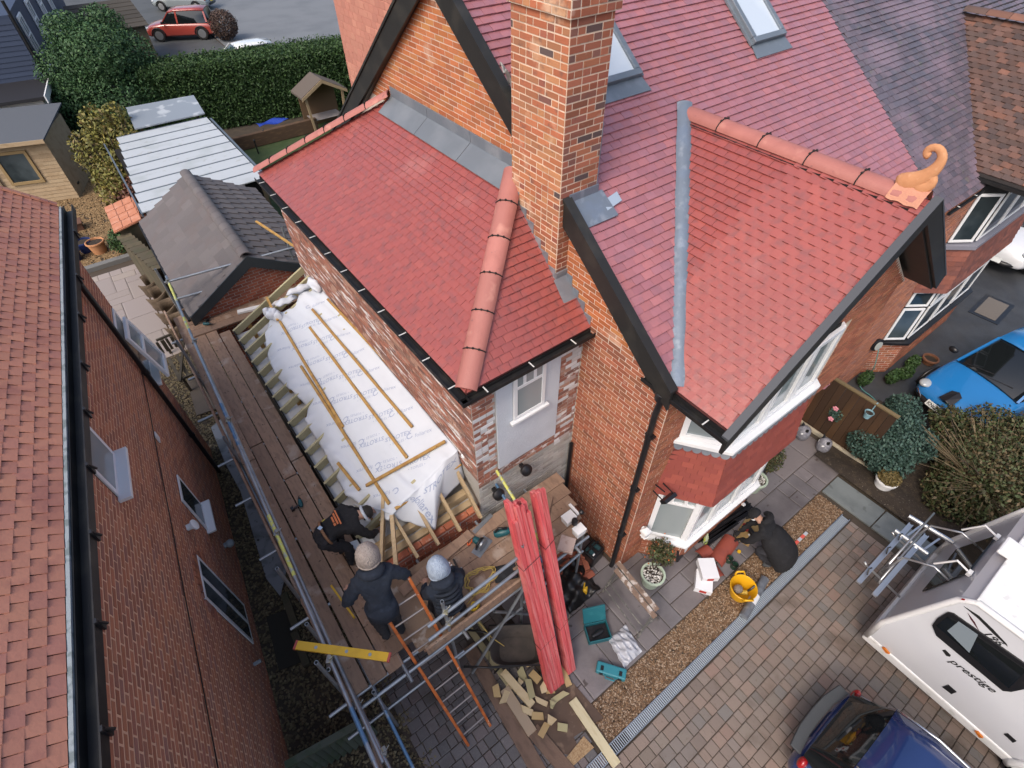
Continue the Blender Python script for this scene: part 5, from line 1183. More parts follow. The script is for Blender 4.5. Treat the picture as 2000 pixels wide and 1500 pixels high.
for x in (6.75, 7.35, 7.75): m = MB(); m.tube([(x, -.44, 1.18), (x+.08, -.40, 1.24), (x+.16, -.42, 1.20)], .012, 6); m.obj('strap', M_black, rack)
m = MB(); m.loft([[V(7.45+x, YT-.10+y, z) for (x, y) in ((-.16, -.12), (.16, -.12), (.18, .16), (-.18, .16))] for z in (ZT+.028, ZT+.10)]); m.obj('camera_pod', M_gel_w, mh_, bevel=.03)
# small ladder-like rails lying on the path beside the rack
lad = thing('rack_extension', 'aluminium rails standing out from the bike rack over the stone path', 'rails', (8.6, -.2, 1.0))
for q0, q1 in (((1748, 1036), (1812, 1082)), ((1775, 1008), (1862, 1060))):
    a, b = onz(*q0, 1.15), onz(*q1, 1.15); m = MB(); m.beam(a, b, .075, .03); m.beam(a+V(0, 0, .025), b+V(0, 0, .025), .02, .02); m.obj('rail', M_alu, lad)
a, b = onz(1772, 1046, 1.14), onz(1798, 1027, 1.14); m = MB(); m.beam(a, b, .03, .02); a, b = onz(1806, 1072, 1.14), onz(1835, 1052, 1.14); m.beam(a, b, .03, .02); m.obj('spacer', M_alu, lad)
# ================================================================== attached half of the pair (right)
att = thing('attached_house', 'attached right half of the house with dark weathered tiled roof and black framed windows', 'house', (14.5, 7, 0))
AX = XP+.01; AR = 2*XP-BR; AE = 12.70; AE2 = 2*AR-AE; AEZ = 5.05; YA0 = 2.6; SA = (BZ-AEZ)/(AR-AE); upa = nrm(V(1, 0, SA))
m = MB(); m.prism([(AX, YF, 0), (AX, YF, 4.85), (AX, YR, ZR-.12), (AX, 12.0, 4.85), (AX, 12.0, 0)], (7.0, 0, 0)); aw = m.obj('wall', M_mortar_w, att)
brick_wall('att', aw, (AX, YF, 0), (1, 0, 0), (0, -1, 0), 1.75, 0, 4.84, M_brick_n, gap=.012, matfn=None)
m = MB(); m.prism([(AX, 2.37, zmain(2.37)-.10), (AX, YR, ZR-.10), (AX, 12.4, zmain(1.9)-.12), (AX, 12.4, zmain(1.9)-.02), (AX, YR, ZR), (AX, 2.37, zmain(2.37))], (7.2, 0, 0)); ar = m.obj('main_roof', M_deck_dk, att)
roof_tiles('att', ar, [mp(AX, YB0), mp(AE, YB0), mp(AE+.06, YA0), mp(AR, YV), mp(AR, YR), mp(AX, YR)], (1, 0, 0), up_main, M_tile_dk, gauge=.112, width=.17, th=.022, org=V(AX, YB0, BEZ), lift=.004, jitter=.003)
roof_tiles('att', ar, [mp(AR, YV), mp(AE2, YB0), mp(AX+7.2, YB0), mp(AX+7.2, YR), mp(AR, YR)], (1, 0, 0), up_main, M_tile_dk, gauge=.112, width=.17, th=.022, org=V(AX, YB0, BEZ), lift=-.006, solo=False)
ridge_tiles(ar, (AX, YR, ZR+.02), (AX+7.2, YR, ZR+.02), M_tile_br, r=.14)
m = MB()
for sx_ in (1, -1):
    xe = AR - sx_*(AR-AE); m.prism([(xe, FY+.02, AEZ-.10), (xe, FY+.02, AEZ), (AR, FY+.02, BZ), (AR, FY+.02, BZ-.12)], (0, YV-FY, 0))
ab = m.obj('bay_roof', M_deck_dk, att)
roof_tiles('att', ab, [(AE, FY, AEZ), (AE, YA0+.1, AEZ), (AR, YV, BZ), (AR, FY, BZ)], (0, 1, 0), upa, M_tile_br, gauge=.112, width=.17, th=.022, lift=.006, jitter=.003)
ridge_tiles(ab, (AR, YV, BZ+.03), (AR, FY, BZ+.03), M_tile_br, r=.14)
m = MB(); m.prism([(AE-.05, FY-.03, AEZ-.2), (AE-.05, FY-.03, AEZ+.02), (AR, FY-.03, BZ+.05), (AR, FY-.03, BZ-.3)], (0, .05, 0)); m.obj('verge_board', M_barge, ab)
gutter(att, (AX+.2, YB0-.02, BEZ-.02), (AE-.1, YB0-.02, BEZ-.02), (0, -1, 0), w=.045, dep=.05)
gutter(att, (AE-.01, FY, AEZ-.05), (AE-.01, YA0, AEZ-.05), (-1, 0, 0), w=.08, straps=False)
m = MB(); m.box((AE+.0, FY+.03, AEZ-.14), (AE+.02, YF, AEZ-.06)); m.box((AE+.021, FY+.05, AEZ-.13), (AE2, YF, AEZ-.115)); m.obj('soffit', M_black, att)
# bay
PLN = [(12.62, YF), (13.12, 2.0), (16.4, 2.0), (16.8, YF)]
def nring(off, z):
    c = [(PLN[0][0]-off*.9, YF), (PLN[1][0]-off*.45, PLN[1][1]-off), (PLN[2][0]+off*.45, PLN[2][1]-off), (PLN[3][0]+off*.9, YF)]; return [V(x, y, z) for x, y in c]
def nband(name, z0, z1, o0, o1, mat):
    m = MB(); m.loft([nring(o0, z0), nring(o1, z1)]); return m.obj(name, mat, att, bevel=.006)
npl = nband('bay_plinth', 0, .97, 0, 0, M_mortar_w)
for i in range(2):
    a, b = V(*PLN[i], 0), V(*PLN[i+1], 0); d = nrm(b-a); brick_wall('att', npl, a, d, np.cross(d, (0, 0, 1)), np.linalg.norm(b-a), 0, .97, M_brick_r)
nband('bay_sill', .972, 1.04, .10, .10, M_black); nband('bay_core', 1.043, 2.5, -.05, -.05, M_black); nband('bay_core', 3.66, 4.88, -.05, -.05, M_black); nband('upper_sill', 3.56, 3.655, .08, .08, pmat('sill_lead', (.22, .22, .26), .5))
sk = nband('bay_skirt', 2.51, 3.555, .10, 0, M_deck_dk)
for i in range(2):
    a0, b0 = nring(.10, 2.51)[i:i+2]; a1, b1 = nring(.0, 3.555)[i:i+2]; d = nrm(b0-a0); upv = nrm((a1+b1)/2-(a0+b0)/2); upv = nrm(upv-d*(upv@d))
    roof_tiles('att', sk, [a0, b0, b1, a1], d, upv, pmat('skirt_tile_brown', rough=.7, palette=[(.20, .07, .05), (.27, .10, .07), (.15, .06, .05), (.24, .085, .06)], var=.12), gauge=.11, width=.17, th=.016, lift=.006)
for z0, z1, split in ((1.07, 2.48, True), (3.69, 4.72, False)):
    for i in range(2):
        a, b = V(*PLN[i], 0), V(*PLN[i+1], 0); d = nrm(b-a); n = np.cross(d, (0, 0, 1)); L_ = np.linalg.norm(b-a)
        cells = [(0.06, L_-.06)] if i == 0 else [(.06+j*L_/3, (j+1)*L_/3-.04) for j in range(3)]
        for (u0, u1) in cells:
            hs = [(z0, z0+(z1-z0)*.66), (z0+(z1-z0)*.70, z1)] if split else [(z0, z1)]
            for (za, zb) in hs: window(att, a+d*u0-n*.04+V(0, 0, za), d, n, u1-u0, zb-za, M_upvc, M_glass, fw=.055, depth=.035)
# old chimney stack behind its bay ridge
c0 = V(15.9, 5.7, 0); m = MB(); m.box((c0[0], c0[1], 6.3), (c0[0]+.9, c0[1]+.6, 7.25)); ch2 = m.obj('chimney_base', M_mortar_c, att)
brick_wall('att', ch2, (c0[0], c0[1], 0), (1, 0, 0), (0, -1, 0), .9, 6.3, 7.4, M_chim); brick_wall('att', ch2, (c0[0], c0[1], 0), (0, 1, 0), (-1, 0, 0), .6, 6.3, 7.4, M_chim)
# wall charger
chg = thing('wall_charger', 'round black and white electric car charger on the brick wall', 'charger', (12.42, YF-.1, 1.05))
cc = onz(1690, 682, 1.15); cc = V(12.2, YF-.09, 1.2)
m = MB(); m.lathe([(.10, 0), (.16, .02), (.16, .07), (.13, .09)], cc+V(0, .08, 0), 20, axis=(-.3, -1, .1)); m.obj('case', M_black, chg, smooth='auto')
m = MB(); m.lathe([(.001, .0), (.11, 0), (.11, .012), (.001, .014)], cc+V(-.03, -.012, .01), 20, axis=(-.3, -1, .1)); m.obj('face', pmat('face_grey', (.42, .44, .40), .4), chg)
# ================================================================== gardens, outbuildings, planting
def foliage(name, parent, blobs, n, size, mat, shell=.55, seed=1, flat=.0, droop=0):
    """n small leaf quads spread through ellipsoid clumps [(centre, radii)]"""
    g = np.random.default_rng(seed); vol = np.array([np.prod(b[1])**(2/3) for b in blobs]); pick = g.choice(len(blobs), n, p=vol/vol.sum())
    C = np.array([b[0] for b in blobs], float)[pick]; Rr = np.array([b[1] for b in blobs], float)[pick]
    d = g.normal(size=(n, 3)); d /= np.linalg.norm(d, axis=1)[:, None]
    rr = (shell+(1-shell)*g.uniform(size=n)**.6) * (1+.10*np.sin(d[:, 0]*9+C[:, 0]*3)*np.sin(d[:, 1]*8)*np.sin(d[:, 2]*7))
    P = C + d*Rr*rr[:, None]
    a = d + g.normal(size=(n, 3))*.9; a /= np.linalg.norm(a, axis=1)[:, None]
    b = np.cross(a, g.normal(size=(n, 3))); b /= np.linalg.norm(b, axis=1)[:, None]
    c = np.cross(a, b); s = size*g.uniform(.5, 1.3, n)[:, None]
    Q = np.stack([P-b*s*.5, P+c*s, P+b*s*.5+a*s*.15, P-c*s*.8], 1).reshape(-1, 3)
    Q[:, 2] = np.maximum(Q[:, 2], .01)
    me = bpy.data.meshes.new(name); me.from_pydata(Q.tolist(), [], [(4*i, 4*i+1, 4*i+2, 4*i+3) for i in range(n)]); me.materials.append(mat)
    o = bpy.data.objects.new(name, me); col.objects.link(o); attach(o, parent); return o
def stems(parent, base, tips, r, mat, name='trunk', wob=.06, seed=2):
    g = random.Random(seed); m = MB()
    for t in tips:
        b = np.asarray(base, float); t = np.asarray(t, float); pts = [b+(t-b)*k+V(g.uniform(-wob, wob), g.uniform(-wob, wob), 0)*(0 if k == 0 else 1) for k in np.linspace(0, 1, 6)]
        m.tube(pts, [r*(1-.8*k) for k in np.linspace(0, 1, 6)], 6)
    return m.obj(name, mat, parent, smooth=True)
M_bark = pmat('bark', (.055, .04, .03), .9, bump=(30, .5))
def leafmat(n, pal, var=.25, rough=.65): return pmat(n, rough=rough, palette=pal, var=var)
L_green = leafmat('leaf_conifer_green', [(.030, .080, .030), (.045, .105, .036), (.022, .060, .026), (.062, .13, .042), (.035, .085, .03)])
L_hedge = leafmat('leaf_hedge', [(.024, .058, .016), (.036, .080, .020), (.019, .046, .014), (.050, .10, .024), (.028, .064, .017)])
L_yel = leafmat('leaf_yellow_green', [(.20, .18, .04), (.15, .16, .04), (.25, .20, .045), (.12, .13, .04), (.16, .10, .04)])
L_cop = leafmat('leaf_copper', [(.10, .035, .02), (.14, .05, .028), (.075, .03, .02), (.17, .07, .04)])
L_blue = leafmat('leaf_blue_green', [(.035, .075, .062), (.05, .095, .078), (.026, .06, .05), (.06, .11, .085), (.03, .07, .05)])
L_olive = leafmat('leaf_olive', [(.045, .065, .02), (.06, .08, .028), (.035, .05, .018), (.075, .085, .03), (.10, .075, .035), (.12, .085, .045), (.05, .06, .022)], .35)
L_straw = leafmat('stem_straw', [(.14, .10, .055), (.10, .075, .04), (.18, .14, .08)])
# big conifer-like tree
def plant(name, label, cat, base, blobs, n, size, mat, trunk_tips, tr=.08, group=None, shell=.5, seed=3, part='crown'):
    e = thing(name, label, cat, base, 0, group); stems(e, base, trunk_tips, tr, M_bark, 'trunk' if 'tree' in name else 'stem', seed=seed)
    foliage(part, e, blobs, n, size, mat, shell, seed); return e
tb = V(1.3, 30.2, 0)
bl_ = [((tb[0]+dx, tb[1]+dy, z), (r1, r1, r2)) for (dx, dy, z, r1, r2) in ((0, 0, 1.6, 2.1, 1.7), (-1.1, .2, 2.6, 1.3, 1.3), (.9, .3, 2.8, 1.3, 1.2), (0, -.5, 3.3, 1.3, 1.1), (-.6, .5, 3.9, .9, .8), (.7, .8, 3.9, .9, .8), (-1.6, -.3, 1.6, 1.0, 1.2), (1.5, -.2, 1.4, 1.0, 1.2))]
plant('evergreen_tree', 'large bushy bright green evergreen tree beside the navy house', 'tree', tb, bl_, 60000, .062, L_green, [tb+V(.3*math.cos(k), .3*math.sin(k), 3.2) for k in range(5)], .12, shell=.42)
# hedge
hd = thing('hedge', 'long tall clipped dark green hedge at the end of the garden', 'hedge', (6.5, 27.5, 0))
h0, h1 = V(2.2, 28.9, 0), V(12.2, 26.6, 0); hdv = nrm(h1-h0); hn = V(-hdv[1], hdv[0], 0); HL = np.linalg.norm(h1-h0); HH = 2.55; HT = 1.9
m = MB(); m.hexa([h0+hn*.15, h1+hn*.15, h1+hn*(HT-.1), h0+hn*(HT-.1)]+[p+V(0, 0, HH-.12) for p in (h0+hn*.15, h1+hn*.15, h1+hn*(HT-.1), h0+hn*(HT-.1))]); m.obj('core', pmat('hedge_core', (.012, .020, .008), .95), hd)
g = np.random.default_rng(11); N1, N2 = 48000, 26000
P1 = h0 + hdv*g.uniform(0, HL, (N1, 1)) + hn*(g.normal(.06, .10, (N1, 1))) + V(0, 0, 1)*g.uniform(.02, HH, (N1, 1))
P2 = h0 + hdv*g.uniform(0, HL, (N2, 1)) + hn*g.uniform(0, HT, (N2, 1)) + V(0, 0, 1)*(HH-.10+np.abs(g.normal(.0, .12, (N2, 1))))
PP = np.concatenate([P1, P2]); n_ = len(PP); a = g.normal(size=(n_, 3)); a /= np.linalg.norm(a, axis=1)[:, None]; b = np.cross(a, g.normal(size=(n_, 3))); b /= np.linalg.norm(b, axis=1)[:, None]; s = .058*g.uniform(.5, 1.3, (n_, 1))
Q = np.stack([PP-b*s*.5, PP+a*s, PP+b*s*.5, PP-a*s], 1).reshape(-1, 3)
me = bpy.data.meshes.new('leaves'); me.from_pydata(Q.tolist(), [], [(4*i, 4*i+1, 4*i+2, 4*i+3) for i in range(n_)]); me.materials.append(L_hedge); o = bpy.data.objects.new('leaves', me); col.objects.link(o); attach(o, hd)
# shrubs by the summerhouse
b0 = V(.0, 23.6, 0); plant('yellow_shrub', 'tall loose yellow green shrub beside the timber summerhouse', 'shrub', b0, [((b0[0]+dx, b0[1]+dy, z), (r, r, r*1.2)) for (dx, dy, z, r) in ((0, 0, 1.0, .9), (-.5, .3, 1.7, .7), (.5, .2, 1.8, .7), (.1, .6, 2.4, .6), (-.3, -.5, .8, .8), (.7, .6, 2.6, .4))], 9000, .07, L_yel, [b0+V(math.cos(k)*.8, math.sin(k)*.8, 2.6) for k in range(9)], .03, shell=.3, seed=5)
b0 = V(.25, 20.4, 0); plant('copper_shrub', 'low copper leaved shrub in front of the white carport roof', 'shrub', b0, [((b0[0]+dx, b0[1]+dy, z), (r, r, r)) for (dx, dy, z, r) in ((0, 0, .6, .62), (-.4, .5, .9, .55), (.3, .4, 1.1, .5), (.0, .9, 1.2, .5))], 5000, .08, L_cop, [b0+V(math.cos(k)*.5, math.sin(k)*.5, 1.4) for k in range(7)], .025, shell=.3, seed=6)
b0 = V(10.3, 64, 0); b0 = V(9.3, 43.2, 0); plant('round_bush', 'rounded bare brown bush beside the red suv', 'bush', b0, [((b0[0], b0[1], .85), (.85, .85, .85))], 5000, .06, leafmat('twig_brown', [(.07, .04, .03), (.09, .055, .04), (.05, .03, .025)]), [b0+V(0, 0, .8)], .05, shell=.6, seed=7)
# --- shrubs on the right
b0 = V(10.35, .75, 0); plant('blue_conifer', 'spreading blue green conifer beside the wooden fence panel', 'shrub', b0, [((b0[0]+dx, b0[1]+dy, z), (r, r*.9, r*.8)) for (dx, dy, z, r) in ((0, 0, .6, .62), (.42, .12, .85, .46), (-.3, -.2, .5, .5), (.70, .25, 1.0, .34), (.2, -.35, .75, .45), (-.35, .3, .55, .4), (.8, .35, .8, .32))], 15000, .038, L_blue, [b0+V(.5, .2, 1.1), b0+V(-.3, -.2, .7), b0+V(.8, .3, 1.3)], .04, shell=.5, seed=8)
b0 = V(11.3, -.75, 0); plant('olive_shrub', 'large sprawling olive green and brown shrub in the bed beside the motorhome', 'shrub', b0, [((b0[0]+dx, b0[1]+dy, z), (r, r, r*.75)) for (dx, dy, z, r) in ((0, 0, .6, 1.0), (.85, .3, .75, .68), (-.7, -.5, .45, .7), (.9, -.6, .8, .8), (0, .6, .65, .56), (1.4, -.35, .85, .6), (-.2, -1.2, .45, .7), (1.2, -1.5, .6, .8), (-1.0, .1, .35, .55), (-.9, -1.2, .35, .6), (-.6, -2.0, .4, .6), (.5, 1.0, .7, .4))], 36000, .046, L_olive, [b0+V(math.cos(k)*1.0, math.sin(k)*1.0, 1.2) for k in range(10)], .03, shell=.45, seed=9)
m = MB(); g = random.Random(4)
for i in range(260):
    a0 = g.uniform(0, 2*PI); p = b0+V(-.35, -.25, .35)+V(math.cos(a0), math.sin(a0), 0)*g.uniform(0, .4); q = p+V(math.cos(a0)*g.uniform(.5, 1.35), math.sin(a0)*g.uniform(.5, 1.35), g.uniform(.35, 1.0)); m.tube([p, (p+q)/2+V(0, 0, .1), q], .006, 4, caps=False)
o = m.obj('dry_stems', L_straw, bpy.data.objects['olive_shrub']); o['kind'] = 'stuff'
# plants against the neighbour's bay plinth
for i, (x, y) in enumerate(((12.3, 2.12), (12.9, 1.75), (13.3, 1.62), (13.75, 1.7))):
    b0 = V(x, y, 0); plant('wall_plant', ('small leafy plant under the wall charger', 'small leafy plant at the corner of the neighbouring bay', 'low green plant along the neighbouring bay front', 'bushy green plant beside the terracotta planter')[i], 'plant', b0, [((x, y, .18), (.24, .14, .20))], 900, .04, L_hedge, [b0+V(.1, 0, .3), b0+V(-.1, 0, .3)], .01, 'plants at the foot of the neighbouring bay', .3, 20+i)
def pot(name, label, c, r, h, mat, fill=None, lip=.02, group=None, taper=.75, plantfn=None):
    e = thing(name, label, 'pot', c, 0, group); m = MB(); c = np.asarray(c, float)
    m.lathe([(r*taper, 0), (r, h), (r+lip, h), (r+lip, h-.04), (r+lip-.012, h+.006), (r-.015, h+.006), (r-.02, h-.06)], c, 24, caps=False); m.lathe([(.001, .0), (r*taper, 0)], c, 24, caps=False); m.obj('pot_body', mat, e, smooth='auto')
    m = MB(); m.lathe([(.001, h-.045), (r-.018, h-.05)], c, 24, caps=False); m.obj('compost', fill or M_bed, e); return e
e = pot('plant_pot', 'small terracotta planter beside the neighbouring bay', (14.3, 1.5, 0), .17, .17, pmat('pot_brown', (.20, .09, .05), .7))
# patio pots: pale green with pebbles and a berry shrub
M_pot_g = pmat('pot_pale_green', (.42, .50, .40), .45)
def pebble_top(e, c, r, h, n=120):
    m = MB(); g = random.Random(8)
    for i in range(n):
        a0, q = g.uniform(0, 2*PI), r*math.sqrt(g.uniform(0, 1)); m.sphere((c[0]+q*math.cos(a0), c[1]+q*math.sin(a0), h), (g.uniform(.012, .022), g.uniform(.012, .022), .012), 6, 4)
    o = m.obj('pebbles', pmat('pebble_mix', rough=.5, palette=[(.6, .58, .54), (.7, .68, .64), (.12, .11, .10), (.5, .47, .42)], var=.2), e); o['kind'] = 'stuff'
c = V(4.42, 1.82, .005); e = pot('plant_pot', 'round pale green pot topped with white pebbles and an orange berried shrub by the downpipe', c, .20, .34, M_pot_g); pebble_top(e, c, .17, .31)
stems(e, c+V(.08, .06, .3), [c+V(.25, .15, .9), c+V(.05, .2, .95), c+V(.35, -.02, .8), c+V(.2, .3, .7)], .012, M_bark, 'stem'); foliage('leaves', e, [((c[0]+.2, c[1]+.13, .78), (.24, .22, .26)), ((c[0]+.30, c[1]+.02, .6), (.16, .16, .2))], 1500, .03, L_olive, .2, 31)
m = MB(); g = random.Random(3)
for i in range(26): m.sphere(c+V(.2+g.uniform(-.22, .24), .1+g.uniform(-.22, .22), .72+g.uniform(-.25, .25)), .014, 6, 4)
o = m.obj('berries', pmat('berry_orange', (.5, .12, .02), .4), e); o['kind'] = 'stuff'
c = onz(1463, 945, .2); c = V(c[0]+.12, c[1]-.05, .005); e = pot('plant_pot', 'round pale green pebble topped pot at the far end of the bay', c, .20, .34, M_pot_g); pebble_top(e, c, .17, .31)
c = onz(1500, 900, 0); b0 = V(8.05, 1.95, 0); e = thing('berry_bush', 'thin leafy bush with red berries beside the bay window', 'bush', b0); stems(e, b0, [b0+V(.1, .1, .7), b0+V(-.1, -.1, .8), b0+V(.15, -.12, .75)], .012, M_bark, 'stem'); foliage('leaves', e, [((b0[0], b0[1], .6), (.22, .2, .4))], 1200, .03, L_olive, .2, 33)
c = onz(1717, 955, 0); e = pot('plant_pot', 'white pot holding a rounded straw coloured plant in the planting bed', (c[0], c[1], .03), .19, .33, M_upvc); foliage('leaves', e, [((c[0], c[1], .44), (.22, .22, .14))], 2500, .025, leafmat('leaf_straw', [(.16, .12, .04), (.11, .085, .03), (.20, .15, .06)]), .3, 34)
# garden pots behind the left house
for i, (px_, py_, r, mt, lb) in enumerate(((140, 475, .26, pmat('glaze_green', (.03, .07, .05), .3), 'dark green glazed pot nearest the left house gutter'), (172, 490, .24, pmat('glaze_blue', (.02, .035, .12), .25), 'deep blue glazed garden pot'), (197, 492, .26, M_terra, 'terracotta garden pot next to the deep blue pot'), (150, 508, .22, pmat('glaze_navy', (.015, .03, .09), .3), 'navy blue pot at the edge of the garden kerb'), (133, 512, .24, pmat('glaze_teal', (.04, .20, .18), .3), 'turquoise glazed garden pot'), (150, 375, .24, M_black, 'black plastic pot at the corner of the summerhouse'), (98, 388, .24, pmat('bin_navy', (.012, .015, .03), .5), 'dark blue tub in front of the summerhouse'))):
    c = onz(px_, py_, 0); pot('garden_pot', lb, (c[0], c[1], 0), r, r*1.5, mt, group='pots in the back garden')
c = onz(150, 462, 0); m = MB(); m.box((c[0]-.1, c[1]+.3, .0), (c[0]+.3, c[1]+.7, .25)); m.box((c[0]-.14, c[1]+.26, .25), (c[0]+.34, c[1]+.74, .29)); tag(m.obj('planter_box', pmat('planter_brown', (.12, .06, .04), .8), None, bevel=.01), 'square brown planter box on the back garden gravel', 'planter')
c = onz(275, 480, 0); b0 = V(-1.0, 19.8, 0); plant('garden_plant', 'straggly green plant at the end of the weathered fence', 'plant', b0, [((b0[0], b0[1], .4), (.4, .4, .4))], 1200, .06, L_hedge, [b0+V(.1, .1, .6), b0+V(-.1, 0, .6)], .02, None, .2, 36)
# --- garage
M_weath = pmat('weathered_timber', rough=.9, palette=[(.10, .082, .052), (.08, .068, .045), (.12, .098, .06)], var=.15, stains=[(4, .5, .65, (.06, .065, .035), .6)], bump=(25, .3))
gar = thing('garage', 'brick garage with grey brown tiled pitched roof behind the scaffold', 'garage', (1.4, 14.5, 0))
GX, GZt, GE0, GE1, GEz, GY0, GY1 = 1.38, 2.95, -.22, 2.98, 2.02, 11.78, 17.0
m = MB(); m.prism([(GE0+.15, GY0+.1, 0), (GE1-.15, GY0+.1, 0), (GE1-.15, GY0+.1, GEz-.05), (GX, GY0+.1, GZt-.15), (GE0+.15, GY0+.1, GEz-.05)], (0, GY1-GY0-.1, 0)); gwall = m.obj('wall', M_mortar_g, gar)
def giv(z):
    if z < GEz-.05: return (.02, 2.88)
    t = (z-GEz+.05)/(GZt-GEz-.1); return (1.45*t+.1, 2.9-1.45*t-.1) if t < .95 else None
brick_wall('gar', gwall, (GE0+.15, GY0+.1, 0), (1, 0, 0), (0, -1, 0), 2.9, 0, GZt-.2, M_brick_garage, inside=giv)
m = MB()
for xe in (GE0, GE1): m.prism([(xe, GY0, GEz-.06), (xe, GY0, GEz), (GX, GY0, GZt), (GX, GY0, GZt-.07)], (0, GY1-GY0, 0))
groof = m.obj('roof', M_deck_dk, gar)
for xe, sg in ((GE0, 1), (GE1, -1)):
    roof_tiles('gar', groof, [(xe, GY0, GEz), (xe, GY1, GEz), (GX, GY1, GZt), (GX, GY0, GZt)], (0, 1, 0), nrm(V(GX-xe, 0, GZt-GEz)), M_tile_gar, gauge=.31, width=.33, th=.045, lift=.006, gap=.006, jitter=.003)
ridge_tiles(groof, (GX, GY0, GZt+.03), (GX, GY1, GZt+.03), M_tile_gar, r=.14, plen=.33)
for xe in (GE0, GE1):
    m = MB(); m.prism([(xe, GY0-.03, GEz-.22), (xe, GY0-.03, GEz+.03), (GX, GY0-.03, GZt+.05), (GX, GY0-.03, GZt-.22)], (0, .03, 0)); m.obj('bargeboard', pmat('barge_slate', (.030, .038, .045), .5), groof)
m = MB(); m.box((GE0-.07, GY0, GEz-.08), (GE0-.005, GY1, GEz-.02)); m.obj('gutter', M_black_g, gar)
# --- white carport roof
cp_ = thing('carport', 'low carport with white ribbed sheet roof behind the garage', 'carport', (1.7, 20.5, 0))
M_sheet = pmat('roof_sheet_white', (.43, .46, .48), .45, stains=[(1.5, .5, .7, (.34, .37, .37), .7, 5), (6, .64, .7, (.30, .30, .26), .5)])
for i in range(9):
    y0, y1 = 17.25+i*.66, 17.25+(i+1)*.66-.03; zz = 2.14+.012*i
    m = MB(); m.box((-.05+.05*i, y0, zz), (3.42-.01*i, y1, zz+.03)); m.obj('roof_panel', M_sheet, cp_)
    m = MB(); m.box((-.05+.05*i, y1-.03, zz-.015), (3.42-.01*i, y1+.03, zz+.034)); m.obj('roof_rib', pmat('rib_grey', (.09, .115, .14), .5), cp_)
m = MB(); m.box((-.10, 17.2, 2.06), (-.052, 23.2, 2.16)); m.box((3.43, 17.2, 2.06), (3.50, 23.2, 2.2)); m.obj('edge_trim', pmat('rib_grey', (.16, .19, .22)), cp_)
m = MB(); m.prism([(1.0, 23.25, 2.34), (3.35, 23.25, 2.34), (3.5, 25.2, 2.42), (1.15, 25.4, 2.42)], (0, 0, .04)); m.obj('grey_sheet', pmat('sheet_grey', (.22, .25, .28), .4, stains=[(1.2, .55, .6, (.45, .48, .5), .8)]), cp_)
for (x, y) in ((.05, 17.4), (3.3, 17.4), (.4, 23.0), (3.2, 23.0), (1.3, 25.0), (3.3, 24.9)): m = MB(); m.box((x-.05, y-.05, 0), (x+.05, y+.05, 2.13 if y < 23.1 else 2.335)); m.obj('post', M_weath, cp_)
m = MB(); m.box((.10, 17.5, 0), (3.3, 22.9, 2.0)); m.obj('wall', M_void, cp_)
# --- small orange-tiled lean-to and weathered fence
lt = thing('garden_store', 'small timber store with a terracotta sheet roof beside the garage', 'shed', (-.5, 18, 0))
m = MB(); m.prism([(-.92, 17.15, 1.86), (-.15, 17.35, 1.92), (-.08, 18.95, 1.92), (-.86, 18.8, 1.86)], (0, 0, .035)); rf = m.obj('roof', pmat('roof_sheet_terracotta', (.50, .20, .11), .6, stains=[(4, .5, .65, (.6, .3, .2), .6)]), lt)
for i in range(4):
    for j in range(3):
        p = V(-.90+.25*j, 17.2+.42*i+.05*j, 1.90+.02*j); m = MB(); m.prism([p, p+V(.235, .06, .02), p+V(.25, .46, .02), p+V(.015, .40, 0)], (0, 0, .012)); m.obj('roof_tile', MATS['roof_sheet_terracotta'], rf)
m = MB(); m.box((-.80, 17.4, 0), (-.2, 18.7, 1.85)); m.obj('wall', M_weath, lt)
fn = thing('garden_fence', 'weathered brown board fence along the left side of the garage', 'fence', (-.55, 15.5, 0))
fa, fb = V(-.88, 17.3, 0), V(-.40, 14.9, 0)
for i in range(16):
    p = fa+(fb-fa)*(i/16); q = fa+(fb-fa)*((i+.94)/16); m = MB(); m.hexa([p+V(-.02, 0, 0), q+V(-.02, 0, 0), q, p]+[v+V(0, 0, 1.65+.02*(i % 3)) for v in (p+V(-.02, 0, 0), q+V(-.02, 0, 0), q, p)]); m.obj('board', M_weath, fn)
m = MB()
for i in range(11):
    z = 1.74; p = fa+(fb-fa)*(i/11); m = MB(); m.box((p[0]-.05, p[1]-.21, 1.69), (p[0]+.32, p[1]-.0, 1.71+.004*(i % 2))); m.obj('top_board', M_weath, fn)
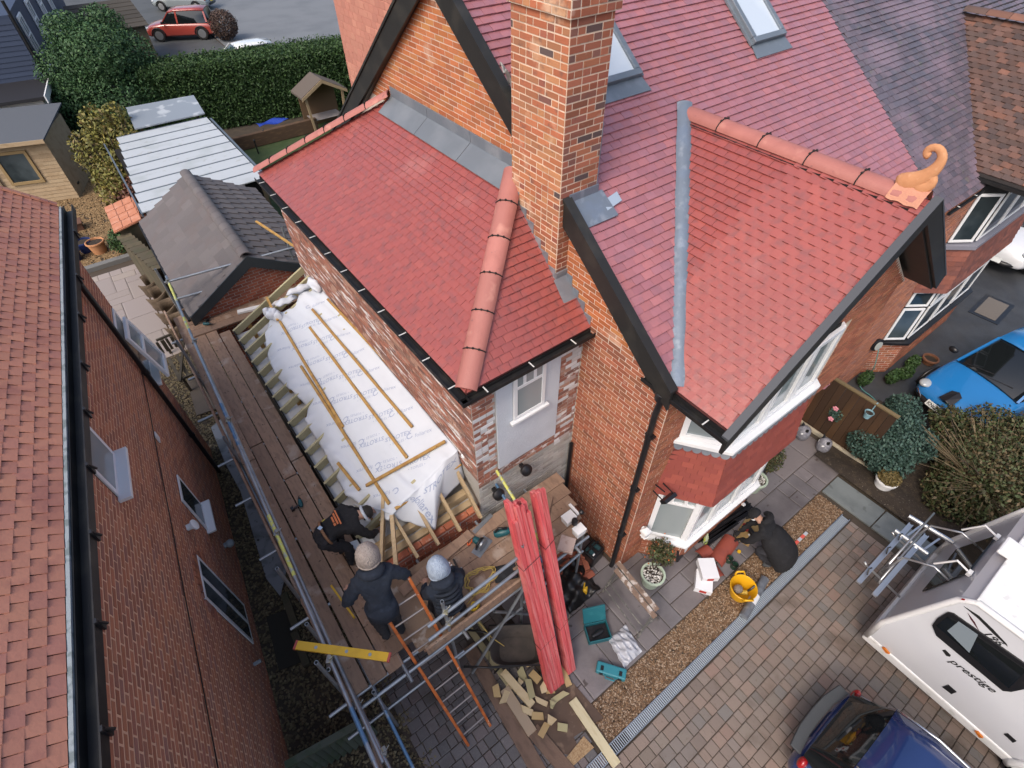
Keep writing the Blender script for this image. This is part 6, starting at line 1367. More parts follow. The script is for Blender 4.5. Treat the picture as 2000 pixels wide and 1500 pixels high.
# wicker chairs pushed together
M_wick = pmat('wicker_brown', rough=.8, palette=[(.13, .095, .065), (.11, .08, .055)], var=.1, bump=(70, .8, (1, 1, 3)))
wk = [(-.72, 16.35), (-.68, 15.55), (-.62, 14.75), (-.58, 13.95)]
for i, (x, y) in enumerate(wk):
    e = thing('wicker_chair', ('brown wicker garden chair nearest the board fence', 'second brown wicker chair from the board fence', 'third brown wicker chair from the board fence', 'brown wicker chair nearest the slatted bench')[i], 'chair', (x, y, 0), R(165), 'wicker chairs pushed together in the passage', local=True)
    m = MB(); rings = []
    for z, rr in ((.30, .30), (.45, .31), (.62, .34), (.72, .36), (.73, .34), (.62, .31), (.46, .28)):
        rings.append([V(rr*1.05*math.cos(t), rr*math.sin(t), z+(.20*max(0, -math.cos(t)) if z > .6 else 0)) for t in np.linspace(R(40), R(320), 22)])
    m.loft(rings, closed=False, caps=False); m.obj('backrest', M_wick, e, smooth=True, solid=.02)
    m = MB(); m.lathe([(.001, .38), (.30, .38), (.31, .35), (.30, .30), (.001, .30)], (0, 0, 0), 20, caps=False); m.obj('seat', M_wick, e, smooth='auto')
    for (a_, b_) in ((.22, .2), (.22, -.2), (-.22, .2), (-.22, -.2)): m = MB(); m.tube([(a_*.9, b_*.9, .30), (a_, b_, 0)], .02, 8); m.obj('leg', M_wick, e)
bn = thing('slatted_bench', 'dark slatted garden bench folded beside the left house', 'bench', (-.95, 12.8, 0))
M_dkwood = pmat('wood_dark', (.045, .038, .028), .8, stains=[(5, .5, .65, (.08, .07, .05), .6)])
for i in range(5): p = onz(330+i*16, 700-i*6, .42); q = onz(352+i*16, 742-i*8, .42); m = MB(); m.beam(p, q, .075, .03); m.obj('slat', M_dkwood, bn)
for q0, q1 in (((305, 665), (365, 640)), ((360, 738), (402, 718)), ((360, 645), (352, 745))): m = MB(); m.beam(onz(*q0, .5), onz(*q1, .5), .05, .05); m.obj('rail', M_dkwood, bn)
for q0 in ((318, 665), (360, 650), (358, 740), (398, 722)): p = onz(*q0, .45); m = MB(); m.box((p[0]-.03, p[1]-.03, 0), (p[0]+.03, p[1]+.03, .48)); m.obj('leg', M_dkwood, bn)
for i in range(7): 
    m = MB(); p = onz(308+i*9, 672-i*4, .75); m.box((p[0]-.03, p[1]-.02, .45), (p[0]+.03, p[1]+.02, .8)); m.obj('backrest_slat', M_dkwood, bn)
for i, (a_, b_, c_, d_) in enumerate((((365, 742), (398, 730), (432, 795), (384, 812)), )):
    pts = [onz(*q, .03) for q in (a_, b_, c_, d_)]; m = MB(); m.prism([(p[0], p[1], .01) for p in pts], (0, 0, .03)); tag(m.obj('board_sheet', pmat('ply_grey_brown', (.095, .08, .068), .8, stains=[(3, .5, .65, (.07, .058, .05), .7)])), 'grey brown plywood sheet lying on the ground behind the bench', 'board')
# --- summerhouse
sh = thing('summerhouse', 'pale timber summerhouse with dark felt roof and glazed doors', 'summerhouse', (-3.7, 26, 0))
M_clad = pmat('cladding_pale', rough=.75, palette=[(.40, .30, .19), (.36, .265, .165), (.43, .33, .21)], var=.08, stains=[(5, .5, .65, (.30, .21, .12), .6)], bump=(20, .2))
sa, sb = V(-6.2, 26.55, 0), V(-1.70, 24.95, 0); sd = nrm(sb-sa); sn = np.cross(sd, (0, 0, 1)); SLn = np.linalg.norm(sb-sa)
m = MB(); m.hexa([sa, sb, sb-sn*2.4, sa-sn*2.4]+[p+V(0, 0, 2.2) for p in (sa, sb, sb-sn*2.4, sa-sn*2.4)]); m.obj('wall', M_clad, sh)
for i in range(17):
    z = .02+i*.128; m = MB(); m.hexa([sa+sn*.0+V(0, 0, z), sb+V(0, 0, z), sb+sn*.018+V(0, 0, z), sa+sn*.018+V(0, 0, z)]+[p+V(0, 0, .120) for p in (sa+sn*.004, sb+sn*.004, sb+sn*.006, sa+sn*.006)][0:0]+[sa+V(0, 0, z+.122), sb+V(0, 0, z+.122), sb+sn*.006+V(0, 0, z+.122), sa+sn*.006+V(0, 0, z+.122)]); m.obj('board', M_clad, sh)
m = MB(); m.hexa([sa+sn*.35-sd*.1+V(0, 0, 2.21), sb+sn*.35+sd*.15+V(0, 0, 2.21), sb-sn*2.6+sd*.15+V(0, 0, 2.45), sa-sn*2.6-sd*.1+V(0, 0, 2.45)]+[p+V(0, 0, .05) for p in (sa+sn*.35-sd*.1+V(0, 0, 2.21), sb+sn*.35+sd*.15+V(0, 0, 2.21), sb-sn*2.6+sd*.15+V(0, 0, 2.45), sa-sn*2.6-sd*.1+V(0, 0, 2.45))]); m.obj('roof', pmat('felt_grey', (.085, .095, .11), .85, bump=(60, .3)), sh)
m = MB(); m.hexa([sa+sn*d-sd*.1+V(0, 0, z) for z in (2.13, 2.262) for d in (.352, .37)][0:0] or [sa+sn*.352+V(0, 0, 2.14), sb+sn*.352+sd*.15+V(0, 0, 2.14), sb+sn*.375+sd*.15+V(0, 0, 2.14), sa+sn*.375+V(0, 0, 2.14), sa+sn*.352+V(0, 0, 2.27), sb+sn*.352+sd*.15+V(0, 0, 2.27), sb+sn*.375+sd*.15+V(0, 0, 2.27), sa+sn*.375+V(0, 0, 2.27)]); m.obj('fascia', M_clad, sh)
window(sh, sb-sd*1.75+sn*.02+V(0, 0, .75), sd, sn, 1.05, 1.15, pmat('frame_timber', (.30, .21, .10), .7), M_glass, fw=.10, depth=.05)
for k_ in range(2): window(sh, sb-sd*(3.75-k_*.86)+sn*.02+V(0, 0, .10), sd, sn, .84, 1.95, MATS['frame_timber'], M_glass, fw=.10, depth=.05, name='door')
m = MB(); m.beam(sb-sd*2.05+sn*.06+V(0, 0, .05), sb-sd*2.05+sn*.06+V(0, 0, 2.1), .09, .05); m.obj('post', M_clad, sh)
# --- arbour, raised bed, lawn bits
ab_ = thing('garden_arbour', 'small timber arbour with felt gable roof and slatted bench against the hedge', 'arbour', (8.6, 25.9, 0))
bx = V(8.55, 25.7, 0)
for s in (-1, 1):
    m = MB(); m.prism([bx+V(s*1.05, -.6, 1.45), bx+V(s*1.05, -.6, 1.53), bx+V(0, -.6, 2.1), bx+V(0, -.6, 2.02)], (0, 1.25, 0)); m.obj('roof', pmat('felt_brown', (.11, .09, .075), .9), ab_)
    m = MB(); m.prism([bx+V(s*1.05, -.63, 1.38), bx+V(s*1.05, -.63, 1.5), bx+V(0, -.63, 2.08), bx+V(0, -.63, 1.94)], (0, .03, 0)); m.obj('bargeboard', pmat('arbour_timber', (.30, .22, .13), .8), ab_)
    m = MB(); m.beam(bx+V(s*.75, -.45, 0), bx+V(s*.85, -.5, 1.5), .09, .09); m.obj('post', MATS['arbour_timber'], ab_)
m = MB(); m.box(bx+V(-.85, .5, 0), bx+V(.85, .55, 1.6)); m.obj('back_panel', pmat('arbour_back', (.14, .085, .045), .8), ab_)
for i in range(6): m = MB(); m.box(bx+V(-.7, -.35+.14*i, .42+.02), bx+V(.7, -.25+.14*i, .46)); m.obj('slat', pmat('slat_grey', (.28, .25, .24), .7), ab_)
m = MB(); m.box((4.2, 25.35, 0), (8.0, 25.55, .55)); tag(m.obj('sleeper_wall', pmat('sleeper_brown', (.085, .05, .03), .85, stains=[(4, .5, .65, (.15, .09, .045), .6, 5, (1, 1, 4))]), None, bevel=.02), 'low timber sleeper wall in front of the hedge', 'retaining wall')
m = MB(); m.grid(lambda u, v: (5.6+1.3*u, 25.75+.5*v, .62+.05*math.sin(8*u+3*v)), 10, 5); tag(m.obj('blue_sheet', pmat('blue_plastic', (.02, .05, .30), .4), None, solid=.01), 'crumpled blue plastic sheet on the raised bed', 'sheet')
for i, q in enumerate(((505, 300), (522, 280), (465, 300))): p = onz(*q, 0); m = MB(); m.tube([(p[0], p[1], 0), (p[0], p[1], .5)], .03, 8); m.sphere((p[0], p[1], .54), .05, 8, 6); tag(m.obj('garden_light', M_black, None, smooth='auto'), ('black stake light on the lawn nearest the extension ridge', 'black stake light beside the sleeper wall', 'small stake light at the edge of the carport roof')[i], 'garden light', 'stake lights on the lawn')
# --- navy clad house at the far left
nh = thing('navy_house', 'dark navy clad house with white windows behind the summerhouse', 'house', (-5, 38, 0))
M_navy = pmat('cladding_navy', rough=.6, palette=[(.030, .045, .085), (.034, .050, .092), (.027, .042, .080)], var=.06)
nc = V(-.85, 30.6, 0); nd = nrm(V(.16, 1, 0)); nn_ = V(nd[1], -nd[0], 0); nu = -nn_
m = MB(); m.hexa([nc, nc+nu*12, nc+nu*12+nd*16, nc+nd*16]+[p+V(0, 0, 5.2) for p in (nc, nc+nu*12, nc+nu*12+nd*16, nc+nd*16)]); m.v = [(x, y, min(z, 4.75)) for (x, y, z) in m.v]; m.obj('wall', M_navy, nh)
fr_ = nrm(np.cross(nu, (0, 0, 1))); fr_ = -nd
for i in range(27):
    z = .05+i*.17; m = MB(); a_, b_ = nc+fr_*.0, nc+nu*9; m.hexa([a_+V(0, 0, z), b_+V(0, 0, z), b_+fr_*.03+V(0, 0, z), a_+fr_*.03+V(0, 0, z), a_+V(0, 0, z+.165), b_+V(0, 0, z+.165), b_+fr_*.01+V(0, 0, z+.165), a_+fr_*.01+V(0, 0, z+.165)]); m.obj('cladding_board', M_navy, nh)
for k_ in range(4): window(nh, nc+nd*(1.0+k_*3.1)+nn_*.02+V(0, 0, 2.6), nd, nn_, 1.0, 1.9, M_upvc, M_glass, bars_h=[(1.2, .05, .95)], bars_v=[(.5, .05, 1.85)], fw=.12, depth=.06, sill=.2)
m = MB(); m.tube([nc+nn_*.08+V(0, 0, 5.2), nc+nn_*.08], .06, 8); m.obj('downpipe', M_black, nh)
for k_ in range(4): m = MB(); m.hexa([nc+nd*(2.4+k_*3.1)+nn_*.01, nc+nd*(3.6+k_*3.1)+nn_*.01, nc+nd*(3.6+k_*3.1)+nn_*.7, nc+nd*(2.4+k_*3.1)+nn_*.7]+[p+V(0, 0, 5.1) for p in (nc+nd*(2.4+k_*3.1)+nn_*.01, nc+nd*(3.6+k_*3.1)+nn_*.01, nc+nd*(3.6+k_*3.1)+nn_*.7, nc+nd*(2.4+k_*3.1)+nn_*.7)]) if k_ < 0 else None
m = MB(); m.hexa([nc+fr_*2.4+nu*7, nc+fr_*2.4, nc+fr_*.05, nc+fr_*.05+nu*7]+[p+V(0, 0, 2.5) for p in (nc+fr_*2.4+nu*7, nc+fr_*2.4, nc+fr_*.05, nc+fr_*.05+nu*7)]); m.obj('rear_room', pmat('render_cream', (.60, .57, .52), .9), nh)
m = MB(); m.hexa([nc+fr_*2.6+nu*7+V(0, 0, 2.51), nc+fr_*2.6+nn_*.15+V(0, 0, 2.51), nc+fr_*.05+nn_*.15+V(0, 0, 2.51), nc+fr_*.05+nu*7+V(0, 0, 2.51)]+[p+V(0, 0, 2.62) for p in (nc+fr_*2.6+nu*7, nc+fr_*2.6+nn_*.15, nc+fr_*.05+nn_*.15, nc+fr_*.05+nu*7)]); m.obj('flat_roof', pmat('felt_black', (.018, .018, .022), .6), nh)
m = MB(); m.hexa([nc+fr_*2.65+nn_*.16+V(0, 0, 2.4), nc+fr_*.0+nn_*.16+V(0, 0, 2.4), nc+fr_*.0+nn_*.2+V(0, 0, 2.4), nc+fr_*2.65+nn_*.2+V(0, 0, 2.4)]+[p+V(0, 0, 2.66) for p in (nc+fr_*2.65+nn_*.16, nc+nn_*.16, nc+nn_*.2, nc+fr_*2.65+nn_*.2)]); m.obj('fascia', M_upvc, nh)
# timber shed roof behind the tree, fence line
shd = thing('timber_shed', 'weathered shed with a dark planked roof behind the evergreen tree', 'shed', (3.2, 42, 0))
p0 = V(1.6, 40.5, 0)
m = MB(); m.box(p0, p0+V(3.0, 3.4, 2.0)); m.obj('wall', M_weath, shd)
for i in range(7): m = MB(); m.hexa([p0+V(-.2, -.2+.54*i, 1.95+.10*i), p0+V(3.2, -.2+.54*i, 1.95+.10*i), p0+V(3.2, .36+.54*i, 2.03+.10*i), p0+V(-.2, .36+.54*i, 2.03+.10*i)]+[q+V(0, 0, .04) for q in (p0+V(-.2, -.2+.54*i, 1.95+.10*i), p0+V(3.2, -.2+.54*i, 1.95+.10*i), p0+V(3.2, .36+.54*i, 2.03+.10*i), p0+V(-.2, .36+.54*i, 2.03+.10*i))]); m.obj('roof_plank', pmat('plank_dark', (.055, .048, .038), .9, var=.15), shd)
# wooden fence panel between the two drives, hanging pots, kerb
fp = thing('fence_panel', 'dark brown timber fence panel between the two drives', 'fence', (10.0, 1.8, 0))
M_fence = pmat('fence_stain_brown', rough=.75, palette=[(.055, .028, .014), (.07, .036, .017), (.042, .023, .013), (.085, .044, .020)], var=.15, stains=[(3, .5, .66, (.045, .025, .014), .7, 5, (1, 1, .3))], bump=(25, .3))
for i in range(11):
    y = 2.50-i*.148; m = MB(); m.box((9.985-.012*(i % 2), y-.142, .06), (10.01-.012*(i % 2), y, 1.52)); m.obj('board', M_fence, fp, bevel=.003)
m = MB(); m.box((9.96, .86, 1.525), (10.04, 2.52, 1.56)); m.obj('capping', pmat('cap_pale', (.16, .12, .06), .8), fp)
m = MB(); m.box((9.90, .7, 0), (9.97, 2.52, .10)); o = m.obj('edging_kerb', pmat('kerb_cream', (.45, .40, .30), .8, stains=[(5, .5, .65, (.35, .33, .27), .7)]), None, bevel=.015); tag(o, 'cream concrete edging at the foot of the wooden fence panel', 'kerb')
def hang_pot(label, q, mat):
    p = onx(*q, 9.90); e = thing('hanging_pot', label, 'pot', p, 0, 'pots hanging on the fence panel'); m = MB()
    m.lathe([(.06, -.09), (.085, .06), (.09, .06), (.09, .05), (.078, .055), (.06, -.06)], p+V(-.02, 0, 0), 18, caps=False); m.obj('bucket', mat, e, smooth='auto'); m = MB(); m.lathe([(.001, .03), (.08, .03)], p+V(-.02, 0, 0), 16, caps=False); m.obj('compost', M_bed, e)
    m = MB(); m.tube([p+V(.06, 0, .05), p+V(.075, -.0, 1.555-p[2]), p+V(.11, 0, 1.57-p[2]), p+V(.15, 0, 1.54-p[2])], .010, 6); m.obj('hook', mat, e)
hang_pot('small pink metal pot hanging on the fence panel', (1611, 750), pmat('enamel_pink', (.55, .25, .30), .4)); hang_pot('small pale blue metal pot hanging on the fence panel', (1697, 808), pmat('enamel_blue', (.22, .38, .44), .4))
p = onx(1633, 808, 9.93); fl_ = thing('flower_ornament', 'metal flower wall ornament with pink blooms on the fence panel', 'ornament', p)
m = MB()
for i in range(10): a0 = i*.63; m.tube([p, p+V(-.03, .10*math.cos(a0), .13*math.sin(a0)), p+V(-.02, .17*math.cos(a0+.2), .20*math.sin(a0+.2))], .006, 4)
m.obj('stems', pmat('stem_olive', (.13, .11, .04), .6), fl_)
foliage('leaves', fl_, [((p[0]-.03, p[1], p[2]), (.03, .15, .18))], 160, .04, L_blue, .1, 41)
for (dy, dz) in ((.05, .16), (.02, -.15)):
    m = MB(); c = p+V(-.06, dy, dz)
    for i in range(5): a0 = 2*PI*i/5; m.sphere(c+V(0, .035*math.cos(a0), .035*math.sin(a0)), (.012, .03, .03), 8, 6)
    m.obj('bloom', pmat('bloom_pink', (.70, .28, .34), .5), fl_, smooth=True)
# owl and cat ornaments
def ornament(name, label, c, kind):
    e = thing(name, label, 'ornament', c, R(150), local=True); mt = pmat('ornament_grey', (.20, .20, .23), .45, stains=[(20, .5, .6, (.32, .32, .35), .7)])
    m = MB(); m.loft([[V(r*math.cos(t), r*1.05*math.sin(t), z) for t in np.linspace(0, 2*PI, 16, endpoint=False)] for (r, z) in ((.05, 0), (.11, .04), (.14, .14), (.135, .24), (.12, .32), (.06, .37), (.01, .385))]); m.obj('body', mt, e, smooth=True)
    for s in (-1, 1):
        m = MB(); m.lathe([(.045, 0), (.001, .12)], (.02, s*.075, .33), 8, axis=(.1, s*.4, 1)); m.obj('ear', M_black, e)
        m = MB(); m.lathe([(.04, 0), (.045, .012), (.02, .02)], (.09, s*.055, .27), 12, axis=(1, s*.2, .5)); m.obj('eye', M_upvc, e)
        m = MB(); m.sphere((.02, s*.06, .02), (.05, .03, .03), 8, 6); m.obj('foot', mt, e)
    return e
c = onz(1566, 850, .1); ornament('owl_ornament', 'round grey metal owl ornament on the patio beside the fence', (c[0], c[1], .005), 0)
c = onz(1606, 874, .1); ornament('owl_ornament', 'grey ornament with a wire hoop nearer the blue green conifer', (c[0], c[1], .005), 1)
# ================================================================== people
M_skin = pmat('skin', (.45, .26, .19), .55)
def cloth(n, c, r=.9): return pmat('cloth_'+n, c, r, stains=[(14, .5, .7, tuple(min(1, q*1.8) for q in c), .6)], bump=(11, 1.0))
def person(label, J, mats, bulk=1.0, hat=None, extras=None):
    """J: joint positions in world coordinates. One skinned surface for the whole figure, coloured by region."""
    e = thing('person', label, 'person', (J['ankle_l'][0], J['ankle_l'][1], min(J['ankle_l'][2], J['ankle_r'][2])-.06))
    P = {k: np.asarray(v, float) for k, v in J.items()}
    hd = nrm(P['head']-P['neck']); P['waist'] = (P['pelvis']*.5+P['chest']*.5)
    face = nrm(P.get('face', P['head']+V(0, 1, 0))-P['head']); face = nrm(face-hd*(face@hd)*.5)
    P['jaw'] = P['neck']+hd*.10+face*.015; P['skull'] = P['head']+hd*.02; P['crown'] = P['head']+hd*.09
    names = ['pelvis', 'waist', 'chest', 'neck', 'jaw', 'skull', 'crown']; rad = dict(pelvis=.150*bulk, waist=.140*bulk, chest=.165*bulk, neck=.058, jaw=.075, skull=.098, crown=.06)
    edges = [('pelvis', 'waist', 't'), ('waist', 'chest', 't'), ('chest', 'neck', 't'), ('neck', 'jaw', 's'), ('jaw', 'skull', 's'), ('skull', 'crown', 's')]
    for s in 'lr':
        for nme, r_ in (('shoulder', .088*bulk), ('elbow', .062*bulk), ('wrist', .042), ('hip', .112*bulk), ('knee', .082*bulk), ('ankle', .055), ('toe', .042)):
            k_ = nme+'_'+s
            if nme == 'toe' and k_ not in P: P[k_] = P['ankle_'+s]+nrm(V(face[0], face[1], 0))*.17+V(0, 0, -.035)
            names.append(k_); rad[k_] = r_
        edges += [('chest', 'shoulder_'+s, 't'), ('shoulder_'+s, 'elbow_'+s, 't'), ('elbow_'+s, 'wrist_'+s, 't'), ('pelvis', 'hip_'+s, 'l'), ('hip_'+s, 'knee_'+s, 'l'), ('knee_'+s, 'ankle_'+s, 'l'), ('ankle_'+s, 'toe_'+s, 'b')]
    idx = {n: i for i, n in enumerate(names)}
    me = bpy.data.meshes.new('sk'); me.from_pydata([tuple(P[n]) for n in names], [(idx[a], idx[b]) for a, b, _ in edges], [])
    o = bpy.data.objects.new('sk', me); col.objects.link(o)
    md = o.modifiers.new('skin', 'SKIN'); md.use_smooth_shade = True
    if not me.skin_vertices: me.skin_vertices.new()
    for n in names:
        sv = me.skin_vertices[0].data[idx[n]]; sv.radius = (rad[n], rad[n]*(.82 if n in ('waist', 'pelvis', 'chest') else 1)); sv.use_root = (n == 'pelvis')
    ms = o.modifiers.new('sub', 'SUBSURF'); ms.levels = 2; ms.render_levels = 2
    dg = bpy.context.evaluated_depsgraph_get(); m2 = bpy.data.meshes.new_from_object(o.evaluated_get(dg))
    vs = np.array([v.co for v in m2.vertices]); fs = [tuple(p.vertices) for p in m2.polygons]
    bpy.data.objects.remove(o); bpy.data.meshes.remove(m2); bpy.data.meshes.remove(me)
    tagf = []
    segs = [(P[a], P[b], t) for a, b, t in edges]
    for f in fs:
        c = vs[list(f)].mean(0); best = None
        for a, b, t in segs:
            d = b-a; k_ = np.clip((c-a)@d/(d@d), 0, 1); dist = np.linalg.norm(c-a-d*k_)
            if best is None or dist < best[0]: best = (dist, t)
        tagf.append(best[1])
    fold = .010*np.stack([np.sin(61*vs[:, 2]+23*vs[:, 1]), np.sin(57*vs[:, 0]+31*vs[:, 2]), np.sin(53*vs[:, 1]+37*vs[:, 0])], 1)*(np.linalg.norm(vs-P['skull'], axis=1) > .2)[:, None]; vs = vs+fold
    mb = MB(); mb.v = [tuple(v) for v in vs]; mb.f = list(fs)
    # creases in the cloth
    g = random.Random(int(abs(P['head'][0]*100)))
    # hands: palm and five separate bent fingers, joined into the same mesh; face features
    for s in 'lr':
        w = P['wrist_'+s]; fd = nrm(w-P['elbow_'+s]); side = nrm(np.cross(fd, (0, 0, 1)))*(1 if s == 'r' else -1); dn = nrm(np.cross(side, fd)); dn = dn if dn[2] < 0 else -dn
        k0 = len(mb.f); c = w+fd*.06
        mb.loft([[w+fd*t+side*x*q+dn*y for (x, y) in ((-1, -.014), (1, -.014), (1, .014), (-1, .014))] for t, q in ((.0, .026), (.04, .040), (.09, .042), (.10, .038))])
        for i, (off, ln) in enumerate(((-.033, .062), (-.011, .072), (.011, .070), (.032, .056))):
            b0 = w+fd*.095+side*off; mb.tube([b0, b0+fd*ln*.45+dn*.012, b0+fd*ln*.75+dn*.032, b0+fd*ln*.85+dn*.055], [.0095, .009, .0085, .007], 6)
        b0 = w+fd*.03+side*.038; mb.tube([b0, b0+side*.025+fd*.025+dn*.01, b0+side*.03+fd*.055+dn*.025], [.011, .010, .008], 6)
        tagf += ['s' if not mats.get('glove') else 'g']*(len(mb.f)-k0)
    k0 = len(mb.f); hc = P['skull']-hd*.005; lat = nrm(np.cross(face, hd))
    mb.sphere(hc+face*.105-hd*.02, (.014, .014, .02), 8, 6)
    for q in (-1, 1): mb.sphere(hc+lat*q*.098-hd*.015, (.018, .018, .032), 8, 6); mb.sphere(hc+lat*q*.035+face*.092+hd*.012, .012, 8, 6)
    mb.tube([hc+face*.095-hd*.062-lat*.022, hc+face*.10-hd*.064, hc+face*.095-hd*.062+lat*.022], .006, 6)
    tagf += ['s']*(len(mb.f)-k0)
    body = mb.obj('body', mats['t'], e, smooth=True); order = ['t', 'l', 's', 'b', 'g']
    for t in order[1:]: body.data.materials.append(mats.get(t) or (M_skin if t == 's' else mats['l']))
    body.data.polygons.foreach_set('material_index', [order.index(t) for t in tagf])
    if hat:
        kind, hm = hat; m = MB(); c0 = hc-hd*.015
        if kind == 'beanie': m.lathe([(.125, -.06), (.140, -.035), (.150, .02), (.148, .08), (.132, .14), (.102, .195), (.055, .235), (.004, .25)], c0-face*.018-hd*.02, 20, axis=hd-face*.42)
        if kind == 'beanie':
            m.v = [tuple(np.array(q)+.005*V(math.sin(70*q[0]+40*q[2]), math.sin(65*q[1]+30*q[0]), math.sin(80*q[2]))) for q in m.v]
            ax_ = nrm(hd-face*.42); _, s1, u1 = frame(ax_); cc0 = c0-face*.018-hd*.02-ax_*.045; m.tube([cc0+.137*(math.cos(t)*s1+math.sin(t)*u1) for t in np.linspace(0, 2*PI, 22)], .018, 8)
        if kind == 'cap':
            m.lathe([(.112, .0), (.115, .03), (.10, .08), (.06, .115), (.004, .125)], c0, 20, axis=hd-face*.05)
            m.hexa([c0+face*a_+lat*b_+hd*z for z in (.015, .027) for (a_, b_) in ((.09, -.07), (.19, -.045), (.19, .045), (.09, .07))])
        if kind == 'hair': m.lathe([(.100, -.05), (.108, .0), (.104, .05), (.07, .095), (.004, .112)], c0-face*.015, 18, axis=hd-face*.35)
        m.obj('hat' if kind != 'hair' else 'hair', hm, e, smooth=True)
    if extras: extras(e, P, face, hd)
    return e
C_blk, C_navy, C_trs = cloth('black', (.010, .010, .012)), cloth('navy', (.016, .022, .035)), cloth('charcoal', (.018, .018, .022))
C_grey = cloth('grey', (.030, .031, .036))
C_boot = pmat('boot_brown', (.07, .045, .03), .8)
PL0 = PZ+.06
# 1: bending over the open corner of the roof
def ex1(e, P, face, hd):
    ax = nrm(P['chest']-P['pelvis']); up = nrm(np.cross(ax, nrm(np.cross(V(0, 0, 1), ax))));  up = up if up[2] > 0 else -up; sd = nrm(np.cross(ax, up))
    m = MB(); c = P['pelvis']+ax*.06; m.tube([c+.185*(math.cos(t)*up*.86+math.sin(t)*sd) for t in np.linspace(0, 2*PI, 22)], .020, 8); b = m.obj('belt', pmat('leather_tan', (.20, .105, .055), .7), e, smooth=True)
    m = MB(); m.cbox(c+up*.17, (.05, .06, .02), .4); m.obj('buckle', M_chrome, b)
    m = MB(); m.cbox(c-up*.02-sd*.19+V(0, 0, -.12), (.12, .07, .22)); m.obj('tool_pouch', pmat('leather_dark', (.05, .03, .02), .8), e, bevel=.02)
    m = MB(); m.cbox(c-sd*.22+V(.04, -.03, -.02), (.06, .05, .06)); m.obj('tape_measure', pmat('tape_yellow', (.45, .36, .05), .4), e, bevel=.012)
    # back print
    q = P['chest']*.78+P['pelvis']*.22+up*(.165*.86+.012); m = MB()
    for i, (a0, a1, b0, b1) in enumerate(((-.13, .13, .035, .055), (-.10, .10, -.005, .02), (-.06, .04, -.045, -.02), (.055, .10, -.05, -.018))):
        m.hexa([q+sd*a_+ax*b_+up*z for z in (0, .004) for (a_, b_) in ((a0, b0), (a1, b0), (a1, b1), (a0, b1))])
    m.obj('back_print', pmat('print_orange', (.42, .13, .05), .8), e)
    m = MB(); m.tube([P['skull']-hd*.04+.112*(math.cos(t)*face+math.sin(t)*nrm(np.cross(face, hd))) for t in np.linspace(0, 2*PI, 18)], .022, 8); m.obj('snood', pmat('snood_pale', (.42, .46, .52), .9), e, smooth=True)
person('worker in black sweatshirt with orange back print bending over the open roof corner', dict(pelvis=(.00, 4.62, 2.60), chest=(.36, 4.60, 2.68), neck=(.54, 4.58, 2.66), head=(.66, 4.56, 2.60), face=(.9, 4.5, 2.2),
    shoulder_l=(.40, 4.78, 2.68), elbow_l=(.55, 4.82, 2.42), wrist_l=(.72, 4.76, 2.34), shoulder_r=(.42, 4.41, 2.64), elbow_r=(.56, 4.33, 2.38), wrist_r=(.70, 4.42, 2.22),
    hip_l=(-.02, 4.72, 2.54), knee_l=(.20, 4.70, 2.18), ankle_l=(.12, 4.70, PL0), hip_r=(-.02, 4.51, 2.54), knee_r=(.24, 4.47, 2.18), ankle_r=(.16, 4.43, PL0), toe_l=(.29, 4.70, PL0-.03), toe_r=(.33, 4.43, PL0-.03)),
    dict(t=C_blk, l=C_trs, b=C_boot), 1.02, ('hair', pmat('hair_dark', (.012, .010, .009), .7)), ex1)
# 2: standing, leaning forward, beige beanie
def hood(mt):
    def f(e, P, face, hd):
        if mt is C_navy and P['pelvis'][2] > 2.5:
            m = MB(); c = P['hip_l']*.5+P['hip_r']*.5; la_ = nrm(P['hip_r']-P['hip_l']); fw_ = nrm(np.cross((0, 0, 1), la_)); m.loft([[c+V(0, 0, z)+la_*a_*math.cos(t)+fw_*b_*math.sin(t) for t in np.linspace(0, 2*PI, 20, endpoint=False)] for (z, a_, b_) in ((-.10, .185, .145), (-.08, .205, .165), (.05, .205, .165), (.2, .20, .155))]); m.obj('jacket_hem', mt, e, smooth=True)
        c = P['neck']-face*.05; lat = nrm(np.cross(face, hd)); m = MB()
        m.tube([c+lat*.13*math.cos(t)-face*(.02+.10*math.sin(t))+hd*(.01-.03*math.sin(t)) for t in np.linspace(-.2, PI+.2, 12)], [.03, .045, .055, .06, .065, .068, .068, .065, .06, .055, .045, .03], 8); m.obj('hood', mt, e, smooth=True)
    return f
person('worker in beige beanie and navy jacket standing on the scaffold with elbows out', dict(pelvis=(.20, 3.16, 2.66), chest=(.27, 3.33, 3.08), neck=(.31, 3.43, 3.26), head=(.34, 3.50, 3.40), face=(.5, 4.1, 3.1),
    shoulder_l=(.08, 3.38, 3.16), elbow_l=(-.14, 3.33, 2.92), wrist_l=(-.04, 3.55, 2.80), shoulder_r=(.48, 3.30, 3.14), elbow_r=(.66, 3.22, 2.90), wrist_r=(.55, 3.45, 2.80),
    hip_l=(.11, 3.17, 2.60), knee_l=(.10, 3.24, 2.22), ankle_l=(.10, 3.12, PL0+.015), hip_r=(.29, 3.13, 2.60), knee_r=(.29, 3.18, 2.22), ankle_r=(.30, 3.06, PL0+.015)),
    dict(t=C_navy, l=C_grey, b=C_boot), 1.2, ('beanie', pmat('knit_beige', (.36, .31, .28), 1.0, spec=.05, bump=(70, 1.0, (1, 1, .3)), stains=[(30, .45, .6, (.28, .24, .22), .6)])), hood(C_navy))
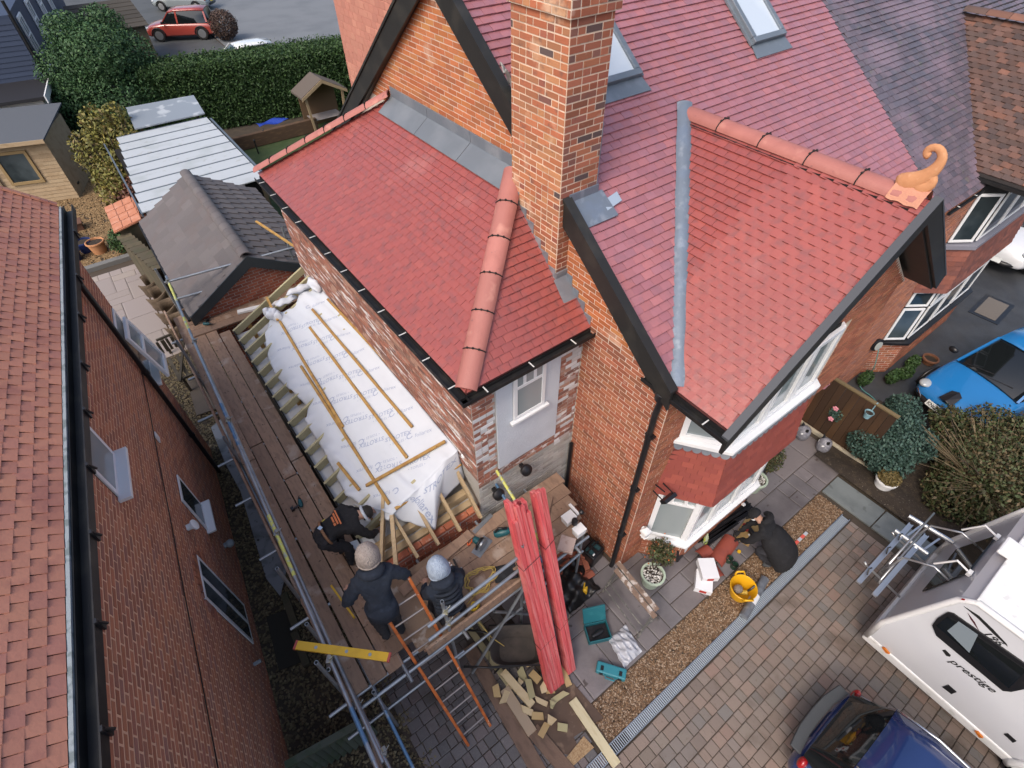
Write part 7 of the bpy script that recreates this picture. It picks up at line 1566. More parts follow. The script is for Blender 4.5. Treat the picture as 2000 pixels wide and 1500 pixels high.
# 3: kneeling, pale blue beanie, puffer jacket
def ex3(e, P, face, hd):
    hood(C_navy)(e, P, face, hd)
    ax = nrm(P['chest']-P['pelvis']); lat = nrm(np.cross(face, ax)); fw = np.cross(ax, lat)
    for i in range(6):
        c = P['pelvis']+(P['chest']-P['pelvis'])*(.15+.2*i); m = MB(); m.tube([c+.186*lat*math.cos(t)+.152*fw*math.sin(t) for t in np.linspace(0, 2*PI, 22)], .024, 7); m.obj('quilted_band', cloth('navy_quilt', (.018, .024, .036)), e, smooth=True)
person('worker in pale blue beanie and quilted navy jacket kneeling by the front scaffold rail', dict(pelvis=(.97, 2.80, 2.18), chest=(1.0, 2.92, 2.54), neck=(1.02, 3.02, 2.72), head=(1.03, 3.09, 2.85), face=(1.15, 3.6, 2.4),
    shoulder_l=(.81, 2.98, 2.62), elbow_l=(.74, 3.08, 2.36), wrist_l=(.86, 3.28, 2.24), shoulder_r=(1.22, 2.92, 2.60), elbow_r=(1.32, 3.06, 2.36), wrist_r=(1.26, 3.28, 2.22),
    hip_l=(.87, 2.82, 2.10), knee_l=(.82, 3.14, 1.94), ankle_l=(.84, 2.78, PL0+.01), hip_r=(1.08, 2.82, 2.10), knee_r=(1.16, 3.12, 1.94), ankle_r=(1.14, 2.76, PL0+.01), toe_l=(.84, 2.68, PL0-.02), toe_r=(1.14, 2.67, PL0-.02)),
    dict(t=C_navy, l=C_trs, b=C_boot), 1.06, ('beanie', pmat('knit_pale_blue', (.38, .45, .55), 1.0, spec=.05, bump=(70, 1.0, (1, 1, .3)), stains=[(30, .45, .6, (.31, .37, .46), .6)])), ex3)
# 4: crouching on the patio over a tile being cut
def ex4(e, P, face, hd):
    hood(C_blk)(e, P, face, hd)
    m = MB(); c = P['pelvis']*.5+P['chest']*.5; rings = []
    ax = nrm(P['chest']-P['pelvis']); lat = nrm(np.cross(ax, (0, 0, 1))); up = np.cross(lat, ax)
    for t, a_, b_ in ((-.34, .34, .20), (-.18, .33, .25), (.05, .30, .25), (.22, .285, .225), (.36, .25, .18), (.44, .14, .10)): rings.append([P['pelvis']+ax*t+lat*a_*math.cos(q)*(1+.03*math.sin(5*q+9*t))+up*b_*math.sin(q)+V(0, 0, -.10 if t < -.2 else 0) for q in np.linspace(0, 2*PI, 22, endpoint=False)])
    m.loft(rings); m.obj('jacket', C_blk, e, smooth=True, sub=1)
    m = MB(); m.sphere(P['jaw']+face*.06, (.06, .06, .055), 10, 8); m.obj('dust_mask', M_upvc, e, smooth=True)
person('worker in black coat and cap crouching on the patio cutting with a power saw', dict(pelvis=(6.52, .74, .52), chest=(6.44, 1.06, .84), neck=(6.40, 1.22, .96), head=(6.37, 1.33, 1.02), face=(6.15, 1.6, .5),
    shoulder_l=(6.25, 1.06, .86), elbow_l=(6.12, 1.14, .60), wrist_l=(6.20, 1.30, .34), shoulder_r=(6.60, 1.14, .84), elbow_r=(6.52, 1.34, .60), wrist_r=(6.30, 1.40, .38),
    hip_l=(6.42, .74, .48), knee_l=(6.22, .98, .40), ankle_l=(6.42, .66, .075), hip_r=(6.62, .76, .48), knee_r=(6.56, 1.06, .38), ankle_r=(6.72, .70, .075)),
    dict(t=C_blk, l=C_trs, b=pmat('boot_grey', (.06, .065, .07), .8), g=C_blk, glove=True), 1.08, ('cap', C_blk), ex4)
# ================================================================== tools and materials on site
def simple(name, label, cat, mb, mat, **k):
    g_ = k.pop('group', None); o = mb.obj(name, mat, None, **k); return tag(o, label, cat, g_)
# ladder
ld = thing('ladder', 'orange fibreglass ladder leaning against the front of the scaffold', 'ladder', (.55, 1.75, 0))
M_orange = pmat('fibreglass_orange', (.52, .14, .035), .5, stains=[(7, .5, .62, (.30, .07, .02), .6), (15, .66, .7, (.6, .5, .4), .6)])
la, lb = V(.37, 1.74, .0), V(.18, 3.27, 2.80); ra, rb = V(.78, 1.75, 0), V(.66, 3.24, 2.83)
for a, b in ((la, lb), (ra, rb)):
    m = MB(); m.beam(a, b, .04, .075, (0, 1, 0)); m.obj('stile', M_orange, ld, bevel=.004)
    m = MB(); m.beam(b, b+nrm(b-a)*.07, .034, .07, (0, 1, 0)); m.obj('end_cap', M_black, ld)
for i in range(11):
    t = .07+i*.083; m = MB(); m.tube([la+(lb-la)*t, ra+(rb-ra)*t], .014, 8); m.obj('rung', pmat('rung_alu', (.30, .27, .26), .45, metal=.5), ld)
# spirit level across the guard rail
M_yel = pmat('tool_yellow', (.60, .36, .02), .4, stains=[(6, .55, .7, (.45, .26, .02), .5)])
a, b = onz(578, 1260, 2.84), onz(760, 1284, 2.84); lv = thing('spirit_level', 'long yellow spirit level lying across the left scaffold rail', 'spirit level', (a+b)/2)
m = MB(); m.beam(a, b, .10, .03); m.obj('bar', M_yel, lv, bevel=.004)
d = nrm(b-a)
for p in (a, b): m = MB(); m.beam(p-d*.014, p+d*.014, .104, .034); m.obj('end_cap', pmat('cap_red', (.35, .06, .05), .5), lv)
for t in (.22, .55, .8): m = MB(); m.lathe([(.02, -.017), (.02, .017)], a+(b-a)*t, 12); m.obj('vial', M_glass_c, lv)
a, b = onz(648, 1146, PL0), onz(693, 1208, PL0); lv = thing('spirit_level', 'yellow spirit level on the boards behind the standing worker', 'spirit level', (a+b)/2); m = MB(); m.beam(a+V(0, 0, .03), b+V(0, 0, .03), .028, .06); m.obj('bar', M_yel, lv, bevel=.004)
for t in (.3, .7): m = MB(); m.lathe([(.014, -.017), (.014, .017)], a+(b-a)*t+V(0, 0, .03), 10, axis=np.cross(nrm(b-a), (0, 0, 1))); m.obj('vial', M_glass_c, lv)
# drills
M_teal = pmat('tool_teal', (.012, .085, .10), .4)
def drill(label, p, rz):
    e = thing('cordless_drill', label, 'drill', p, rz, None, local=True)
    m = MB(); m.lathe([(.022, -.08), (.034, -.06), (.034, .04), (.024, .07)], (0, 0, .04), 14, axis=(1, 0, 0)); m.obj('motor_body', M_teal, e, smooth='auto')
    m = MB(); m.lathe([(.022, .07), (.024, .09), (.012, .12), (.004, .15)], (0, 0, .04), 12, axis=(1, 0, 0)); m.obj('chuck', M_black, e, smooth='auto')
    m = MB(); m.beam((-.02, 0, .04), (-.05, .11, .035), .032, .03); m.obj('handle', M_black, e, bevel=.008)
    m = MB(); m.cbox((-.05, .14, .035), (.07, .05, .06), .3); m.obj('battery', M_black, e, bevel=.008)
drill('teal cordless drill on the left run of scaffold boards', onz(588, 985, PZ+.03), R(80))
drill('teal cordless nail gun on the rear corner of the scaffold', onz(405, 635, PZ+.07), R(-40))
# offcuts on the rear run
a, b = onz(465, 612, PZ+.07), onz(566, 588, PZ+.07); m = MB(); m.beam(a+V(0, 0, .03), b+V(0, 0, .03), .12, .05); simple('fascia_offcut', 'white plastic fascia offcut lying on the rear scaffold boards', 'offcut', m, M_upvc)
p = onz(594, 562, PZ+.07); m = MB(); m.cbox(p+V(0, 0, .05), (.28, .12, .09), .3); simple('timber_block', 'short timber block at the rear scaffold corner against the brick wall', 'offcut', m, M_wood, bevel=.004)
a, b = onz(500, 432, 3.35), onz(585, 488, 3.0); m = MB(); m.beam(a, b, .05, .028); simple('loose_batten', 'golden batten sticking up over the garage from the rear scaffold', 'batten', m, M_batten)
# circular saw
p = onz(942, 1068, PL0); cs = thing('circular_saw', 'teal and steel circular saw on the front scaffold boards', 'circular saw', p, R(20), local=True)
m = MB(); m.box((-.17, -.08, .0), (.17, .09, .008)); m.obj('base_plate', M_steel, cs); m = MB(); m.lathe([(.10, -.02), (.105, 0), (.10, .02)], (0, -.01, .09), 24, axis=(0, 1, 0)); m.obj('blade_guard', M_steel, cs, smooth='auto')
m = MB(); m.lathe([(.055, 0), (.06, .06), (.05, .13)], (0, .02, .10), 16, axis=(0, 1, 0)); m.obj('motor', M_teal, cs, smooth='auto'); m = MB(); m.tube([(-.12, .02, .10), (-.10, .02, .19), (.02, .02, .22), (.06, .02, .16)], .020, 8); m.obj('handle', M_black, cs, smooth=True)
p = onz(980, 1045, PL0); ds = thing('drill_case', 'teal power tool standing beside the circular saw', 'power tool', p, R(-30), local=True); m = MB(); m.lathe([(.05, -.12), (.07, -.08), (.07, .08), (.04, .14)], (0, 0, .09), 14, axis=(1, 0, .3)); m.obj('motor_body', M_teal, ds, smooth='auto'); m = MB(); m.tube([(-.1, 0, .1), (-.05, 0, .22), (.08, 0, .20)], .022, 8); m.obj('handle', M_black, ds, smooth=True)
p = onz(915, 1066, PL0); hs = thing('hand_saw', 'orange handled hand saw on the front scaffold boards', 'saw', p); m = MB(); m.tube([p+V(.0, .0, .02), p+V(.09, .02, .02), p+V(.10, .10, .02), p+V(.02, .11, .02), p+V(.0, .0, .02)], .014, 8); m.obj('handle', pmat('plastic_orange', (.55, .09, .02), .4), hs, smooth=True)
a, b = onz(925, 1040, PL0+.01), onz(960, 1005, PL0+.01); m = MB(); m.beam(a, b, .07, .004); m.obj('blade', M_steel, hs)
# trowel and tape by the kneeling worker
p = onz(893, 1118, PL0); tr = thing('trowel', 'black handled trowel beside the kneeling worker', 'trowel', p); m = MB(); m.tube([onz(885, 1092, PL0+.05), onz(893, 1108, PL0+.03)], .016, 8); m.obj('handle', M_black, tr); m = MB(); m.prism([onz(886, 1112, PL0+.02), onz(902, 1108, PL0+.02), onz(907, 1120, PL0+.02), onz(898, 1126, PL0+.02)], (0, 0, .008)); m.obj('blade', M_steel, tr)
p = onz(800, 1126, PL0); m = MB(); m.lathe([(.035, 0), (.04, .02), (.035, .05)], p, 14); simple('tape_roll', 'small black tape roll on the boards at the ladder top', 'tape', m, M_black, smooth='auto')
m = MB(); q = [onz(878, 1098, PL0+.02), onz(890, 1112, PL0+.02), onz(876, 1120, PL0+.02), onz(862, 1100, PL0+.02)]; m.prism(q, (0, 0, .01)); simple('white_offcut', 'white board offcut in front of the kneeling worker', 'offcut', m, M_upvc)
q = [onz(683, 1060, 1.99), onz(722, 1045, 1.99), onz(735, 1063, 1.99), onz(703, 1085, 1.99)]; m = MB(); m.prism(q, (0, 0, .012)); simple('plastic_sheet_offcut', 'white sheet offcut under the hands of the bending worker', 'offcut', m, M_upvc)
# yellow extension cable coil
pts = []; c = onz(938, 1135, PL0)
for i in range(150):
    t = i/150*2*PI*5; rr = .20+.035*math.sin(3.1*t)+.02*math.sin(7*t); pts.append(c+V(rr*math.cos(t)*1.15+.02*math.sin(t*.7), rr*math.sin(t)*.8, .02+.0012*i*.3+.012*math.sin(2.3*t)))
pts += [onz(913, 1180, PL0+.02), onz(935, 1215, 1.2), onz(960, 1245, .75), onz(985, 1262, .62)]
m = MB(); m.tube(pts, .007, 6); simple('extension_cable', 'coiled yellow extension cable on the front scaffold boards', 'cable', m, pmat('cable_yellow', (.50, .36, .10), .5), smooth=True)
m = MB(); c = V(1.30, 2.72, PL0+.06)
for i in range(5): m.tube([c+V(.07*math.cos(t)*(1-.1*i), .05*math.sin(t), .012*i+.01*math.sin(2*t+i)) for t in np.linspace(0, 2*PI, 16)], .012, 6)
simple('rope_hank', 'hank of bright yellow rope beside the kneeling worker', 'rope', m, pmat('rope_yellow', (.55, .38, .03), .7), smooth=True)
# tubs and pavers on the right end
for i, (q, r_, lb) in enumerate((((1110, 1018), .10, 'white plastic tub on the right end of the scaffold platform'), ((1130, 1042), .09, 'white square container at the right scaffold edge'))):
    p = onz(*q, PL0); m = MB(); m.loft([[p+V(x*s_, y*s_, z) for (x, y) in ((-r_, -r_*.8), (r_, -r_*.8), (r_, r_*.8), (-r_, r_*.8))] for (s_, z) in ((.85, 0), (1, .14), (1.04, .14), (1.04, .155), (.2, .158))]); simple('plastic_tub', lb, 'tub', m, M_soffit, bevel=.01)
p = onz(1122, 1022, PL0+.17); m = MB(); m.lathe([(.05, 0), (.05, .10), (.03, .13)], p, 12); simple('black_pot', 'small black pot beside the white tub on the scaffold', 'pot', m, M_black, smooth='auto')
p = onz(1085, 1078, PL0-.1); m = MB(); m.cbox(V(2.98, 2.66, PL0+.03), (.26, .24, .06), .6); simple('paver', 'square stone paver at the front edge of the scaffold platform', 'paver', m, pmat('paver_pink', (.42, .32, .28), .9, stains=[(12, .5, .6, (.3, .2, .17), .7)]), bevel=.006)
a, b = onz(1112, 985, PL0+.02), onz(1130, 1005, PL0+.02); m = MB(); m.beam(a, b, .05, .03); simple('white_bracket', 'white plastic trim piece against the red brick wall on the platform', 'offcut', m, M_upvc)
p = onz(1135, 1002, PL0+.03); m = MB(); m.lathe([(.04, 0), (.045, .03), (.02, .06)], p, 12, axis=(.3, .2, 1)); simple('drain_fitting', 'small black fitting next to the white trim on the platform', 'fitting', m, M_black, smooth='auto')
m = MB(); m.grid(lambda u, v: onz(960+45*u+8*v, 1110+30*v-12*u, PL0+.015+.03*math.sin(5*u)*math.sin(4*v)), 8, 8); simple('black_bag', 'black tool bag lying on the boards below the red timbers', 'bag', m, cloth('bag_black', (.02, .022, .026)), smooth=True, solid=.01)
# red stained timbers: two bundles leaning from the ground onto the platform edge
M_redw = pmat('timber_red_stain', (.56, .085, .092), .6, var=.16, stains=[(3, .46, .62, (.64, .22, .21), .7, 6, (10, .7, .3)), (4, .52, .66, (.36, .045, .05), .6, 6, (14, .7, .3)), (16, .68, .72, (.25, .03, .03), .8)], bump=(18, .3, (1, 1, 6)))
M_redend = pmat('timber_red_end', (.48, .06, .05), .7)
def bundle(label, base, top, rows, w=.047, dpt=.10, jig=0):
    e = thing('timber_bundle', label, 'timber bundle', base, 0, 'red stained timbers'); ax = nrm(top-base); sd = nrm(np.cross(ax, (0, -1, .3))); sd = V(1, 0, 0)-ax*ax[0]; sd = nrm(sd); nr = np.cross(sd, ax); L = np.linalg.norm(top-base); g = random.Random(jig)
    for i in range(rows[0]):
        for j in range(rows[1]):
            o_ = sd*(i-(rows[0]-1)/2)*(w+.006)+nr*(j-(rows[1]-1)/2)*(dpt*.55); ex = g.uniform(-.16, .16); m = MB(); m.beam(base+o_+V(0, 0, .05), top+o_+ax*ex, w, dpt*.52, nr); m.obj('plank', M_redw, e, bevel=.004)
    for t in (.30, .74):
        c = base+(top-base)*t; m = MB(); hw = rows[0]*(w+.006)/2+.008; hd_ = rows[1]*dpt*.55/2+.008; m.tube([c-sd*hw-nr*hd_, c+sd*hw-nr*hd_+ax*.05, c+sd*hw+nr*hd_+ax*.08, c-sd*hw+nr*hd_, c-sd*hw-nr*hd_], .005, 5); m.obj('strap', M_black, e)
bundle('wider bundle of red stained timbers leaning on the scaffold beside the kneeling worker', V(1.93, 1.56, 0), V(2.17, 2.86, 3.52), (4, 3), w=.066, jig=2)
bundle('narrower bundle of red stained timbers leaning on the scaffold nearer the brick wall', V(2.27, 1.60, 0), V(2.52, 2.90, 3.62), (2, 3), w=.075, jig=4)
# wheelbarrow
wb = thing('wheelbarrow', 'muddy grey wheelbarrow under the front of the scaffold', 'wheelbarrow', (1.72, 2.28, 0), R(-35), local=True)
M_tray = pmat('barrow_tray', (.06, .052, .047), .7, stains=[(4, .45, .65, (.10, .082, .07), .7), (9, .6, .7, (.05, .04, .035), .7)])
m = MB(); rings = []
for (sx_, sy_, z) in ((.30, .20, .30), (.42, .29, .52), (.45, .31, .56), (.44, .30, .56), (.41, .28, .52), (.29, .19, .315)):
    rings.append([V(sx_*np.sign(math.cos(t))*abs(math.cos(t))**.55+.05*(z-.3), sy_*np.sign(math.sin(t))*abs(math.sin(t))**.55, z) for t in np.linspace(0, 2*PI, 28, endpoint=False)])
m.loft(rings); m.obj('tray', M_tray, wb, smooth='auto')
m = MB(); m.tube([(.45+.05*0, .31, .565), (.45, -.31, .565), (-.45, -.31, .565), (-.45, .31, .565), (.45, .31, .565)], .014, 6); m.obj('rim', M_black, wb)
for s in (-1, 1):
    m = MB(); m.tube([(.62, s*.06, .20), (.20, s*.22, .27), (-.40, s*.26, .34), (-.85, s*.28, .52)], .018, 8); m.obj('handle', M_black, wb, smooth=True); m = MB(); m.tube([(-.28, s*.25, .33), (-.38, s*.25, 0)], .016, 8); m.obj('leg', M_black, wb)
m = MB(); m.lathe([(.08, -.04), (.17, -.045), (.19, 0), (.17, .045), (.08, .04)], (.62, 0, .19), 20, axis=(0, 1, 0)); wl = m.obj('wheel', M_tyre, wb, smooth='auto'); m = MB(); m.lathe([(.001, -.03), (.08, -.03), (.08, .03), (.001, .03)], (.62, 0, .19), 14, axis=(0, 1, 0), caps=False); m.obj('rim', M_steel, wl)
# long boards on the drive
M_oldb = pmat('board_old_brown', rough=.9, palette=[(.20, .135, .10), (.17, .11, .08)], var=.1, stains=[(4, .5, .65, (.12, .08, .06), .7, 5, (3, 1, 1))], bump=(25, .3))
def gboard(label, q0, q1, w, t, mat, z=.0):
    a, b = onz(*q0, z+t/2), onz(*q1, z+t/2); m = MB(); m.beam(a, b, w, t); return simple('timber_board', label, 'timber', m, mat, bevel=.004)
gboard('long brown scaffold board on the setts nearest the ladder', (915, 1262), (1060, 1520), .225, .04, M_oldb)
gboard('short brown scaffold board lying beside the offcuts pile', (1040, 1425), (1120, 1520), .22, .045, M_oldb)
gboard('pale planed board lying along the offcuts pile', (985, 1345), (1040, 1432), .16, .03, pmat('board_pale', (.36, .28, .20), .8), .045)
gboard('grey treated timber running under the wheelbarrow', (915, 1225), (1000, 1345), .10, .05, M_wood_g)
gboard('second treated timber lying under the wheelbarrow', (935, 1215), (985, 1290), .07, .05, M_wood_g, .02)
gboard('long pale new plank reaching across the drain', (1118, 1367), (1205, 1495), .145, .03, pmat('plank_new', (.56, .50, .33), .75, stains=[(5, .5, .66, (.47, .40, .24), .6, 5, (4, 1, 1))]), .03)
def gsheet(label, px_, mat, z, t=.012):
    m = MB(); m.prism([onz(*q, z) for q in px_], (0, 0, t)); return simple('board_sheet', label, 'sheet', m, mat)
M_osb = pmat('osb', (.32, .21, .11), .85, stains=[(26, .48, .58, (.42, .30, .17), .9, 2, (1, 2.5, 1)), (20, .55, .65, (.22, .13, .07), .7, 2, (2.5, 1, 1))])
M_hb = pmat('hardboard_worn', (.105, .07, .052), .9, stains=[(7, .55, .66, (.20, .14, .10), .7, 4), (3, .5, .7, (.075, .05, .04), .7)])
gsheet('worn brown hardboard sheet under the wood offcuts', [(1040, 1320), (1120, 1335), (1178, 1402), (1120, 1440), (1140, 1480), (1085, 1470), (1020, 1400)], M_hb, .006)
gsheet('bright oriented strand board offcut by the drain', [(1140, 1438), (1160, 1460), (1115, 1500), (1098, 1490)], M_osb, .022)
# wood offcuts
offlab = {}
g = random.Random(12); cand = [(1075, 1275), (1005, 1290), (1030, 1300), (1050, 1285), (1020, 1320), (1045, 1325), (1060, 1345), (1035, 1350), (1075, 1350), (1055, 1372), (1078, 1380), (970, 1355), (990, 1355), (1090, 1365), (1062, 1428), (1075, 1412), (1098, 1422), (1040, 1290), (1015, 1335), (985, 1275), (1050, 1400), (1028, 1390)]
cols = [pmat('offcut_pale', (.52, .42, .26), .75, stains=[(8, .5, .65, (.44, .33, .18), .6)]), pmat('offcut_green', (.38, .35, .20), .75), pmat('offcut_honey', (.46, .33, .16), .75)]
for k_ in range(3):
    ids = sorted((i for i in range(len(cand)) if i % 3 == k_), key=lambda i: cand[i][0])
    for r_, i in enumerate(ids): offlab[i] = '%s offcut below the red timbers, %s from left of its colour' % (('pale', 'greenish', 'honey coloured')[k_], ('first', 'second', 'third', 'fourth', 'fifth', 'sixth', 'seventh', 'eighth')[r_])
for i, q in enumerate(cand):
    p = onz(*q, 0); L_, w_, t_ = g.uniform(.10, .26), g.uniform(.07, .12), g.uniform(.03, .05); rz = g.uniform(0, PI); k_ = g.uniform(-.08, .08); z = .03+.035*(i % 4)
    m = MB(); P4 = [(-L_/2, -w_/2), (L_/2, -w_/2), (L_/2+k_, w_/2), (-L_/2+k_*g.choice((0, -1)), w_/2)]; c_, s_ = math.cos(rz), math.sin(rz); tl = g.uniform(-.25, .25)
    m.prism([p+V(x*c_-y*s_, x*s_+y*c_, z+x*tl) for (x, y) in P4], (0, 0, t_)); simple('wood_offcut', offlab[i], 'offcut', m, cols[i % 3], bevel=.003, group='wood offcuts heaped below the red timbers')
a, b = onz(982, 1312, .16), onz(1040, 1378, .12); m = MB(); m.beam(a, b, .12, .07); simple('wood_offcut', 'longest thick pale timber block on top of the offcuts heap', 'offcut', m, cols[0], bevel=.004)
a, b = onz(1095, 1300, .06), onz(1112, 1340, .05); m = MB(); m.beam(a, b, .10, .05); simple('wood_offcut', 'timber piece wedged at the foot of the narrower red bundle', 'offcut', m, cols[2], bevel=.004)
# brick stack, generator, black sacks at the house corner
bs = thing('brick_stack', 'heap of old bricks against the wall beneath the platform end', 'bricks', (3.5, 2.95, 0)); g = random.Random(5)
for i in range(26):
    q = V(3.45+g.uniform(-.28, .28), 2.85+g.uniform(-.35, .45), .04+.07*(i//9)); m = MB(); m.cbox(q, (.215, .10, .065), g.uniform(0, PI), ('X', g.uniform(-.2, .2))); m.obj('brick', M_brick_garage, bs, bevel=.004)
gn = thing('site_battery_box', 'black plastic power box by the house wall and downpipe', 'power box', (3.86, 2.82, 0)); m = MB(); m.cbox((3.88, 2.80, .20), (.34, .28, .36), .15); m.obj('case', M_black, gn, bevel=.03); m = MB()
for dx in (-.09, .07): m.cbox((3.88+dx, 2.80, .395), (.07, .16, .03), .15)
m.obj('socket_panel', pmat('panel_teal', (.02, .06, .07), .4), gn); m = MB(); m.cbox((3.80, 2.72, .386), (.05, .05, .012), .2); m.obj('sticker', M_upvc, gn); m = MB(); m.tube([(3.74, 2.80, .38), (3.74, 2.80, .46), (4.02, 2.84, .46), (4.02, 2.84, .38)], .014, 6); m.obj('handle', M_black, gn)
m = MB(); m.grid(lambda u, v: V(2.85+.75*u, 2.25+.75*v, .06+.26*math.sin(PI*u)*math.sin(PI*v)+.035*math.sin(17*u+5*v)+.03*math.sin(21*v-6*u)), 26, 26); simple('black_sack', 'crumpled black plastic sheeting on the patio beside the red timbers', 'sacking', m, pmat('black_polythene', (.012, .012, .013), .35, bump=(12, .6)), smooth=True, solid=.004)
# yellow transformer box with cable
p = onz(1140, 1148, .1); yb = thing('transformer_box', 'small bright yellow site transformer standing on the patio', 'transformer', (p[0], p[1], 0), R(40), local=True); m = MB(); m.loft([[V(x*s_, y*s_, z) for (x, y) in ((-.10, -.07), (.10, -.07), (.10, .07), (-.10, .07))] for (s_, z) in ((1, 0.01), (1.05, .04), (1.0, .17), (.8, .20))]); m.obj('case', M_yel, yb, bevel=.015); m = MB(); m.tube([(-.08, 0, .19), (-.06, 0, .26), (.06, 0, .26), (.08, 0, .19)], .013, 6); m.obj('handle', M_yel, yb); m = MB(); m.lathe([(.022, 0), (.022, .06)], (-.13, -.02, .05), 10, axis=(-1, 0, 0)); m.obj('plug', M_upvc, yb)
cable('thin_cable', [onz(1128, 1155, .05), onz(1118, 1175, .01), onz(1112, 1205, .008), onz(1108, 1228, .008)], .005, pmat('cable_cream', (.42, .38, .22), .5), 'thin cream cable running from the yellow transformer')
# folding workbench
wk_ = thing('folding_workbench', 'battered folding workbench with paint spattered jaws on the patio', 'workbench', (3.7, 1.65, 0))
M_spl = pmat('bench_jaw', (.20, .135, .10), .85, stains=[(9, .52, .60, (.55, .50, .46), .8, 6), (5, .6, .7, (.10, .07, .055), .7)])
wz = .74
for q0, q1 in (((1206, 1098), (1284, 1192)), ((1202, 1112), (1280, 1206))): a, b = onz(*q0, wz), onz(*q1, wz); m = MB(); m.beam(a, b, .085, .03); m.obj('jaw', M_spl, wk_, bevel=.004)
lg_ = pmat('bench_steel', (.16, .16, .15), .5, metal=.5, stains=[(14, .5, .6, (.35, .33, .30), .8)])
c1, c2 = onz(1209, 1108, wz-.03), onz(1278, 1196, wz-.03)
for c_ in (c1, c2):
    for dx in (-.26, .26): m = MB(); m.beam(c_, V(c_[0]+dx, c_[1]+(.02 if c_ is c1 else -.02), .01), .03, .02); m.obj('leg', lg_, wk_)
    m = MB(); m.beam(V(c_[0]-.20, c_[1], .22), V(c_[0]+.20, c_[1], .22), .025, .02); m.obj('leg_brace', lg_, wk_)
for dx in (-.25, -.12, .20): m = MB(); m.tube([V(c1[0]+dx, c1[1], .18), V(c2[0]+dx, c2[1], .18)], .012, 6); m.obj('stretcher', lg_, wk_)
# tool cases
M_tealc = pmat('case_teal', (.012, .115, .14), .45, stains=[(6, .55, .7, (.03, .17, .19), .5)])
p = onz(1168, 1232, .15); tc = thing('tool_case', 'open dark teal power tool case on the patio', 'tool case', (p[0], p[1], 0), R(-25), local=True)
m = MB()
for (a, b) in (((-.20, -.15, .0), (.20, .15, .012)), ((-.20, -.15, .013), (-.185, .15, .14)), ((.185, -.15, .013), (.20, .15, .14)), ((-.184, -.15, .013), (.184, -.135, .14)), ((-.184, .135, .013), (.184, .15, .14))): m.box(a, b)
m.obj('case_base', M_tealc, tc, bevel=.006); m = MB(); m.prism([(-.20, .155, .13), (.20, .155, .13), (.20, .30, .38), (-.20, .30, .38)], (0, .03, .0)); m.obj('case_lid', M_tealc, tc, bevel=.006); m = MB(); m.box((-.18, -.13, .013), (.18, .13, .05)); m.obj('insert', M_black, tc); m = MB(); m.lathe([(.03, -.12), (.05, 0), (.03, .10)], (0, -.02, .09), 12, axis=(1, .3, 0)); m.obj('tool_body', M_black, tc, smooth='auto')
p0, p1 = onz(1156, 1298, .09), onz(1232, 1322, .09); cc_ = (p0+p1)/2; tc = thing('tool_case', 'closed bright teal power tool case lying near the gravel strip', 'tool case', (cc_[0], cc_[1], 0), math.atan2(*(p1-p0)[[1, 0]]), local=True)
m = MB(); m.box((-.24, -.085, 0), (.24, .085, .13)); m.obj('case_body', pmat('case_teal_light', (.03, .20, .25), .45), tc, bevel=.02)
for dx in (-.15, .15): m = MB(); m.box((dx-.03, -.10, .05), (dx+.03, -.086, .11)); m.box((dx-.025, -.05, .131), (dx+.025, .02, .14)); m.obj('latch', M_black, tc)
m = MB(); m.tube([(-.08, -.09, .07), (-.07, -.13, .07), (.07, -.13, .07), (.08, -.09, .07)], .012, 6); m.obj('handle', MATS['case_teal_light'], tc)
# clear polythene
M_poly = pmat('clear_polythene', (.55, .57, .63), .22, alpha=.72, spec=.9, bump=(10, .8))
cc_ = onz(1220, 1262, 0); m = MB(); m.grid(lambda u, v: V(cc_[0]+(u-.5)*.42+.10*(v-.5), cc_[1]+(v-.5)*.48, .02+.12*(math.sin(PI*u)*math.sin(PI*v))**.6+.03*math.sin(14*u+9*v)*math.sin(11*v-5*u)+.012*math.sin(31*u+17*v)), 34, 34); simple('polythene_sheet', 'crumpled clear polythene sheet beside the open tool case', 'plastic sheet', m, M_poly, smooth=True)
# white boxes
for i, (q, dz, rz, lb) in enumerate((((1372, 1140), 0.0, .62, 'lower white cardboard box with red markings on the patio'), ((1380, 1116), .15, .95, 'upper white cardboard box stacked on the patio'))):
    p = onz(*q, dz); bx_ = thing('cardboard_box', lb, 'box', (p[0], p[1], dz), rz, local=True); m = MB(); m.box((-.19, -.15, .002), (.19, .15, .148)); m.obj('carton', pmat('carton_white', (.68, .69, .72), .7), bx_, bevel=.006)
    m = MB(); m.box((-.192, -.06, .03), (-.1905, .06, .11)); m.prism([(-.10, -.1515, .02), (.12, -.1515, .02), (-.02, -.1515, .10)], (0, -.001, 0)); m.obj('print', pmat('print_red', (.40, .03, .02), .7), bx_)
# spare ridge tiles
M_rt = pmat('ridge_tile_dark_red', (.27, .065, .045), .6, stains=[(5, .5, .68, (.20, .05, .04), .7)], bump=(40, .2))
def loose_ridge(label, q0, q1, r_, z=0.0, flip=0):
    a, b = onz(*q0, z), onz(*q1, z); e = thing('ridge_tile', label, 'ridge tile', (a+b)/2, 0, 'spare ridge tiles on the patio'); d, s_, u_ = frame(b-a); m = MB(); rings = []
    for p in (a, b):
        ring = [p+s_*r_*math.sin(t)+V(0, 0, 1)*(r_*.75*math.cos(t)+.02) for t in np.linspace(-1.35, 1.35, 9)]; rings.append(ring+[p+s_*(r_-.02)*math.sin(t)+V(0, 0, 1)*((r_-.02)*.72*math.cos(t)+.02) for t in np.linspace(1.35, -1.35, 9)])
    m.loft(rings); m.obj('tile_body', M_rt, e, smooth='auto'); m = MB(); m.beam(a+V(0, 0, r_*.75+.02), a+(b-a)*.08+V(0, 0, r_*.75+.022), .05, .02); m.obj('lug', M_rt, e)
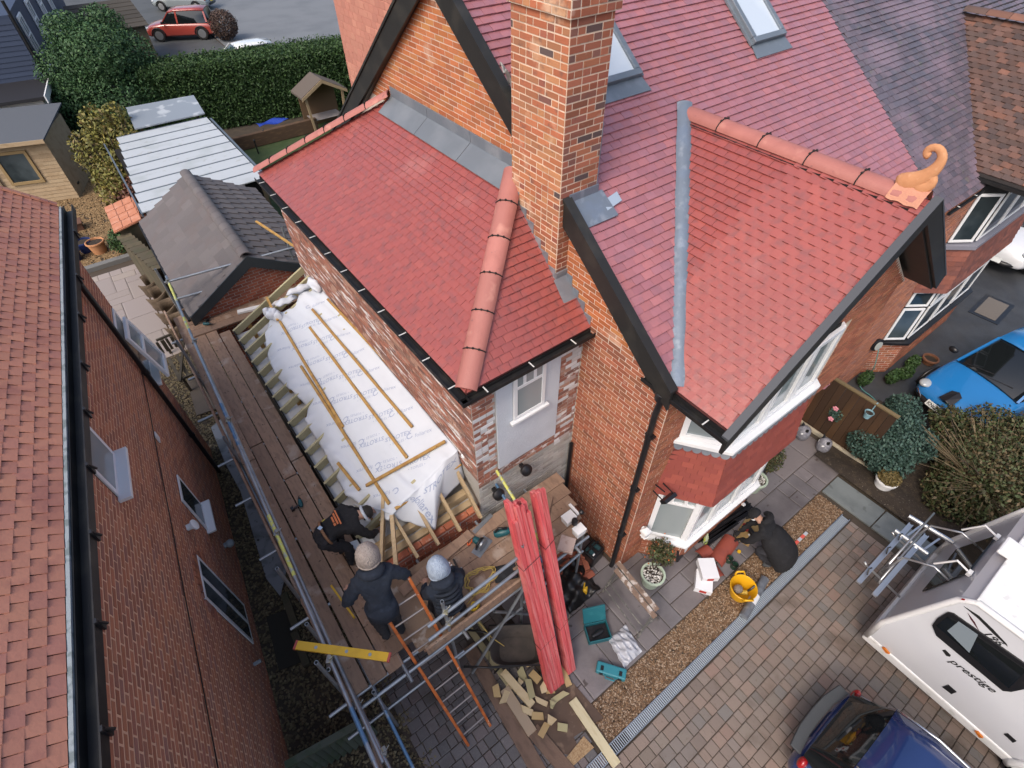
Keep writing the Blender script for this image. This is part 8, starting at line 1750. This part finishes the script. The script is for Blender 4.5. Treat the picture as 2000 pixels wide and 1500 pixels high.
loose_ridge('dark red ridge tile standing across the others near the board', (1395, 1100), (1428, 1055), .15); loose_ridge('red ridge tile lying partly under the white boxes', (1375, 1090), (1405, 1130), .11); loose_ridge('red ridge tile lying behind the white boxes', (1365, 1088), (1385, 1075), .12)
# tins, tape, bottle
for i, q in enumerate(((1422, 1096), (1432, 1108))):
    p = onz(*q, 0); m = MB(); m.lathe([(.055, .005), (.06, .01), (.06, .12), (.064, .13), (.05, .13), (.048, .03), (.001, .03)], p, 20, caps=False); tn = simple('paint_tin', ('dark green tin nearer the ridge tiles', 'dark green tin nearer the yellow tub')[i], 'tin', m, pmat('tin_green', (.02, .055, .035), .4), smooth='auto', group='dark green tins on the patio'); m = MB(); m.tube([p+V(.057*math.cos(t), .057*math.sin(t), .131) for t in np.linspace(0, 2*PI, 20)], .006, 6); m.obj('tin_rim', M_chrome, tn)
p = onz(1443, 1078, .03); m = MB(); m.lathe([(.03, 0), (.036, .01), (.03, .035), (.001, .036)], p, 16); simple('tape_measure', 'round yellow tape measure on the patio slab', 'tape measure', m, M_yel, smooth='auto')
p = onz(1376, 1062, .0); m = MB(); m.lathe([(.04, .005), (.045, .02), (.045, .14), (.02, .19), (.018, .22), (.001, .222)], p, 16, axis=(.5, .3, .8)); simple('water_bottle', 'clear plastic bottle with lime label on the patio below the bay', 'bottle', m, pmat('bottle_clear', (.40, .45, .30), .12, alpha=.75, stains=[(9, .5, .55, (.40, .50, .06), .9)]), smooth='auto')
# cutting board and saw in front of the crouching worker
a, b = onz(1447, 1058, .02), onz(1478, 1010, .02); m = MB(); m.beam(a, b, .30, .025); simple('cutting_board', 'plywood board on the patio under the power saw', 'board', m, pmat('ply_yellow', (.40, .27, .11), .8, stains=[(4, .5, .66, (.30, .18, .06), .6)]))
p = onz(1466, 1038, .08); ts = thing('tile_saw', 'red and black power saw held by the crouching worker', 'saw', (p[0], p[1], .035), R(70), local=True); m = MB(); m.lathe([(.04, -.14), (.05, -.08), (.05, .08), (.035, .12)], (0, 0, .06), 14, axis=(1, 0, 0)); m.obj('motor_body', M_black, ts, smooth='auto'); m = MB(); m.lathe([(.08, -.012), (.085, 0), (.08, .012)], (.10, .05, .06), 20, axis=(0, 1, 0)); m.obj('guard', pmat('tool_red', (.30, .02, .03), .4), ts, smooth='auto'); m = MB(); m.box((-.12, -.07, 0), (-.02, .06, .012)); m.obj('base_plate', M_upvc, ts)
a, b = onz(1547, 1068, .03), onz(1576, 1040, .03); wl_ = thing('marker_stick', 'red and silver banded measuring stick on the gravel', 'measuring stick', (a+b)/2)
for i in range(5): p_, q_ = a+(b-a)*i/5, a+(b-a)*(i+1)/5; m = MB(); m.beam(p_, q_, .055, .02); m.obj('band', (pmat('band_silver', (.42, .45, .50), .4), pmat('band_red', (.62, .10, .07), .5))[i % 2], wl_)
# yellow flexible tub with contents
p = onz(1448, 1165, 0); p = V(5.52, .70, .01); tb_ = thing('flexible_tub', 'bright yellow flexible builder tub on the gravel', 'tub', p)
m = MB(); prof = [(.155, 0), (.19, .12), (.225, .30), (.235, .305), (.225, .315), (.212, .30), (.18, .12), (.148, .015), (.001, .012)]; m.lathe(prof, p, 28, caps=False); m.lathe([(.001, 0), (.155, 0)], p, 28, caps=False); m.obj('tub_body', pmat('tub_yellow', (.68, .36, .012), .4), tb_, smooth='auto')
for s in (-1, 1): m = MB(); d_ = V(.6, .8, 0)*s; t_ = V(-.8, .6, 0); m.tube([p+d_*.225+t_*.09+V(0, 0, .30), p+d_*.255+t_*.06+V(0, 0, .36), p+d_*.26-t_*.06+V(0, 0, .36), p+d_*.225-t_*.09+V(0, 0, .30)], .018, 8); m.obj('handle', MATS['tub_yellow'], tb_, smooth=True)
gr_ = thing('angle_grinder', 'yellow angle grinder lying inside the yellow tub', 'grinder', p+V(0, 0, .05)); m = MB(); m.lathe([(.03, -.13), (.045, -.02), (.04, .10)], p+V(.0, -.02, .12), 12, axis=(.5, -.7, .45)); m.obj('motor_body', pmat('grinder_yellow', (.50, .33, .05), .5), gr_, smooth='auto'); m = MB(); m.sphere(p+V(-.03, .05, .17), (.09, .08, .07), 12, 8); m.obj('rag', pmat('rag_grey', (.20, .17, .15), .95, bump=(40, .8)), gr_, smooth=True); m = MB(); m.tube([p+V(.02, -.05, .10), p+V(.12, -.09, .22), p+V(.19, -.10, .28)], .02, 8); m.obj('handle', M_black, gr_)
# roll of damp-proof membrane
a, b = onz(1452, 1205, .07), onz(1494, 1130, .07); rl = thing('membrane_roll', 'grey roll of roofing underlay lying on the gravel by the drain', 'roll', (a+b)/2); m = MB(); m.tube([a, b], .075, 20); m.obj('roll_body', pmat('roll_grey', (.11, .12, .14), .35, stains=[(9, .5, .65, (.20, .22, .25), .6)]), rl, smooth='auto'); d_ = nrm(b-a); m = MB(); m.lathe([(.0765, .30), (.0765, .50)], a, 24, axis=d_, caps=False); m.obj('label_wrap', pmat('label_white', (.66, .67, .70), .6), rl, smooth=True)
# black gutters and trims stacked under the bay
gt_ = [((1352, 1052), (1462, 980)), ((1362, 1056), (1470, 988)), ((1345, 1040), (1455, 972)), ((1372, 1058), (1462, 1000)), ((1380, 1062), (1440, 1018))]
for i, (q0, q1) in enumerate(gt_):
    a, b = onz(*q0, .05), onz(*q1, .05); m = MB(); d, s_, u_ = frame(b-a); m.loft([[p+s_*x+V(0, 0, z) for (x, z) in ((-.055, .03), (-.05, -.03), (.05, -.03), (.055, .03), (.045, .03), (.042, -.02), (-.042, -.02), (-.045, .03))] for p in (a, b)]); simple('gutter_length', ('black gutter length nearest the brick plinth end', 'black gutter length in the middle of the pile', 'black gutter length tight against the bay wall', 'short black gutter length nearest the ridge tiles', 'shortest black trim at the front of the gutter pile')[i], 'gutter', m, M_black, group='black gutter lengths stacked below the bay')
p = onz(1452, 985, .1); m = MB(); m.sphere(p, (.045, .045, .03), 10, 8); simple('plastic_fitting', 'small white cap on the gutter pile', 'fitting', m, M_upvc, smooth=True)
# framed black board leaning at the plinth
a, b = onz(1325, 1098, 0), onz(1345, 1072, 0); fb_ = thing('framed_panel', 'small black framed panel leaning at the bay corner', 'panel', (a+b)/2); m = MB(); m.hexa([a, b, b+V(-.05, .03, 0), a+V(-.05, .03, 0)]+[q+V(-.05, .06, .42) for q in (a, b, b+V(-.03, .02, 0), a+V(-.03, .02, 0))]); m.obj('frame', M_black, fb_); c_ = (a+b)/2+V(.0, .0, .27)+V(-.02, .03, 0); nn2 = nrm(np.cross(b-a, (-.05, .06, .42))); nn2 = nn2 if nn2@(CP-c_) > 0 else -nn2; d_ = nrm(b-a); m = MB(); m.hexa([c_+d_*x+nrm(V(-.05, .06, .42))*y+nn2*z for z in (.025, .03) for (x, y) in ((-.05, -.07), (.05, -.07), (.05, .07), (-.05, .07))]); m.obj('label_sheet', M_upvc, fb_)
# debris in the planting bed and drive
p = onz(1755, 1092, 0); m = MB(); m.sphere(p+V(0, 0, .02), (.05, .035, .025), 8, 6); simple('white_litter', 'scrap of white litter on the stone path edge', 'litter', m, M_upvc)
p = onz(1785, 1002, .03); m = MB(); m.cbox(p, (.35, .25, .08), .4); simple('stone_block', 'mossy stone block at the edge of the planting bed', 'stone', m, pmat('stone_moss', (.14, .17, .13), .9, bump=(15, .5)), bevel=.02)
# low timber fence and posts at the foot of the scaffold, bottom left
lf = thing('low_fence', 'green weathered slatted fence panel at the bottom of the passage', 'fence', (-1.0, 2.3, 0))
M_gw = pmat('slat_green_grey', rough=.9, palette=[(.085, .10, .075), (.07, .085, .065), (.10, .11, .085)], var=.15, stains=[(5, .5, .65, (.05, .075, .035), .7)])
fa, fb = onz(560, 1500, .9), onz(715, 1412, .9)
for i in range(12):
    p = fa+(fb-fa)*(i/12); m = MB(); m.hexa([V(p[0], p[1], .02), V(p[0]+.10, p[1]+.05, .02), V(p[0]+.115, p[1]+.03, .02), V(p[0]+.015, p[1]-.02, .02)]+[q+V(0, 0, .88) for q in (V(p[0], p[1], .02), V(p[0]+.10, p[1]+.05, .02), V(p[0]+.115, p[1]+.03, .02), V(p[0]+.015, p[1]-.02, .02))]); m.obj('slat', M_gw, lf)
m = MB(); m.beam(fa+V(0, .03, .03), fb+V(0, .03, .03), .09, .05); m.obj('capping', M_gw, lf)
a, b = onz(690, 1335, 1.45), onz(745, 1500, 1.0); m = MB(); m.beam(a, b, .05, .12); simple('leaning_plank', 'narrow brown plank leaning down beside the blue scaffold tube', 'plank', m, M_oldb)
for i, (q0, q1) in enumerate((((555, 1160), (580, 1230)), ((575, 1235), (600, 1300)))): a, b = onz(*q0, .06), onz(*q1, .06); m = MB(); m.beam(a, b, .12, .10); simple('timber_sleeper', ('old timber sleeper on the gravel by the grey sheet', 'old timber sleeper on the gravel by the dark cover')[i], 'sleeper', m, M_weath, bevel=.01)
flush_pieces()
